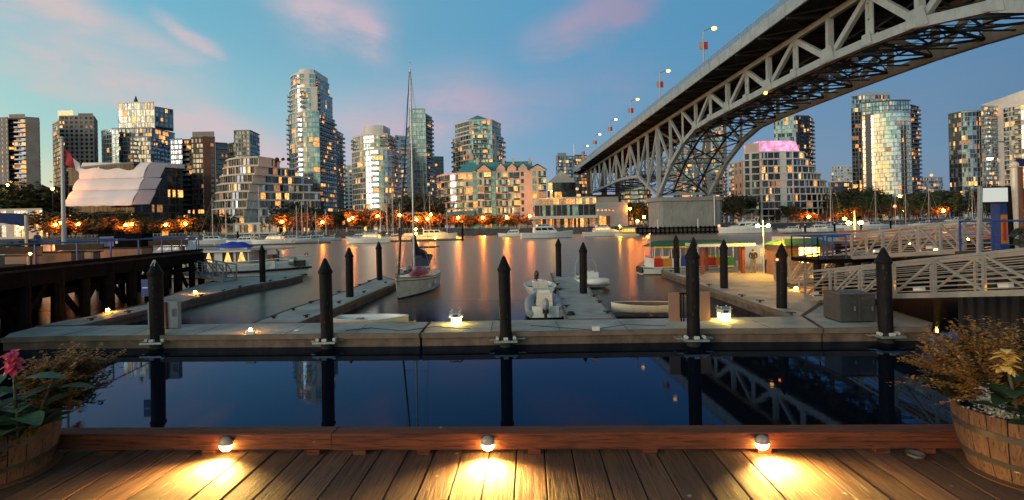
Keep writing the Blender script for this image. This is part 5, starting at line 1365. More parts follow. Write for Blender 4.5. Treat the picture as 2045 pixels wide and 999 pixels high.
for z_, w_ in ((4.6,.95),(8.4,.75)): q = MB(); q.bar((.55,-w_,z_),(.55,w_,z_),.05,.035,'mast_alu'); q.build('spreader', t)
q = MB(); q.tube([(4.35,0,1.35),(.75,0,mh-.2)], [.075,.03], 'sail_dark', 8); q.build('furled_jib', t)
q = MB()
for a, b_ in (((.5,1.35,1.0),(.55,.95,4.6)),((.55,.95,4.6),(.55,.75,8.4)),((.55,.75,8.4),(.55,0,mh-.1)),((.5,-1.35,1.0),(.55,-.95,4.6)),((.55,-.95,4.6),(.55,-.75,8.4)),((.55,-.75,8.4),(.55,0,mh-.1)),((-4.5,0,1.1),(.55,0,mh-.05)),((.1,1.3,1.0),(.55,0,4.5)),((.1,-1.3,1.0),(.55,0,4.5))): q.tube([a,b_], .011, 'mast_alu', 4, False)
q.build('rigging', t)
q = MB(); q.tube([(.5,0,2.0),(-3.1,0,1.95)], .05, 'mast_alu', 8); q.build('boom', t)
q = MB(); q.tube([(.45,0,3.6),(.35,0,2.9),(-.1,0,2.35),(-1.2,0,2.25),(-3.0,0,2.12)], [.06,.2,.27,.2,.10], 'sail_dark', 10); smooth_by_angle(q.build('sail_cover', t), 60)
q = MB()      # sprayhood and bimini
for x0, x1, z0, z1, w_ in ((-2.0,-1.2,1.35,2.0,.85),): 
    q.add([(x0,-w_,z1),(x0,w_,z1),(x1,w_*.8,z0),(x1,-w_*.8,z0),(x0+.3,-w_*.9,z1+.1),(x0+.3,w_*.9,z1+.1)], ((0,4,5,1),(4,3,2,5),(0,3,4),(1,5,2)), 'sail_dark')
q.box(-4.0,-2.3,-.95,.95,2.45,2.52,'sail_dark')
for s in (-.92,.92):
    for x_ in (-4.0,-2.3): q.bar((x_,s,1.0),(x_,s,2.46),.03,.03,'galv')
q.build('canopy', t)
q = MB()
for k in range(7):
    for s in (-1,1):
        p = dv[4+2*k] if 4+2*k < len(dv) else dv[-1]; q.tube([(p[0],s*p[1]*.95,p[2]),(p[0],s*p[1]*.95,p[2]+.6)], .012, 'galv', 5)
for s in (-1,1):
    for h_ in (.32,.6): q.tube([(p[0],s*p[1]*.95,p[2]+h_) for p in dv[3:20]], .009, 'galv', 4)
for h_ in (.35,.68): q.tube([(dv[19][0],-.35,dv[19][2]+h_),(L*.55,0,1.45+h_),(dv[19][0],.35,dv[19][2]+h_)], .014, 'galv', 5); q.tube([(-4.2,-1,.95+h_),(-4.62,-.8,.95+h_),(-4.62,.8,.95+h_),(-4.2,1,.95+h_)], .014, 'galv', 5)
for y_ in (-.8,.8): q.tube([(-4.6,y_,.9),(-4.6,y_,1.65)], .014, 'galv', 5)
q.tube([(-4.4,.6,1),(-4.4,.6,3.2)], .03, 'galv', 6); q.tube([(-4.4,.6,3.15),(-4.0,-.6,3.15)], .02, 'galv', 5); q.build('rail', t)
q = MB(); q.box(3.2,4.2,-.3,.3,1.25,1.32,'varnish'); q.sphere((3.0,.35,1.5), .28, 'clear_plastic', 10, 6, (1.1,.8,.7)); q.tube([(4.5,.1,1.25),(4.85,.1,1.0),(4.7,.1,.8)], .04, 'galv', 6); q.build('anchor', t)
d = (g0-g1).normalized(); ang = math.atan2(d.y, d.x)-R(8)
bow = Vector((math.cos(ang), math.sin(ang), 0)); ang = R(-95); bow = Vector((math.cos(ang), math.sin(ang), 0)); t.rotation_euler = (0,0,ang); t.location = g0-bow*(L*.37-.25)+Vector((-.25,0,0)); t.scale = (.75,.78,1.03)
t.location.z = 0
t2 = thing('covered_dinghy', 'dinghy under a dark red cover lying on the sailboat deck', 'dinghy'); q = MB()
N = 14; vs = []
for i in range(N+1):
    u = i/N; wv = .62*math.sin(math.pi*min(1,(u*.92+.04)))**.55; hv = .42*math.sin(math.pi*(u*.94+.03))**.6
    for j in range(9): a = math.pi*j/8; vs.append((-1.7+3.4*u, wv*math.cos(a), hv*math.sin(a)))
q.add(vs, [(i*9+j,(i+1)*9+j,(i+1)*9+j+1,i*9+j+1) for i in range(N) for j in range(8)]+[tuple(range(9)),tuple(N*9+j for j in range(9))[::-1]], 'red_hull'); smooth_by_angle(q.build('cover', t2), 60)
q = MB(); q.tube([(0,.66,0),(0,.5,.32),(0,0,.45),(0,-.5,.32),(0,-.66,0)], .015, 'rope_white', 5); q.build('strap', t2)
perp = Vector((-bow.y, bow.x, 0)); t2.location = t.location+bow*.75+perp*.42+Vector((0,0,1.12)); t2.rotation_euler = (0,0,ang+R(5)); t2.scale = (.92,.85,1)
# white skiff, rowing boat
def openboat(L, B, H, m_in, m_out, lab, name='rowing_boat', benches=2, up=False):
    t = thing(name, lab, 'boat'); q = MB(); N = 14; W_ = 7; vs = []
    for off in (0, 1):
        for i in range(N+1):
            u = i/N; b_ = B/2*(math.sin(math.pi*min(.5,u*.5/.62) if u < .62 else math.pi/2) if False else (1-(abs(u-.42)/.58)**2.6 if u > .42 else 1-.35*((.42-u)/.42)**2)); b_ = max(b_,.02)
            if off: b_ = max(b_-.035,.01)
            z = H+.12*H*(abs(u-.4)/.6)**2
            for j in range(W_):
                a = math.pi*(j/(W_-1)); vs.append((-L/2+L*u+(-.02 if off else 0)*0, b_*math.cos(a)*(1 if abs(math.cos(a))>.9 else 1), z-(z*(.95 if not off else .86))*math.sin(a)**.7))
    M_ = (N+1)*W_; f1 = [(i*W_+j,(i+1)*W_+j,(i+1)*W_+j+1,i*W_+j+1) for i in range(N) for j in range(W_-1)]
    q.add(vs[:M_], f1+[tuple(range(W_))], m_out); q.add(vs[M_:], [f[::-1] for f in f1]+[tuple(range(W_))[::-1]], m_in); smooth_by_angle(q.build('hull', t), 50)
    q = MB()
    for s in (0, W_-1): q.tube([vs[i*W_+s] for i in range(N+1)], .025, m_out, 5)
    q.tube([vs[0],vs[W_-1]], .025, m_out, 5); q.build('gunwale', t)
    for k in range(benches):
        x_ = -L*.22+L*.36*k; q = MB(); q.box(x_-.12,x_+.12,-B*.42,B*.42,H*.68,H*.72,m_in if m_in != 'gelcoat' else 'varnish'); q.build('bench', t)
    return t
t = openboat(2.75, 1.15, .36, 'gelcoat', 'gelcoat_cream', 'narrow cream skiff lying along the back edge of the near dock', 'skiff', 1)
g_ = gnd(733,644,BZ); t.location = (g_.x, g_.y+.66, .12); t.rotation_euler = (0,0,R(-1))
t = openboat(2.6, 1.15, .42, 'varnish', 'gelcoat_cream', 'small brown rowing boat floating against the back of the near dock', benches=2); g_ = gnd(1300,640,0); t.location = (g_.x, g_.y+1.1, .05); t.rotation_euler = (0,0,R(172))
def outboard(par, x_, z_, m='black_plastic', s=1.0, cm=None):
    q = MB(); q.sphere((x_-.1*s,0,z_+.35*s), .2*s, cm or m, 10, 6, (1.1,.75,1.25)); q.box(x_-.16*s,x_-.04*s,-.06*s,.06*s,z_-.4*s,z_+.2*s,m); q.box(x_-.02,x_+.1*s,-.12*s,.12*s,z_-.05,z_+.15*s,m); return q.build('outboard_motor', par)
def inflatable(L, B, lab, m='tube_grey', seat=True, arch=False, console='gelcoat', r_=.22):
    t = thing('inflatable_boat', lab, 'boat')
    path = [(-L/2,B/2-r_,.28)]+[(L*.15*k/3,B/2-r_,.28+.02*k) for k in range(4)]
    for a in range(15,91,15): path.append((L*.15+(L*.35-r_)*math.sin(R(a)), (B/2-r_)*math.cos(R(a)), .34+.18*math.sin(R(a))))
    full = path+[(p[0],-p[1],p[2]) for p in path[::-1][1:]]
    q = MB(); q.tube(full, [r_*.6]+[r_]*(len(full)-2)+[r_*.6], m, 12); smooth_by_angle(q.build('tube', t), 60)
    q = MB(); q.tube([(p[0],p[1]*(1+(r_+.0)/max(.4,abs(p[1]))) if abs(p[1])>.3 else p[1],p[2]) for p in full[1:-1]], .03, 'hull_navy', 5); q.build('rubbing_strake', t)
    q = MB(); q.box(-L/2+.1,L*.22,-B/2+r_,B/2-r_,.1,.2,'gelcoat'); q.box(-L/2+.05,-L/2+.13,-B/2+r_*1.5,B/2-r_*1.5,.1,.55,'gelcoat'); q.build('floor', t)
    if seat:
        q = MB(); q.box(-.55,-.1,-.35,.35,.2,.62,'gelcoat_cream'); q.box(-.6,-.5,-.33,.33,.6,.95,'gelcoat_cream'); q.build('seat', t)
        q = MB(); q.box(.25,.6,-.28,.28,.2,.95,console); q.bar((.35,-.25,.95),(.5,-.2,1.25),.03,.03,'galv'); q.bar((.35,.25,.95),(.5,.2,1.25),.03,.03,'galv'); q.build('console', t)
    if arch:
        q = MB(); x_ = -L*.36; z_ = 1.75
        for s in (-1,1): q.tube([(x_+.25,s*(B/2-r_),.35),(x_,s*(B/2-r_-.05),1.2),(x_-.05,s*(B/2-r_-.3),z_)], .03, 'galv', 6)
        q.tube([(x_-.05,-(B/2-r_-.3),z_),(x_-.05,(B/2-r_-.3),z_)], .03, 'galv', 6); q.build('arch', t)
    return t
t = inflatable(3.6, 1.9, 'white inflatable with navy stripe and steel arch, right of the centre finger', 'gelcoat', arch=True); outboard(t, -1.9, .35)
g_ = gnd(1199,583,0); t.location = (g_.x-.15, g_.y+2.1, 0); t.rotation_euler = (0,0,R(-84))
t = inflatable(3.3, 1.75, 'grey inflatable with cream seat, stern toward the near dock', 'tube_grey'); outboard(t, -1.8, .35, cm='tube_grey')
q = MB(); q.box(-1.5,-1.05,.28,.55,.2,.48,'red_hull'); q.build('fuel_tank', t)
q = MB(); q.box(-1.5,-1.05,-.55,-.28,.2,.48,'red_hull'); q.build('fuel_tank', t)
g_ = gnd(1093,641,0); t.location = (g_.x+.0, g_.y+1.75, 0); t.rotation_euler = (0,0,R(88))
t = openboat(3.6, 1.7, .6, 'gelcoat', 'gelcoat', 'white open dinghy with outboard motor ahead of the grey inflatable', 'motor_dinghy', 2); outboard(t, 1.9, .6)
q = MB(); q.box(-.5,0,-.4,.4,.3,.8,'gelcoat_cream'); q.build('seat', t)
g_ = gnd(1088,600,0); t.location = (g_.x-.15, g_.y+1.9, 0); t.rotation_euler = (0,0,R(92))
# ---------------------------------------------------------------- trestle wharf on the left
WZ = 2.5
W0, W1 = Vector((-18.55,15.2,0)), Vector((-21.95,33.4,0))
dW = (W1-W0).normalized(); nW = Vector((-dW.y, dW.x, 0)); LW = (W1-W0).length   # nW points away from the basin (left)
if nW.x > 0: nW = -nW
t = thing('trestle_wharf', 'dark timber trestle wharf on tarred piles with blue railing at the left', 'wharf', (W0.x,W0.y,0))
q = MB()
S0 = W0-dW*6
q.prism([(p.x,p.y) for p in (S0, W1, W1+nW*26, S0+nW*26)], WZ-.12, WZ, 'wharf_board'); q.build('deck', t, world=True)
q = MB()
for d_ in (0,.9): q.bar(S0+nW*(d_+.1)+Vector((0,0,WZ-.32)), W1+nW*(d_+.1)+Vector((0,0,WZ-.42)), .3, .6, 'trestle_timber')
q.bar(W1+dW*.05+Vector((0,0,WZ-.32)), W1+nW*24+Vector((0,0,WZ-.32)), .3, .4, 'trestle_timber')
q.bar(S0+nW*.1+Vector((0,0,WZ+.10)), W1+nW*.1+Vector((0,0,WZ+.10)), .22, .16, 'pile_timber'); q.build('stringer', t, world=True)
rr = random.Random(3)
k = -5.0
pp = []
while k < LW+.1: pp.append(k); k += 1.7
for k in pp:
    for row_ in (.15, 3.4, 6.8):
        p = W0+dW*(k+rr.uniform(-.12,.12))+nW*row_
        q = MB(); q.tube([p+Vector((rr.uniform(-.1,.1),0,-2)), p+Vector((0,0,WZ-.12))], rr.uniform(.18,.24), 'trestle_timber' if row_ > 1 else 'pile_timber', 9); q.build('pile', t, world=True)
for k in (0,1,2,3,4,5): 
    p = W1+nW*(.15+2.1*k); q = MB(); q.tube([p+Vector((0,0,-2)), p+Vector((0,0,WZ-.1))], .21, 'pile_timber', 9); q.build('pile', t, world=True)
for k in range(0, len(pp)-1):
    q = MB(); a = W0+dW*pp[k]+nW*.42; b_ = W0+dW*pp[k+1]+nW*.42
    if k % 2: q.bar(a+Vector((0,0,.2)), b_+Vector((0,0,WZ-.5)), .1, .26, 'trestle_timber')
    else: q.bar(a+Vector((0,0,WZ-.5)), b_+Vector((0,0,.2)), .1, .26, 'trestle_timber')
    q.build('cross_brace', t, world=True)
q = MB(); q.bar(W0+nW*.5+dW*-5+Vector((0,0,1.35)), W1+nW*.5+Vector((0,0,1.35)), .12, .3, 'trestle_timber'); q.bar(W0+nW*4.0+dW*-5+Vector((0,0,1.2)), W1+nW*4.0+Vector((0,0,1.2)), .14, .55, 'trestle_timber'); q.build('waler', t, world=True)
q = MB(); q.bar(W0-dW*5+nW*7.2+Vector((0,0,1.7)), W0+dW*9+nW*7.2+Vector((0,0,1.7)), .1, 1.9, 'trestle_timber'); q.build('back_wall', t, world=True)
q = MB()
q.tube([S0+nW*.1+Vector((0,0,WZ+1.02)), W1+nW*.1+Vector((0,0,WZ+1.02)), W1+nW*9+Vector((0,0,WZ+1.02))], .035, 'blue_paint', 8)
k = -5.4
while k < LW: p = W0+dW*k+nW*.1; q.bar(p+Vector((0,0,WZ-.25)), p+Vector((0,0,WZ+1.0)), .05, .05, 'blue_paint'); k += 2.35
for k in (2,4,6.5,9): p = W1+nW*k; q.bar(p+Vector((0,0,WZ-.1)), p+Vector((0,0,WZ+1.0)), .05, .05, 'blue_paint')
q.build('railing', t, world=True)
# second railing, benches, planters on the wharf
t = thing('railing', 'long low blue railing along the back of the trestle wharf', 'railing', (W0.x-16,W0.y+8,WZ))
q = MB(); a, b_ = at(-60,484,34), at(392,479,38); q.tube([a,b_], .035, 'blue_paint', 6); n = 12
for k in range(n+1): p = a.lerp(b_, k/n); q.bar((p.x,p.y,WZ), p, .05, .05, 'blue_paint')
q.build('rail', t, world=True)
def bench(px, py, Yd, L, lab):
    a = at(px, py, Yd); t = thing('bench', lab, 'bench', (a.x, Yd, WZ), group='benches and planters on the trestle wharf')
    q = MB(); q.box(-L/2,L/2,-.25,.25,.42,.48,'wharf_board'); q.build('seat', t)
    q = MB(); q.box(-L/2,L/2,.24,.29,.52,.85,'wharf_board'); q.build('backrest', t)
    for s in (-1,1): q = MB(); q.box(s*L*.42-.06,s*L*.42+.06,-.22,.22,0,.42,'brown_board'); q.build('leg', t)
bench(25,500,21.5,2.2,'brown wharf bench near the left frame edge'); bench(150,500,25,2.6,'brown wharf bench below the flagpole'); bench(330,490,31,2.6,'brown wharf bench near the end of the trestle wharf')
for px, Yd, L, lab in ((90,23,3.2,'low timber planter box left of the flagpole on the wharf'),(230,27,3.6,'low timber planter box right of the flagpole on the wharf')):
    a = at(px, 500, Yd); t = thing('planter', lab, 'planter', (a.x,Yd,WZ), group='benches and planters on the trestle wharf')
    q = MB(); q.box(-L/2,L/2,-.35,.35,0,.5,'brown_board'); q.build('box', t); q = MB(); q.box(-L/2-.04,L/2+.04,-.4,.4,.5,.56,'wharf_board'); q.build('cap_board', t)
for px, py, Yd, lab in ((157,515,25,'small orange lamp on the trestle wharf under the flagpole'),(262,505,28,'small orange lamp on the trestle wharf near its far end'),(384,549,32,'orange lamp under the end of the trestle wharf'),(60,507,21,'small orange lamp on the trestle wharf near the frame edge')):
    p = at(px,py,Yd); z0_ = WZ if py < 520 else p.z-.4; t = thing('wharf_light', lab, 'light', (p.x,Yd,z0_)); q = MB(); q.sphere((0,0,p.z-z0_), .05, 'dock_orange', 8, 5); q.build('bulb', t); q = MB(); q.box(-.04,.04,-.04,.04,0,max(.02,p.z-z0_-.04),'black_plastic'); q.build('base', t)
for px, py, Yd, s_, lab in ((252,494,33,(1.5,.5,.5),'dark storage box with lit blue side behind the wharf rail'),):
    a = at(px,py,Yd); t = thing('storage_box', lab, 'box', (a.x,Yd,WZ)); q = MB(); q.box(-s_[0],s_[0],-s_[1],s_[1],0,1.35,'trestle_timber'); q.build('body', t); q = MB(); q.box(-1.4,-.4,-.53,-.501,.5,1.2,'blue_paint'); q.box(-.30,-.15,-.53,-.501,.7,1.0,'white_paint'); q.build('label_panel', t)
# flagpole
fp = at(128,482,30); ft = at(128,277,30)
t = thing('flagpole', 'tall pale steel flagpole with a limp red and white flag', 'flagpole', (fp.x,30,WZ))
q = MB(); q.tube([(0,0,0),(0,0,ft.z-WZ)], [.13,.075], 'mast_white', 12); q.build('pole', t)
q = MB(); q.sphere((0,0,ft.z-WZ+.05), .11, 'mast_white', 8, 5); q.bar((-.25,0,ft.z-WZ-1.2),(.1,0,ft.z-WZ-1.2),.03,.03,'galv'); q.build('finial', t)
q = MB(); N = 10; P_ = []
zt_ = at(130,292,30).z-WZ; 
for i in range(N+1):
    for j in range(5):
        u = i/N; P_.append((.10+.95*u, .08*math.sin(u*7+j*.6), zt_-.15-.95*u**1.1-j*.24*(1-.35*u)))
q.add(P_, [(i*5+j,(i+1)*5+j,(i+1)*5+j+1,i*5+j+1) for i in range(N) for j in range(4)], 'flag_red')
for k, f in enumerate(q.f):
    if 7*4 <= k < 10*4: q.m[k] = q.mi('gelcoat')
q.build('flag', t)
t2 = thing('lamp_standard', 'thin cream post in front of the flagpole on the wharf', 'post', (at(53,500,26).x,26,WZ)); q = MB(); q.tube([(0,0,0),(0,0,at(53,430,26).z-WZ)], .06, 'gelcoat_cream', 8); q.build('pole', t2); q = MB(); q.lathe([(.12,0),(.12,.03),(.06,.04)], 'gelcoat_cream'); q.build('base_plate', t2)
# blue awning, shrub, person at the far left
t = thing('awning', 'dark blue fabric awning at the left frame edge', 'awning', at(20,430,28)); q = MB()
a, b_, c_, d_ = at(-40,424,29), at(54,427,29), at(54,451,27.6), at(-40,438,27.6)
N = 8; vs = []
for i in range(N+1):
    u = i/N; vs += [a.lerp(b_,u), a.lerp(b_,u).lerp(d_.lerp(c_,u),.5)+Vector((0,0,-.06)), d_.lerp(c_,u)+Vector((0,0,-.03*(i%2)))]
q.add(vs+[v+Vector((0,.03,-.04)) for v in vs], [(3*i+j,3*i+3+j,3*i+4+j,3*i+1+j) for i in range(N) for j in (0,1)]+[tuple(x+3*(N+1) for x in (3*i+1+j,3*i+4+j,3*i+3+j,3*i+j)) for i in range(N) for j in (0,1)], 'navy_cloth'); q.build('canopy', t, world=True)
q = MB(); q.tube([(b_.x,29,WZ),b_], .05, 'galv', 6); q.tube([(c_.x,27.6,WZ),c_], .05, 'galv', 6); q.build('pole', t, world=True)
p = at(30,478,27)
t = thing('shrub', 'dark spiky shrub on the wharf under the blue awning', 'shrub', (p.x,27,WZ)); q = leafmesh(77, 8, 500, .07, 'foliage_dark'); o = q.build('foliage', t); o.scale = (1.5,1.2,1.2)
q = MB(); q.lathe([(.25,0),(.33,.35),(.28,.36)], 'brown_board'); q.build('pot', t)
# ---------------------------------------------------------------- people
def person(label, loc, rz, H=1.72, J=None, top='cloth_dark', legs='jeans', hair='hair', shoes='black_plastic'):
    """one continuous body grown from a jointed skeleton; J overrides joint positions (fractions of height)"""
    j = dict(pel=(0,0,.53), sp=(0,.005,.62), ch=(0,.005,.74), nk=(0,.005,.835), hd0=(0,-.005,.875), hd1=(0,-.01,.945),
        shL=(-.105,.005,.805), elL=(-.135,.01,.64), wrL=(-.14,-.04,.50), haL=(-.14,-.055,.455),
        hiL=(-.052,0,.50), knL=(-.058,-.012,.27), anL=(-.06,.01,.05), toL=(-.065,-.085,.018))
    for k in list(j):
        if k.endswith('L'): j[k[:-1]+'R'] = (-j[k][0], *j[k][1:])
    j.update(J or {})
    rad = dict(pel=.075, sp=.066, ch=.078, nk=.03, hd0=.043, hd1=.052, sh=.04, el=.027, wr=.018, ha=.022, hi=.056, kn=.036, an=.023, to=.022)
    names = list(j); idx = {n_: i for i, n_ in enumerate(names)}
    vs = [Vector(j[n_])*H for n_ in names]; rs = [rad[n_ if n_ in rad else n_[:-1]]*H for n_ in names]
    E = [('pel','sp'),('sp','ch'),('ch','nk'),('nk','hd0'),('hd0','hd1')]
    for s in 'LR': E += [('ch','sh'+s),('sh'+s,'el'+s),('el'+s,'wr'+s),('wr'+s,'ha'+s),('pel','hi'+s),('hi'+s,'kn'+s),('kn'+s,'an'+s),('an'+s,'to'+s)]
    ed = [(idx[a], idx[b_]) for a, b_ in E]
    for s in 'LR':       # fingers and thumb
        d = (Vector(j['ha'+s])-Vector(j['wr'+s])).normalized()
        for f_ in range(5):
            off = Vector((0,(-.013+.0085*f_)*1.0,0)); L_ = (.032,.042,.045,.042,.034)[f_]
            vs.append((Vector(j['ha'+s])+off*(2.2 if f_ == 0 else 1)+d*L_*(.5 if f_ == 0 else 1))*H); rs.append(.0055*H); ed.append((idx['ha'+s], len(vs)-1))
    me = bpy.data.meshes.new('person'); me.from_pydata([tuple(v) for v in vs], ed, []); me.update()
    o = bpy.data.objects.new('tmp', me); col.objects.link(o)
    m1 = o.modifiers.new('s', 'SKIN'); m1.use_smooth_shade = True
    for i, r_ in enumerate(rs): me.skin_vertices[0].data[i].radius = (r_*(1.15 if i < 3 else 1), r_*(.8 if i < 3 else 1))
    me.skin_vertices[0].data[0].use_root = True
    m2 = o.modifiers.new('u', 'SUBSURF'); m2.levels = 2; m2.render_levels = 2
    dg = bpy.context.evaluated_depsgraph_get(); ev = bpy.data.meshes.new_from_object(o.evaluated_get(dg)); bpy.data.objects.remove(o)
    ev.name = 'person'; ev.materials.clear()
    for m_ in ('skin', top, legs, hair, shoes): ev.materials.append(MATS[m_])
    J_ = {k: Vector(v)*H for k, v in j.items()}
    seg = [('hd0','hd1',0),('nk','hd0',0),('pel','sp',1),('sp','ch',1),('ch','nk',1)]
    for s in 'LR': seg += [('ch','sh'+s,1),('sh'+s,'el'+s,1),('el'+s,'wr'+s,1),('wr'+s,'ha'+s,0),('pel','hi'+s,2),('hi'+s,'kn'+s,2),('kn'+s,'an'+s,2),('an'+s,'to'+s,4)]
    for pl in ev.polygons:
        c_ = pl.center; best = 9; mm = 1
        for a, b_, m_ in seg:
            A, B_ = J_[a], J_[b_]; d = B_-A; tt = max(0, min(1, (c_-A).dot(d)/d.length_squared)); dd = (c_-A-d*tt).length
            if dd < best: best = dd; mm = m_
        if mm == 0 and (c_-J_['hd1']).length < .09*H and (c_.z > J_['hd1'].z+.02*H or (c_-J_['hd1']).y > .012*H): mm = 3
        pl.material_index = mm; pl.use_smooth = True
    o = bpy.data.objects.new('person', ev); col.objects.link(o); o.location = loc; o.rotation_euler = (0,0,rz)
    tag(o, label, 'person')
    hd = J_['hd1']      # nose and ears are small separate tufts of the same head: a face
    q = MB(); q.sphere((hd.x,hd.y-.052*H,hd.z-.012*H), .009*H, 'skin', 6, 4, (1,1.2,1.4)); q.build('nose', o)
    for s in (-1,1):
        q = MB(); q.sphere((hd.x+s*.052*H,hd.y+.005*H,hd.z-.01*H), .011*H, 'skin', 6, 4, (.5,1,1.5)); q.build('ear', o)
        q = MB(); q.sphere((hd.x+s*.02*H,hd.y-.046*H,hd.z+.0*H), .006*H, 'hair', 6, 4); q.build('eye', o)
    return o
# ---------------------------------------------------------------- houseboat on the left
g_ = gnd(500,562,0)
YH = 40.6
t = thing('houseboat', 'white wooden houseboat with curtained lit windows and black waterline stripe', 'boat')
xa = at(385,520,YH).x; xb = at(608,520,YH-.5).x; L = xb-xa
q, dv = hullmb(L+3, 3.6, 1.2, 'white_paint', boot='boot_dark', deck='wharf_board', sheer=.55, stern=.9, ns=18, fine=2.4); smooth_by_angle(q.build('hull', t), 45)
q = MB()
for s in (-1,1): q.tube([(p[0],s*(p[1]*.97+.02),p[2]*.45) for p in dv], .10, 'hull_navy', 6)
q.build('rub_rail', t)
q = MB()
for s in (-1,1): q.tube([(p[0],s*(p[1]+.0),p[2]+.22) for p in dv[8:]], .05, 'white_paint', 6)
q.build('bulwark', t)
hx = L/2+1.5
def hx_(px): return at(px,520,YH-1.5).x-(xb-hx)
q = MB(); x0, x1 = -hx+.3, hx_(497); z0_, z1_ = .85, at(430,503,YH).z
q.box(x0,x1,-1.45,1.45,z0_,z1_,'white_paint'); q.build('cabin', t)
q = MB(); q.box(x0-.2,x1+.25,-1.7,1.7,z1_+.003,z1_+.14,'white_paint'); q.box(x0,x1+2.6,-1.35,1.35,z1_+.142,z1_+.19,'grey_panel'); q.build('roof', t)
for px0, px1 in ((408,425),(445,464),(472,492)):
    a, c_ = hx_(px0), hx_(px1); zt_, zb_ = at(440,505,YH-1.5).z, at(440,524,YH-1.5).z
    w_ = MB(); w_.box(a-.05,a,-1.49,-1.44,zb_-.05,zt_+.05,'varnish'); w_.box(c_,c_+.05,-1.49,-1.44,zb_-.05,zt_+.05,'varnish'); w_.box(a,c_,-1.49,-1.44,zb_-.05,zb_,'varnish'); w_.box(a,c_,-1.49,-1.44,zt_,zt_+.05,'varnish'); wo = w_.build('window', t)
    w_ = MB(); w_.quad((a,-1.455,zb_),(c_,-1.455,zb_),(c_,-1.455,zt_),(a,-1.455,zt_),'boat_glow'); w_.build('pane', wo)
    w_ = MB(); mx = (a+c_)/2
    for s, e in ((a,a+(mx-a)*.8),(c_,c_+(mx-c_)*.8)):
        w_.add([(s,-1.462,zt_),(e,-1.462,zt_),(s+(e-s)*.25,-1.462,zb_),(s,-1.462,zb_)], ((0,1,2,3) if s < e else (3,2,1,0),), 'cloth_dark' if px0 < 470 else 'cloth_tan')
    w_.build('curtain', wo)
q = MB(); a, c_ = hx_(530), hx_(541); q.box(a,c_,-1.2,-.3,.8,z1_-.3,'varnish'); q.build('door', t)
q = MB(); q.box(hx_(527),hx_(546),-1.25,-.3,.7,1.35,'white_paint'); q.build('locker', t)
q = MB(); xx = hx_(575); q.tube([(xx-.2,-.6,1.25),(xx+.2,-.6,1.25)], .38, 'galv', 12); q.box(xx+.2,xx+.9,-.8,-.2,.8,1.3,'black_plastic'); q.build('anchor_winch', t)
q = MB(); q.tube([(hx_(598),0,1.0),(hx_(598),0,at(598,500,YH).z)], .02, 'galv', 5); q.build('bow_staff', t)
q = MB(); xx = hx_(597); q.lathe([(.10,-.03),(.17,-.03),(.17,.03),(.10,.03),(.10,-.03)], 'flag_red', n=12); o = q.build('life_ring', t); o.location = (xx,-.05,1.75); o.rotation_euler = (R(90),0,0)
q = MB(); q.box(hx_(470),hx_(512),-1.56,-1.50,.98,1.05,'boot_dark'); q.build('grab_rail', t)
t.location = (xb-hx, YH, 0); t.rotation_euler = (0,0,0)
zR = z1_+.19
p = at(472,490,YH); t2 = thing('covered_dinghy', 'dinghy under a bright blue cover on the houseboat roof', 'dinghy', (p.x,YH-.2,zR))
q = MB(); N = 16; vs = []; Ld = at(507,486,YH).x-at(437,486,YH).x
for i in range(N+1):
    u = i/N; wv = .65*math.sin(math.pi*(u*.94+.03))**.6; hv = .50*math.sin(math.pi*(u*.9+.05))**.8*(1+.08*math.sin(u*19))
    for j in range(9): a = math.pi*j/8; vs.append((-Ld/2+Ld*u, -wv*math.cos(a), .16+hv*math.sin(a)**.8))
q.add(vs, [(i*9+j+1,(i+1)*9+j+1,(i+1)*9+j,i*9+j) for i in range(N) for j in range(8)]+[tuple(range(9)),tuple(N*9+j for j in range(9))[::-1]], 'blue_cloth'); smooth_by_angle(q.build('cover', t2), 50)
q = MB(); q.box(-Ld*.36,Ld*.4,-.35,.35,-.0,.17,'white_paint'); q.build('hull', t2)
p = at(550,531,YH-1.2)
person('man in a pale blue shirt and jeans leaning over the houseboat deck', (p.x,YH-.7,.78), R(-70), 1.66, dict(hd1=(0,-.09,.92), hd0=(0,-.06,.865), nk=(0,-.035,.83), wrL=(-.10,-.13,.60), haL=(-.10,-.16,.58)), top='cloth_blue', legs='jeans')
# white boat bow behind the wharf
t = motor_yacht(9.5, 'white fishing boat with its bow rising behind the end of the trestle wharf', True, canopy=None); t['group'] = 'motor boats moored in the marina'; p = gnd(345,505,0); t.location = (at(348,500,62).x,62,0); t.rotation_euler = (0,0,R(172))
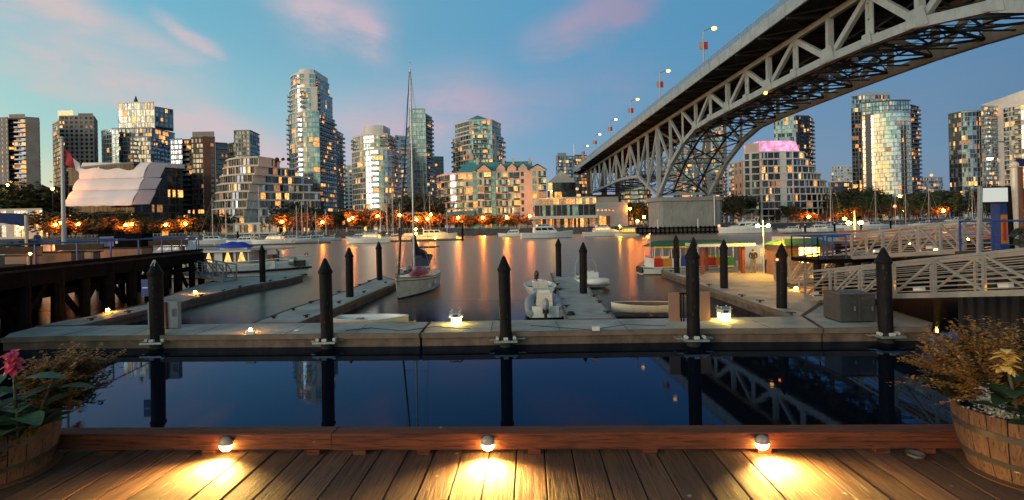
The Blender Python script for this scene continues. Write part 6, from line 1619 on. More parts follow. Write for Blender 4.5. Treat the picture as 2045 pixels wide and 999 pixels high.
# small gangway at the wharf end
def gangway(label, A, B, wdir, width, h, npan, flip, lights=(), rails=5, ext=0, m='alu', name='gangway'):
    """aluminium truss gangway: A, B ends of its near bottom chord"""
    t = thing(name, label, 'gangway', (A.x, A.y, A.z))
    L = (B-A); up = Vector((0,0,h)); wv = wdir.normalized()*width
    for s in (0, 1):
        o = wv*s
        q = MB(); q.bar(A+o, B+o, .09, .16, m); q.build('bottom_chord', t, world=True)
        q = MB(); q.bar(A+o+up, B+o+up, .08, .08, m); q.build('top_rail', t, world=True)
        q = MB()
        for k in range(1, rails+1): q.bar(A+o+up*(k/(rails+1)), B+o+up*(k/(rails+1)), .022, .028, m)
        q.build('guard_rail', t, world=True)
        for k in range(npan+1):
            p = A+L*(k/npan)+o; q = MB(); q.bar(p+Vector((0,0,.06)), p+up-Vector((0,0,.03)), .075, .075, m); q.build('post', t, world=True)
        for k in range(npan):
            p0 = A+L*(k/npan)+o; p1 = A+L*((k+1)/npan)+o; q = MB()
            if k < flip: q.bar(p0+Vector((0,0,.07)), p1+up-Vector((0,0,.04)), .06, .07, m)
            else: q.bar(p0+up-Vector((0,0,.04)), p1+Vector((0,0,.07)), .06, .07, m)
            q.build('diagonal_brace', t, world=True)
    q = MB(); q.add([A+wv*.04+Vector((0,0,-.02)), A+wv*.96+Vector((0,0,-.02)), B+wv*.96+Vector((0,0,-.02)), B+wv*.04+Vector((0,0,-.02)), A+wv*.04+Vector((0,0,.03)), A+wv*.96+Vector((0,0,.03)), B+wv*.96+Vector((0,0,.03)), B+wv*.04+Vector((0,0,.03))], ((0,1,2,3),(7,6,5,4),(0,4,5,1),(1,5,6,2),(2,6,7,3),(3,7,4,0)), 'galv'); q.build('walkway', t, world=True)
    for u_, w_ in lights:
        p = A+L*u_+wv*.12+Vector((0,0,.22)); q = MB(); q.bar(p-L.normalized()*.13, p+L.normalized()*.13, .16, .14, 'white_paint'); q.build('light_box', t, world=True)
        q = MB(); q.bar(p+wv*.12+Vector((0,0,-.085))-L.normalized()*.05, p+wv*.12+Vector((0,0,-.085))+L.normalized()*.05, .06, .02, 'dock_orange'); q.build('lamp', t, world=True)
    return t
a, b_ = gnd(446,562,DZ+.08), at(385,552,33)
gangway('short grey aluminium gangway from the left finger up to the trestle wharf', Vector((a.x,a.y,DZ+.1)), Vector((b_.x-1.2,32.6,1.15)), Vector((.4,1,0)), 1.0, 1.05, 5, 5)
# ---------------------------------------------------------------- right side: gangways, landing, wharf
A, B = Vector((12.15,19.6,.56)), Vector((12.95,12.0,1.86)); B2 = A+(B-A)*1.42
gB = gangway('near aluminium truss gangway sloping up to the right behind the steel cabinet', A, B2, Vector((1,.08,0)), 1.35, 1.1, 8, 4, lights=((.03,0),(.44,0),(.66,0)), rails=7)
q = MB(); q.tube([A+Vector((0,0,.85)), A+Vector((-.05,.22,.85)), A+Vector((-.05,.35,.7)), A+Vector((-.05,.3,.45)), A+Vector((0,0,.42))], .022, 'alu', 6); q.build('handrail_loop', gB, world=True)
A, B = Vector((15.85,22.0,2.02)), Vector((15.9,16.55,2.62))
gA = gangway('upper aluminium truss gangway between the blue-railed landing and the right wharf', A, B, Vector((1,.0,0)), 1.5, 1.08, 6, 3, lights=((.25,0),(.72,0)), rails=6)
a, b_ = at(1577,561,24.2), at(1790,540,23.6)
gangway('lower far gangway behind the mooring piles with orange-lit rails', Vector((a.x,24.2,.62)), Vector((b_.x,24.0,1.25)), Vector((0,1,0)), 1.4, 1.08, 6, 6, lights=((.3,0),(.7,0)), rails=6)
# landing platform
lx0, lx1 = xat(1622,22.3,2), 15.85
t = thing('landing_platform', 'small dark landing with blue railings on black posts at the top of the gangways', 'platform', ((lx0+lx1)/2,22.6,0))
q = MB(); q.box(lx0,lx1+1.6,21.9,24.0,1.78,1.98,'trestle_timber'); q.build('deck', t, world=True)
for px in (1633,1678,1711):
    q = MB(); x_ = xat(px,22.3,1); q.tube([(x_,22.3,-2),(x_,22.3,1.78)], .17, 'pile_black', 12); q.build('post', t, world=True)
def bluerail(t, pts, z, h=1.05, n=3):
    q = MB(); P = [Vector((x_,y_,z+h)) for x_, y_ in pts]; q.tube(P, .032, 'blue_paint', 8)
    for a, b_ in zip(P, P[1:]):
        k = max(1, int((b_-a).length/.9))
        for i in range(k+1): p = a.lerp(b_, i/k); q.bar((p.x,p.y,z), p, .045, .045, 'blue_paint')
        for hh in (.3,.6): q.tube([a-Vector((0,0,h-hh)), b_-Vector((0,0,h-hh))], .01, 'blue_paint', 5)
    return q.build('railing', t, world=True)
bluerail(t, [(lx0+.05,24.0),(lx0+.05,21.95),(xat(1645,21.95,2),21.95)], 1.98); bluerail(t, [(xat(1652,21.95,2),21.95),(xat(1690,21.95,2),21.95)], 1.98)
bluerail(t, [(lx0+.05,24.0),(lx1+1.5,24.0)], 1.98)
# right wharf
t = thing('right_wharf', 'dark wharf corner with blue railing and sheet-piled side at the right edge', 'wharf', (15.5,16.5,0))
t.name = 'wharf'
q = MB(); q.prism([(15.5,2.0),(45,2.0),(45,16.5),(15.5,16.5)], 2.42, 2.62, 'wharf_board'); q.build('deck', t, world=True)
q = MB(); q.box(15.62,45,2,16.4,-2,2.1,'sheet_pile')
for k in range(40): q.box(15.50,15.62,2.2+.36*k,2.2+.36*k+.18,-2,2.1,'sheet_pile'); q.box(15.8+.5*k,16.0+.5*k,16.4,16.5,-2,2.1,'sheet_pile')
q.build('sheet_wall', t, world=True)
bluerail(t, [(15.6,14.2),(15.6,16.4)], 2.62); bluerail(t, [(17.6,16.4),(24,16.4)], 2.62)
bluerail(t, [(15.6,8.5),(15.6,11)], 2.62)
t = thing('quay_wall', 'dark timber quay with orange lights behind the gangways on the right', 'quay', (30,30,0))
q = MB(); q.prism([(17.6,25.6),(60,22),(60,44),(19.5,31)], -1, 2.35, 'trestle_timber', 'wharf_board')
q.build('wall', t, world=True)
for k in range(26):
    a_ = Vector((17.6,25.6,0)).lerp(Vector((60,22,0)), k/26); q = MB(); q.tube([a_+Vector((0,-.15,-1)), a_+Vector((0,-.15,2.5))], .16, 'pile_timber', 8); q.build('pile', t, world=True)
for k, (px, py) in enumerate(((1745,500),(1815,486),(1868,505),(1935,478),(1990,492))):
    p = at(px, py, 24.2); q = MB(); q.sphere(p, .06, 'dock_orange', 8, 5); q.bar(p, p+Vector((0,.9,0)), .03, .03, 'black_plastic'); q.build('lamp', t, world=True)
q = MB()
for z_ in (2.75,3.15): q.bar((17.8,25.7,z_), (60,22.1,z_), .07, .12, 'brown_post')
q.build('fence_rail', t, world=True)
# cabinet on the dock
g0, g1, g2 = gnd(1662,640,DZ+.035), gnd(1701,643,DZ+.035), gnd(1737,641,DZ+.035)
t = thing('steel_cabinet', 'dark brushed-steel dock cabinet beside the rightmost near pile', 'cabinet', ((g0.x+g2.x)/2,(g0.y+g2.y)/2,DZ+.035), R(-2))
hC = at(1700,589,g1.y).z-DZ-.035; wC = (g2.x-g0.x)/2
q = MB(); q.box(-wC,wC,-.35,.55,.05,hC,'cabinet_steel'); q.build('body', t)
q = MB(); q.box(-wC-.03,wC+.03,-.39,.6,hC+.002,hC+.05,'cabinet_steel'); q.build('lid', t)
for s in (0,1): q = MB(); q.box(-wC+.04+s*wC,-.03+s*wC,-.362,-.352,.1,hC-.05,'cabinet_steel'); o = q.build('door', t); q = MB(); q.box(-.12+s*wC,-.09+s*wC,-.385,-.363,hC*.45,hC*.6,'galv'); q.build('handle', o)
q = MB(); q.box(-wC+.02,wC-.02,-.3,.5,0,.05,'black_plastic'); q.build('plinth', t)
# sign, lamp, pole, booth, bushes on the right wharf
YS = 15.6
t = thing('blank_signboard', 'blank white signboard on two weathered posts at the right edge', 'sign', (xat(1985,YS,4),YS,2.62))
p0, p1 = at(1962,404,YS), at(2010,375,YS); lx = t.location.x
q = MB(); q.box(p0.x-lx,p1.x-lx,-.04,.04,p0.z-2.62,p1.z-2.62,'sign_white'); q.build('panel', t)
q = MB(); q.box(p0.x-lx-.04,p1.x-lx+.04,-.06,-.041,p1.z-2.62,p1.z-2.62+.05,'pile_timber'); q.box(p0.x-lx-.04,p1.x-lx+.04,-.06,-.041,p0.z-2.62-.05,p0.z-2.62,'pile_timber'); q.box(p0.x-lx-.04,p1.x-lx+.04,.041,.06,p0.z-2.62-.05,p1.z-2.62+.05,'pile_timber'); q.build('frame', t)
for s, x_ in ((-1,p0.x-lx-.06),(1,p1.x-lx+.06)):
    q = MB(); q.bar((x_+.10*s,0,0),(x_,0,p1.z-2.62+.06),.09,.09,'galv' if s < 0 else 'pile_timber'); q.build('post', t)
YL = 15.9
t = thing('gooseneck_lamp', 'cream lamp post with gooseneck arm and lit wide shade at the right edge', 'lamp', (xat(2024,YL,3),YL,2.62)); lx = t.location.x
ps = [(2026,440),(2025,330),(2023,308),(2016,291),(2004,283),(1990,283),(1980,292),(1977,312)]
q = MB(); W_ = [at(x_,y_,YL) for x_, y_ in ps]; W_ = [Vector((w_.x-lx,0,w_.z-2.62)) for w_ in W_]
q.tube([(W_[0].x,0,0),W_[1]], [.10,.085], 'gelcoat_cream', 10); q.tube(W_[1:], .028, 'galv', 8); q.sphere(W_[1], .13, 'gelcoat_cream', 10, 6); q.build('post', t)
q = MB(); s_ = W_[-1]; q.lathe([(.03,.10),(.07,.08),(.10,.02),(.24,-.05),(.23,-.06),(.08,-.02)], 'galv', (s_.x,0,s_.z-.02), 16); q.build('lamp_shade', t)
q = MB(); q.sphere((s_.x,0,s_.z-.07), .085, 'lamp_white', 10, 6, (1,1,.7)); q.build('bulb', t)
t = thing('timber_post', 'reddish-brown timber post carrying a navy banner at the right edge', 'post', (xat(2036,16.2,3),16.2,2.62)); lx = t.location.x
q = MB(); z_ = at(2036,334,16.2).z-2.62; q.tube([(0,0,0),(0,0,z_)], .12, 'brown_post', 12); q.build('shaft', t)
q = MB(); a = at(2027,333,16.1); q.box(a.x-lx,a.x-lx+.9,-.16,-.13,a.z-2.62,a.z-2.62+.26,'navy_cloth'); q.build('banner', t)
t = thing('information_booth', 'small blue and white booth with an orange poster behind the signboard', 'booth', (xat(1999,16.3,3),16.3,2.62)); lx = t.location.x
a = at(1992,405,16.3).z-2.62
q = MB(); q.box(-.14,.34,-.12,.2,.02,a,'blue_paint'); q.build('body', t)
q = MB(); q.box(-.12,.10,-.14,-.122,.25,a-.42,'paint_orange'); q.box(-.06,.04,-.145,-.141,.36,a-.55,'paint_red'); q.build('poster', t)
q = MB()
for k in range(5): q.box(.13,.32,-.14,-.122,.2+.07*k,.235+.07*k,'white_paint')
q.build('notice_lines', t)
t = thing('shrub', 'dark green hedge bush on the wharf at the right frame edge', 'shrub', (xat(2048,15.2,2.8),15.2,2.62)); q = leafmesh(78, 8, 500, .07, 'foliage_dark'); o = q.build('foliage', t); o.scale = (.7,.6,.75); q = MB(); q.tube([(0,0,0),(0,0,.4)], .03, 'bark', 6); q.build('trunk', t)
# ---------------------------------------------------------------- ferries, shelter and people on the wide float
YF = 34.5
t = thing('passenger_ferry', 'small passenger ferry with rainbow side panels and green domed roof', 'boat')
xa, xb = at(1286,540,YF).x, at(1478,540,YF).x; L = xb-xa
q, dv = hullmb(L, 2.6, .62, 'white_paint', boot='boot_dark', deck='white_paint', sheer=.12, stern=.62, ns=16, fine=3.2, stripe='hull_green'); smooth_by_angle(q.build('hull', t), 45)
n_ = 9; x0, x1 = -L*.40, L*.44; cols = ['paint_red','paint_orange','white_paint','paint_blue','paint_blue','paint_red','paint_red','paint_orange','paint_green']
for k in range(n_):
    a, b_ = x0+(x1-x0)*k/n_, x0+(x1-x0)*(k+1)/n_
    for s in (-1,1): q = MB(); q.box(a+.01,b_-.01,min(s*1.12,s*1.16),max(s*1.12,s*1.16),.62,1.22,cols[k]); q.build('side_panel', t)
q = MB(); q.box(x0,x1,-1.11,1.11,.5,.62,'white_paint'); q.box(x0-.02,x0+.02,-1.1,1.1,.6,1.22,'white_paint'); q.box(x1-.02,x1+.02,-1.1,1.1,.6,1.22,'white_paint'); q.build('cabin_floor', t)
for k in range(n_+1):
    a = x0+(x1-x0)*k/n_
    for s in (-1,1): q = MB(); q.bar((a,s*1.13,1.2),(a+(.12 if k == 0 else 0),s*1.08,2.12),.045,.045,'white_paint'); q.build('window_post', t)
q = MB(); N = 12; vs = []
for i in range(N+1):
    for j in range(7):
        u = i/N; v = j/6; e = min(1, min(u,1-u)*6)**.5
        vs.append((x0-.35+(x1-x0+.7)*u, (-1.3+2.6*v)*(.35+.65*e), 2.12+.38*math.sin(math.pi*v)**.8*e))
q.add(vs+[(a,b_,2.08) for a, b_, c_ in vs], [(i*7+j,(i+1)*7+j,(i+1)*7+j+1,i*7+j+1) for i in range(N) for j in range(6)]+[tuple(x+7*(N+1) for x in (i*7+j+1,(i+1)*7+j+1,(i+1)*7+j,i*7+j)) for i in range(N) for j in range(6)], 'green_roof'); smooth_by_angle(q.build('roof', t), 50)
q = MB(); q.box(x0-.1,x1+.1,-1.28,-1.24,2.0,2.1,'paint_yellow'); q.box(x0-.1,x1+.1,1.24,1.28,2.0,2.1,'paint_yellow'); q.build('fascia', t)
q = MB(); q.box(x0+.5,x1-.5,-.5,.5,1.98,2.03,'lit_warm'); q.build('ceiling_light', t)
for k in (1,3,5,7): q = MB(); a = x0+(x1-x0)*k/n_; q.box(a,a+.4,-1,-.3,.62,1.1,'varnish'); q.box(a,a+.4,.3,1,.62,1.1,'varnish'); q.build('seat', t)
for k in range(3): q = MB(); q.tube([(-L/2-.12,-.6+.5*k,.35),(-L/2-.01,-.6+.5*k,.35)], .24, 'black_plastic', 12); q.build('tyre_fender', t)
q = MB(); q.tube([(x0-.2,-.9,1),(x0-.2,-.9,3.0)], .02, 'white_paint', 5); q.sphere((x0-.2,-.9,3.02),.06,'lamp_red',8,5); q.build('signal_mast', t)
t.location = ((xa+xb)/2, YF+1.2, 0); t.rotation_euler = (0,0,R(2))
# canopy shelter
YC = 30.6
t = thing('canopy_shelter', 'flat slatted canopy on brown timber posts standing on the wide float', 'shelter', (xat(1450,YC,1),YC,DZ+.035)); lx = t.location.x; zb_ = DZ+.035
zt_ = at(1450,492,YC).z-zb_
xl, xr = at(1396,492,YC).x-lx, at(1508,492,YC).x-lx
q = MB(); q.box(xl,xr,-.05,.05,zt_-.02,zt_+.17,'white_paint'); q.box(xl,xr,2.35,2.45,zt_-.02,zt_+.17,'white_paint'); q.box(xl,xl+.1,.051,2.349,zt_-.02,zt_+.17,'white_paint'); q.box(xr-.1,xr,.051,2.349,zt_-.02,zt_+.17,'white_paint'); q.build('fascia', t)
q = MB()
for k in range(13): a = xl+.2+(xr-xl-.4)*k/12; q.box(a-.04,a+.04,.055,2.345,zt_+.05,zt_+.16,'cloth_tan')
q.build('roof_slat', t)
q = MB(); q.box(xl+.1,xr-.1,.052,2.348,zt_+.163,zt_+.18,'green_roof'); q.build('roof_sheet', t)
for px, y_ in ((1402,.2),(1411,2.2),(1484,.2),(1478,2.2)):
    q = MB(); a = at(px,520,YC+y_).x-lx; q.box(a-.09,a+.09,y_-.09,y_+.09,0,zt_-.003,'brown_post'); q.build('post', t)
# twin lamp
p = gnd(1526,549,DZ+.035)
t = thing('twin_lamp', 'short pole with two bright yellow lamp heads on the wide float', 'lamp', p); zl = at(1526,452,p.y).z-p.z
q = MB(); q.tube([(0,0,0),(0,0,zl+.35)], .035, 'white_paint', 8); q.bar((-.34,0,zl),(.34,0,zl),.03,.03,'white_paint'); q.build('pole', t)
for s in (-1,1): q = MB(); q.sphere((.33*s,0,zl+.03), .12, 'lamp_yellow2', 10, 6, (1.1,.8,.8)) if 'lamp_yellow2' in MATS else q.sphere((.33*s,0,zl+.03), .12, 'lamp_yellow', 10, 6, (1.1,.8,.8)); q.build('lamp_head', t)
p = gnd(1708,522,DZ) if False else at(1708,500,34)
t = thing('twin_lamp', 'twin yellow floodlamps on a pole behind the upper gangway', 'lamp', (p.x,34,.4)); zl = at(1708,446,34).z-.4
q = MB(); q.tube([(0,0,0),(0,0,zl+.9)], .045, 'white_paint', 8); q.bar((-.4,0,zl),(.4,0,zl),.03,.03,'white_paint'); q.build('pole', t)
for s in (-1,1): q = MB(); q.sphere((.42*s,0,zl+.03), .15, 'lamp_yellow', 10, 6, (1.1,.8,.8)); q.build('lamp_head', t)
q = MB(); q.tube([(0,0,-.4),(0,0,.02)], .5, 'dock_conc', 12); q.build('float', t)
# white ferry and lit kiosk
t = thing('passenger_ferry', 'white passenger ferry glowing from inside, beyond the two standing people', 'boat'); YB = 37.5
xa, xb = at(1482,530,YB).x, at(1640,530,YB).x; L = xb-xa
q, dv = hullmb(L, 2.6, .7, 'white_paint', boot='hull_green', deck='white_paint', sheer=.15, ns=12, fine=3); q.build('hull', t)
q = MB(); wq = cabin(q, -L*.42, L*.4, 2.3, .6, 1.25, 'white_paint', rake1=.5, wm='lit_warm', taper=.95); q.build('cabin', t); wq.build('window', t)
q = MB(); q.box(-L*.38,L*.30,-1.1,1.1,1.852,1.95,'white_paint'); q.box(-L*.05,L*.3,-.8,.8,1.95,2.55,'gelcoat_cream'); q.build('roof', t); t.location = ((xa+xb)/2,YB,0)
YK = 28.5
t = thing('ticket_kiosk', 'green-roofed ticket kiosk with a blazing yellow window behind the landing', 'kiosk', (xat(1614,YK,1),YK,DZ)); lx = t.location.x
f0 = at(1574,484,YK); xl, xr = at(1566,490,YK).x-lx, at(1664,490,YK).x-lx; ze = at(1600,490,YK).z-DZ; zr_ = at(1600,477,YK).z-DZ
q = MB(); q.box(xl+.1,xl+.9,0,2.4,0,ze,'brown_board'); q.box(xr-.15,xr-.05,0,2.4,0,ze,'brown_board'); q.box(xl+.1,xr-.05,2.3,2.4,0,ze,'brown_board'); q.box(xl+.9,xr-.15,.02,.1,0,ze*.42,'brown_board'); q.build('wall', t)
q = MB(); q.box(xl+1.0,xr-.2,.12,.14,ze*.44,ze-.18,'kiosk_glow') if 'kiosk_glow' in MATS else None
MATS['kiosk_glow'] = emi('kiosk_glow', (1.0,.52,.10), 16.0, True, .35, 2.5)
q = MB(); q.box(xl+.95,xr-.2,.12,.14,ze*.44,ze-.15,'kiosk_glow'); q.build('window', t)
q = MB(); q.box(xl+.2,xl+.8,-.03,-.005,ze*.3,ze-.2,'paint_orange'); q.build('poster', t)
q = MB(); q.add([(xl-.15,-.35,ze),(xr+.15,-.35,ze),(xr+.15,2.6,ze),(xl-.15,2.6,ze),(xl+.5,.9,zr_),(xr-.5,.9,zr_)], ((0,1,5,4),(1,2,5),(2,3,4,5),(3,0,4),(3,2,1,0)), 'green_roof'); q.build('roof', t)
q = MB(); q.box(xl-.3,xr+.3,-.5,2.8,-.4,0,'dock_conc'); q.build('float_base', t)
# seawater-side orange buoy, people
p = gnd(1505,546,DZ+.035); person('person in a dark jacket and pale trousers standing on the wide float', p, R(160), 1.68, dict(wrL=(-.09,-.09,.60), wrR=(.09,-.09,.60), haL=(-.06,-.12,.60), haR=(.06,-.12,.60)), top='cloth_dark', legs='cloth_tan')
p = gnd(1534,546,DZ+.035); person('person in a tan top and dark trousers beside the twin-lamp pole', (p.x,p.y+.2,p.z), R(200), 1.6, top='cloth_tan', legs='cloth_dark')
p = at(75,482,33); person('person in pale shirt standing on the trestle wharf beside the shrub', (p.x,33,WZ), R(90), 1.7, top='cloth_blue', legs='cloth_dark')
p = at(1346,520,YF+1.2); person('passenger in dark clothes standing inside the rainbow ferry', (p.x,YF+1.2,.62), R(100), 1.4, top='cloth_dark', legs='jeans')
# ---------------------------------------------------------------- the wooden deck, kerb beam and its lamps
DK = 2.23; RZ = R(-2.2)
O = Vector((0,3.30,0))
q = MB(); rr = random.Random(11)
for k in range(-34, 34):
    x0, x1 = k*.195+.004, (k+1)*.195-.004; y0, y1 = -3.6, .34+rr.uniform(-.01,.01); dz = rr.uniform(-.0025,.0025)
    e = .004
    sec = [(x0,-.045),(x0,-e),(x0+e,0),(x1-e,0),(x1,-e),(x1,-.045)]
    vs = [(x_,y0,z_+dz) for x_, z_ in sec]+[(x_,y1,z_+dz+.0) for x_, z_ in sec]
    q.add(vs, [(i,i+1,i+7,i+6) for i in range(5)]+[(5,0,6,11),(0,1,2,3,4,5)[::-1],(6,7,8,9,10,11)], 'deck_wood')
for k in range(-34, 34):
    for y_ in (.2,-.2,-1.4):
        for xo in (.04,.155):
            cx_ = k*.195+xo; q.add([(cx_+.0045*math.cos(a*1.047),y_+rr.uniform(-.01,.01)*0+.0045*math.sin(a*1.047),.0032) for a in range(6)], ((0,1,2,3,4,5),), 'black_plastic')
d_ = q.build('boardwalk'); d_.location = (O.x,O.y,DK); d_.rotation_euler = (0,0,RZ); d_['kind'] = 'structure'
q = MB()
for k in (-2.6,-1.4,-.2,.2): q.box(-7,7,k-.06,k+.06,-.3,-.05,'trestle_timber')
q.box(-7,7,-3.6,.3,-.34,-.31,'trestle_timber')
d2 = q.build('boardwalk_joists'); d2.location = (O.x,O.y,DK); d2.rotation_euler = (0,0,RZ); d2['kind'] = 'structure'
RM = Matrix.Translation((O.x,O.y,DK)) @ Matrix.Rotation(RZ, 4, 'Z')
def dl(x_, y_, z_): return RM @ Vector((x_,y_,z_))
inv = RM.inverted()
def lx_(px, py, z): return (inv @ gnd(px, py, DK+z)).x
t = thing('timber_kerb', 'long reddish timber kerb beam on small blocks along the deck edge', 'kerb', (O.x,O.y,DK), RZ)
joints = [-7, lx_(668,880,.08), lx_(1905,880,.08)+.0, 7]
joints = [-7, lx_(668,880,.08), 7]
bh, bd, zb_ = .112, .125, .034
for k in range(2):
    a, b_ = joints[k]+(.002 if k else 0), joints[k+1]-.002; q = MB(); e = .006
    sec = [(0,zb_+e),(0,zb_+bh-e),(e,zb_+bh),(bd-e,zb_+bh),(bd,zb_+bh-e),(bd,zb_)]
    sec = [(0,zb_),(0,zb_+bh-e),(e,zb_+bh),(bd-e,zb_+bh),(bd,zb_+bh-e),(bd,zb_)]
    N = 60; vs = []
    for i in range(N+1):
        x_ = a+(b_-a)*i/N
        for y_, z_ in sec: vs.append((x_, y_+rr.uniform(-.0008,.0008), z_+rr.uniform(-.0008,.0008)+(.004 if k == 0 else 0)))
    q.add(vs, [(i*6+j,i*6+(j+1)%6,(i+1)*6+(j+1)%6,(i+1)*6+j) for i in range(N) for j in range(6)]+[tuple(range(6))[::-1],tuple(N*6+j for j in range(6))], 'beam_wood')
    q.build('beam', t)
for px in (218,420,628,719,846,1067,1299,1527,1764,1855,-20,2060):
    x_ = lx_(px,906,0); q = MB(); q.box(x_-.045,x_+.045,-.004,bd-.01,.0008,zb_-.001,'beam_wood'); q.build('spacer_block', t)
for k, (px, nm) in enumerate(((459,'left'),(975,'middle'),(1520,'right'))):
    x_ = lx_(px,883,.085); c_ = dl(x_,-.028,.092)
    t = thing('kerb_lamp', f'half-dome lamp throwing light on the planks, {nm} one of the three on the kerb', 'lamp', c_, RZ, 'dome lamps on the timber kerb')
    rD = .050
    q = MB(); q.sphere((0,0,0), rD, 'lamp_shell', 24, 8, (1,.62,1), 0, 1); q.sphere((0,0,0), rD*.97, 'lamp_shell', 24, 2, (1,.60,1), -.12, 0); smooth_by_angle(q.build('shell', t), 50)
    q = MB(); q.sphere((0,0,-.006), rD*.93, 'deck_lamp', 20, 8, (1,.60,1), -1, 0); q.build('diffuser', t, smooth=True)
    sl = bpy.data.lights.new('kerb_spot', 'SPOT'); sl.energy = 320.0; sl.color = (1,.60,.14); sl.spot_size = R(158); sl.spot_blend = 1.0; sl.shadow_soft_size = .045
    so = bpy.data.objects.new('kerb_spot', sl); col.objects.link(so); so.location = c_+Vector((0,-.05,-.035))
    aim = {0:(-.10,-.75,-.45),1:(.0,-.75,-.45),2:(.22,-.72,-.45)}[k]
    so.rotation_euler = Vector(aim).to_track_quat('-Z','Y').to_euler()
g_ = gnd(1823,911,DK)
t = thing('glass_dish', 'small clear glass dish lying on the planks against the kerb', 'dish', (g_.x,g_.y-.02,DK+.001)); q = MB(); q.lathe([(.0,.003),(.03,.0),(.046,.012),(.050,.026),(.044,.024),(.028,.008),(0,.008)], 'clear_plastic', n=20); smooth_by_angle(q.build('bowl', t)); q = MB(); q.lathe([(.045,.024),(.053,.026),(.053,.029),(.045,.028)], 'clear_plastic', n=20); q.build('rim', t)
# ---------------------------------------------------------------- barrels and plants
def barrel(cx_, cy_, r0, r1, h, lab):
    t = thing('barrel_planter', lab, 'planter', (cx_,cy_,DK), group='half-barrel planters on the deck')
    n = 22; q = MB()
    for k in range(n):
        a0, a1 = 2*math.pi*(k+.03)/n, 2*math.pi*(k+.97)/n; vs = []
        for z_ in (0, h*.33, h*.66, h):
            u = z_/h; rr_ = r0+(r1-r0)*(u**.8)+.012*math.sin(math.pi*u)
            for rad_ in (rr_, rr_-.022):
                for a in (a0, (a0+a1)/2, a1): vs.append((rad_*math.cos(a), rad_*math.sin(a), z_+(.004*math.sin(k*2.3) if z_ == h else 0)))
        fs = []
        for i in range(3):
            o = i*6
            for j in (0,1): fs.append((o+j,o+j+1,o+j+7,o+j+6)); fs.append((o+3+j+1,o+3+j,o+9+j,o+9+j+1))
            fs.append((o+3,o,o+6,o+9)); fs.append((o+2,o+5,o+11,o+8))
        fs += [(18,19,22,21),(19,20,23,22)]
        q.add(vs, fs, 'barrel_wood')
    q.build('staves', t)
    for u, hh in ((.30,.018),(.72,.020)):
        z_ = h*u; rr_ = lambda z__: r0+(r1-r0)*((z__/h)**.8)+.012*math.sin(math.pi*z__/h)+.003
        q = MB(); q.lathe([(rr_(z_-hh)-.004,z_-hh),(rr_(z_-hh),z_-hh),(rr_(z_+hh),z_+hh),(rr_(z_+hh)-.004,z_+hh)], 'hoop', n=44); smooth_by_angle(q.build('hoop', t))
    q = MB(); q.lathe([(0,h-.05),(r1-.02,h-.05)], 'soil', n=22); q.build('soil', t)
    q = MB(); q.lathe([(r0+.05,0.001),(r0+.06,.012),(r0-.02,.014)], 'barrel_wood', n=30); q.build('tray', t)
    return t
def leaf(q, base, d, up, L, W, m, curl=.3, n=5):
    """one blade: tapered, folded along the midrib and drooping"""
    d = d.normalized(); s = d.cross(up); s = s.normalized() if s.length > .01 else Vector((1,0,0)); u = s.cross(d).normalized(); vs = []
    for i in range(n+1):
        t_ = i/n; w_ = W*math.sin(math.pi*min(.98,(t_*.92+.04)))**.75*(1 if t_ < .6 else 1-.3*(t_-.6))
        c_ = base+d*L*t_*(1-.12*curl*t_)+u*(-curl*L*t_*t_)
        vs += [c_-s*w_+u*w_*.25, c_, c_+s*w_+u*w_*.25]
    q.add(vs, [(3*i+j,3*i+3+j,3*i+4+j,3*i+1+j) for i in range(n) for j in (0,1)], m)
def canna(loc, lab, petal, stalks, seed):
    r = random.Random(seed); t = thing('canna_plant', lab, 'plant', loc)
    ql, qs, qf = MB(), MB(), []
    for (dx, dy, h, fl) in stalks:
        tip = Vector((dx*1.3, dy*1.3, h)); b0 = Vector((dx*.5,dy*.5,0))
        qs.tube([b0, b0.lerp(tip,.5)+Vector((0,0,.02)), tip], [.011,.009,.006], 'stem', 6)
        for k in range(6):
            u = .08+.13*k; p = b0.lerp(tip, u); a = k*2.4+r.random()*.8
            d = Vector((math.cos(a), math.sin(a), .9-.1*k)); leaf(ql, p, d, Vector((0,0,1)), r.uniform(.19,.30), r.uniform(.05,.075), 'leaf_canna', .35)
        if fl:
            q = MB()
            for k in range(34):
                a = r.random()*6.28; z_ = r.uniform(-.05,.07); d = Vector((math.cos(a),math.sin(a),r.uniform(-.3,.9)))
                leaf(q, tip+Vector((0,0,z_)), d, Vector((0,0,1)), r.uniform(.045,.075), r.uniform(.016,.026), petal, .5, 4)
            q.build('flower', t)
    ql.build('leaves', t, smooth=True); qs.build('stem', t, smooth=True); return t
def bush(loc, lab, m, extent, nst, lv, size, seed, dirs, z0=.0, name='bush'):
    """many thin stems, each with whorls of small leaves"""
    r = random.Random(seed); t = thing(name, lab, 'plant', loc); qs, ql = MB(), MB()
    for i in range(nst):
        dx, dy, dz = dirs(r); tip = Vector((dx,dy,dz)); mid = tip*.5+Vector((r.gauss(0,.02),r.gauss(0,.02),.05))
        st = Vector((dx*.12,dy*.12,z0)); pts = [st, mid, tip]; qs.tube(pts, [.006,.004,.002], 'stem', 4, False)
        for b_ in range(3):
            e = (mid.lerp(tip,.7) if b_ == 2 else tip)+(Vector((r.gauss(0,.05),r.gauss(0,.05),r.gauss(.01,.04))) if b_ else Vector())
            s0 = st.lerp(mid, .8) if b_ == 2 else mid.lerp(tip, .35)
            for k in range(lv):
                u = (k+r.random())/lv; p = s0.lerp(e, u)+Vector((r.gauss(0,.006),r.gauss(0,.006),r.gauss(0,.006)))
                a = r.random()*6.28; d = Vector((math.cos(a),math.sin(a),r.uniform(.1,1.1)))
                leaf(ql, p, d, Vector((0,0,1)), size*r.uniform(.6,1.25), size*.33*r.uniform(.8,1.2), m, .3, 2)
    qs.build('stem', t); ql.build('foliage', t); return t
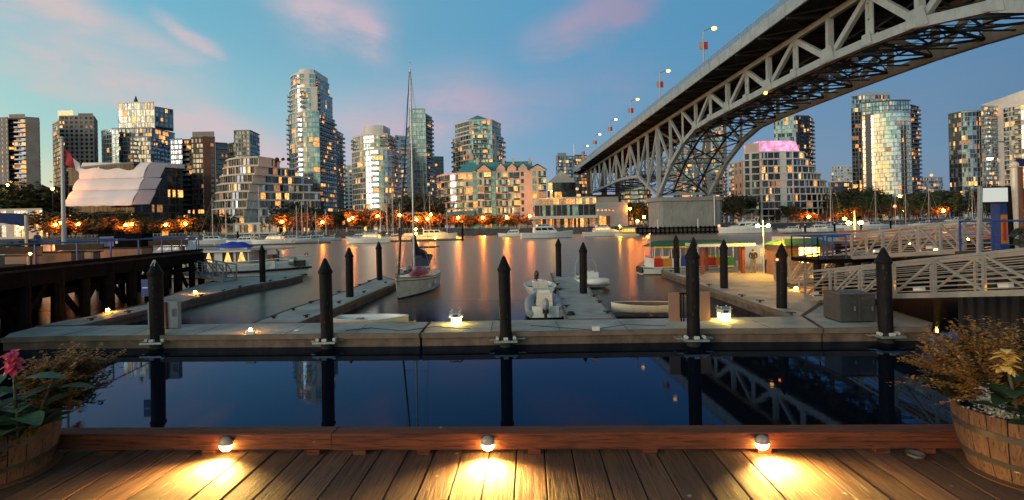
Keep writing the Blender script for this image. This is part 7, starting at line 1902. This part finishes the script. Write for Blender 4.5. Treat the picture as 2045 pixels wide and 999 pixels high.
bL = Vector((-3.52,3.18,DK)); bR = Vector((3.15,2.93,DK))
barrel(bL.x,bL.y,.27,.33,.36,'weathered half-barrel planter in the left foreground corner, with pink flowers')
barrel(bR.x,bR.y,.25,.335,.40,'lighter half-barrel planter in the right foreground corner, with yellow flowers')
canna(Vector((-3.19,3.02,DK+.30)), 'broad-leaved canna with a coral pink flower head in the left barrel', 'petal_pink', ((.0,-.02,.50,True),(-.16,-.10,.34,False),(.08,.10,.36,False),(-.24,.06,.5,False),(-.05,-.2,.22,True),(.12,-.12,.25,False),(-.3,-.15,.3,False)), 4)
bush(bL+Vector((.06,.16,.32)), 'golden-brown small-leaved bush leaning right out of the left barrel', 'leaf_gold', .5, 80, 34, .027, 21, lambda r: (r.uniform(.05,.52)*r.uniform(.6,1), r.uniform(-.15,.25), r.uniform(.06,.44)))
bush(bL+Vector((-.05,-.15,.30)), 'dark purple trailing foliage hanging over the left barrel rim', 'leaf_purple', .5, 60, 20, .035, 22, lambda r: (lambda a, k: (k*math.cos(a)*.38, k*math.sin(a)*.42-.06, r.uniform(-.22,.16)))(r.uniform(3.2,6.6), r.uniform(.7,1)), name='trailing_plant')
bush(bL+Vector((.19,-.12,.33)), 'small pale brown flowering tuft at the right rim of the left barrel', 'leaf_gold', .2, 22, 14, .018, 23, lambda r: (r.uniform(-.06,.14), r.uniform(-.1,.1), r.uniform(.01,.09)), name='tuft')
bush(bR+Vector((-.05,.06,.36)), 'big golden-brown small-leaved bush filling the right barrel', 'leaf_gold', .6, 135, 34, .026, 24, lambda r: (lambda a, k, z: (k*math.cos(a)*.62, k*math.sin(a)*.35+.05, z*.62*(1-.35*k)+.02))(r.uniform(.1,6.2), r.uniform(.15,1), r.uniform(.25,1)))
canna(bR+Vector((-.17,-.20,.34)), 'broad-leaved canna with yellow flowers in the right barrel', 'petal_yellow', ((-.10,.0,.40,True),(.02,-.10,.38,True),(.16,.05,.36,True),(.2,-.1,.22,False),(.0,.1,.25,False),(-.05,-.2,.18,False)), 6)
bush(bR+Vector((-.21,-.08,.37)), 'silvery dusty miller tuft at the left rim of the right barrel', 'leaf_silver', .2, 26, 16, .024, 25, lambda r: (r.uniform(-.12,.14), r.uniform(-.1,.1), r.uniform(.01,.12)), name='tuft')
bush(bR+Vector((.02,-.20,.36)), 'dark purple trailing foliage spilling down the front of the right barrel', 'leaf_purple', .5, 70, 20, .040, 26, lambda r: (lambda a, k: (k*math.cos(a)*.34, k*math.sin(a)*.26-.02, r.uniform(-.26,.14)))(r.uniform(3.5,6.2), r.uniform(.6,1)), name='trailing_plant')

# ---------------------------------------------------------------- small gear about the docks
def line(label, pts, r_=.012, m='rope_white', sag=.25):
    P = []
    for a, b_ in zip(pts, pts[1:]):
        a, b_ = Vector(a), Vector(b_)
        for i in range(9): u = i/8; P.append(a.lerp(b_, u)-Vector((0,0,sag*4*u*(1-u))))
    q = MB(); q.tube(P, r_, m, 5); tag(q.build('mooring_line'), label, 'rope')
line('pale mooring line from the red-covered sailboat bow to the finger beside it', [(-6.05,24.6,1.2), gnd(770,566,DZ+.05)])
line('pale stern line from the red-covered sailboat to the end of the finger', [(-6.3,29.6,.95), gnd(765,556,DZ+.05)])
line('thin mooring line from the grey inflatable to the centre finger', [gnd(1122,612,.4), gnd(1131,614,DZ+.05)], sag=.05)
line('dark hose lying along the near dock left of the centre pile', [gnd(690,660,BZ+.012), gnd(742,655,BZ+.012), gnd(806,661,BZ+.012), gnd(868,652,BZ+.012), gnd(940,657,BZ+.012)], .011, 'black_plastic', 0)
line('dark power cable lying along the near dock right of the centre pile', [gnd(1060,650,BZ+.01), gnd(1130,655,BZ+.01), gnd(1180,659,BZ+.01), gnd(1250,648,BZ+.01), gnd(1330,651,BZ+.01)], .009, 'black_plastic', 0)
line('pale mooring line from the houseboat bow to the left finger', [at(604,530,39.6), gnd(570,556,DZ+.05)], sag=.3)
for k, (x_, y_) in enumerate(((-4.85,27.2),(-4.75,28.6))):
    t = thing('fender', ('forward','aft')[k]+' white fender hanging on the camera side of the red-covered sailboat', 'fender', (x_,y_,.95)); q = MB(); q.sphere((0,0,-.45), .10, 'rope_white', 8, 6, (1,1,2)); q.build('body', t); q = MB(); q.tube([(0,0,0),(0,0,-.3)], .01, 'rope_white', 4); q.build('lanyard', t)

# expansion joints across the near dock
q = None
for k, px in enumerate((120,250,380,560,700,980,1120,1260,1480,1560)):
    a, b_ = gnd(px, 671 if px < 840 else 663, BZ+.003), gnd(px+ (0 if px > 840 else 4), 650 if px < 840 else 641, BZ+.003)
    d = b_-a; q = MB(); q.bar(a, a+Vector((.0,1.75,0)), .022, .006, 'black_plastic'); o = q.build('expansion_joint', dk1 if px < 840 else dk2, world=True)

bush(bR+Vector((-.03,.12,.36)), 'dark leaves added as the shade inside the golden bush of the right barrel', 'leaf_inner_shade', .6, 130, 30, .034, 31, lambda r: (lambda a, k, z: (k*math.cos(a)*.50, k*math.sin(a)*.25+.05, z*.50*(1-.35*k)+.02))(r.uniform(.1,6.2), r.uniform(.1,1), r.uniform(.15,1)))  # second bush; its dark leaves stand in for shade between the golden ones
bush(bL+Vector((.04,.20,.32)), 'dark leaves added as the shade inside the golden bush of the left barrel', 'leaf_inner_shade', .5, 80, 30, .034, 32, lambda r: (r.uniform(.0,.40), r.uniform(-.12,.22), r.uniform(.04,.34)))
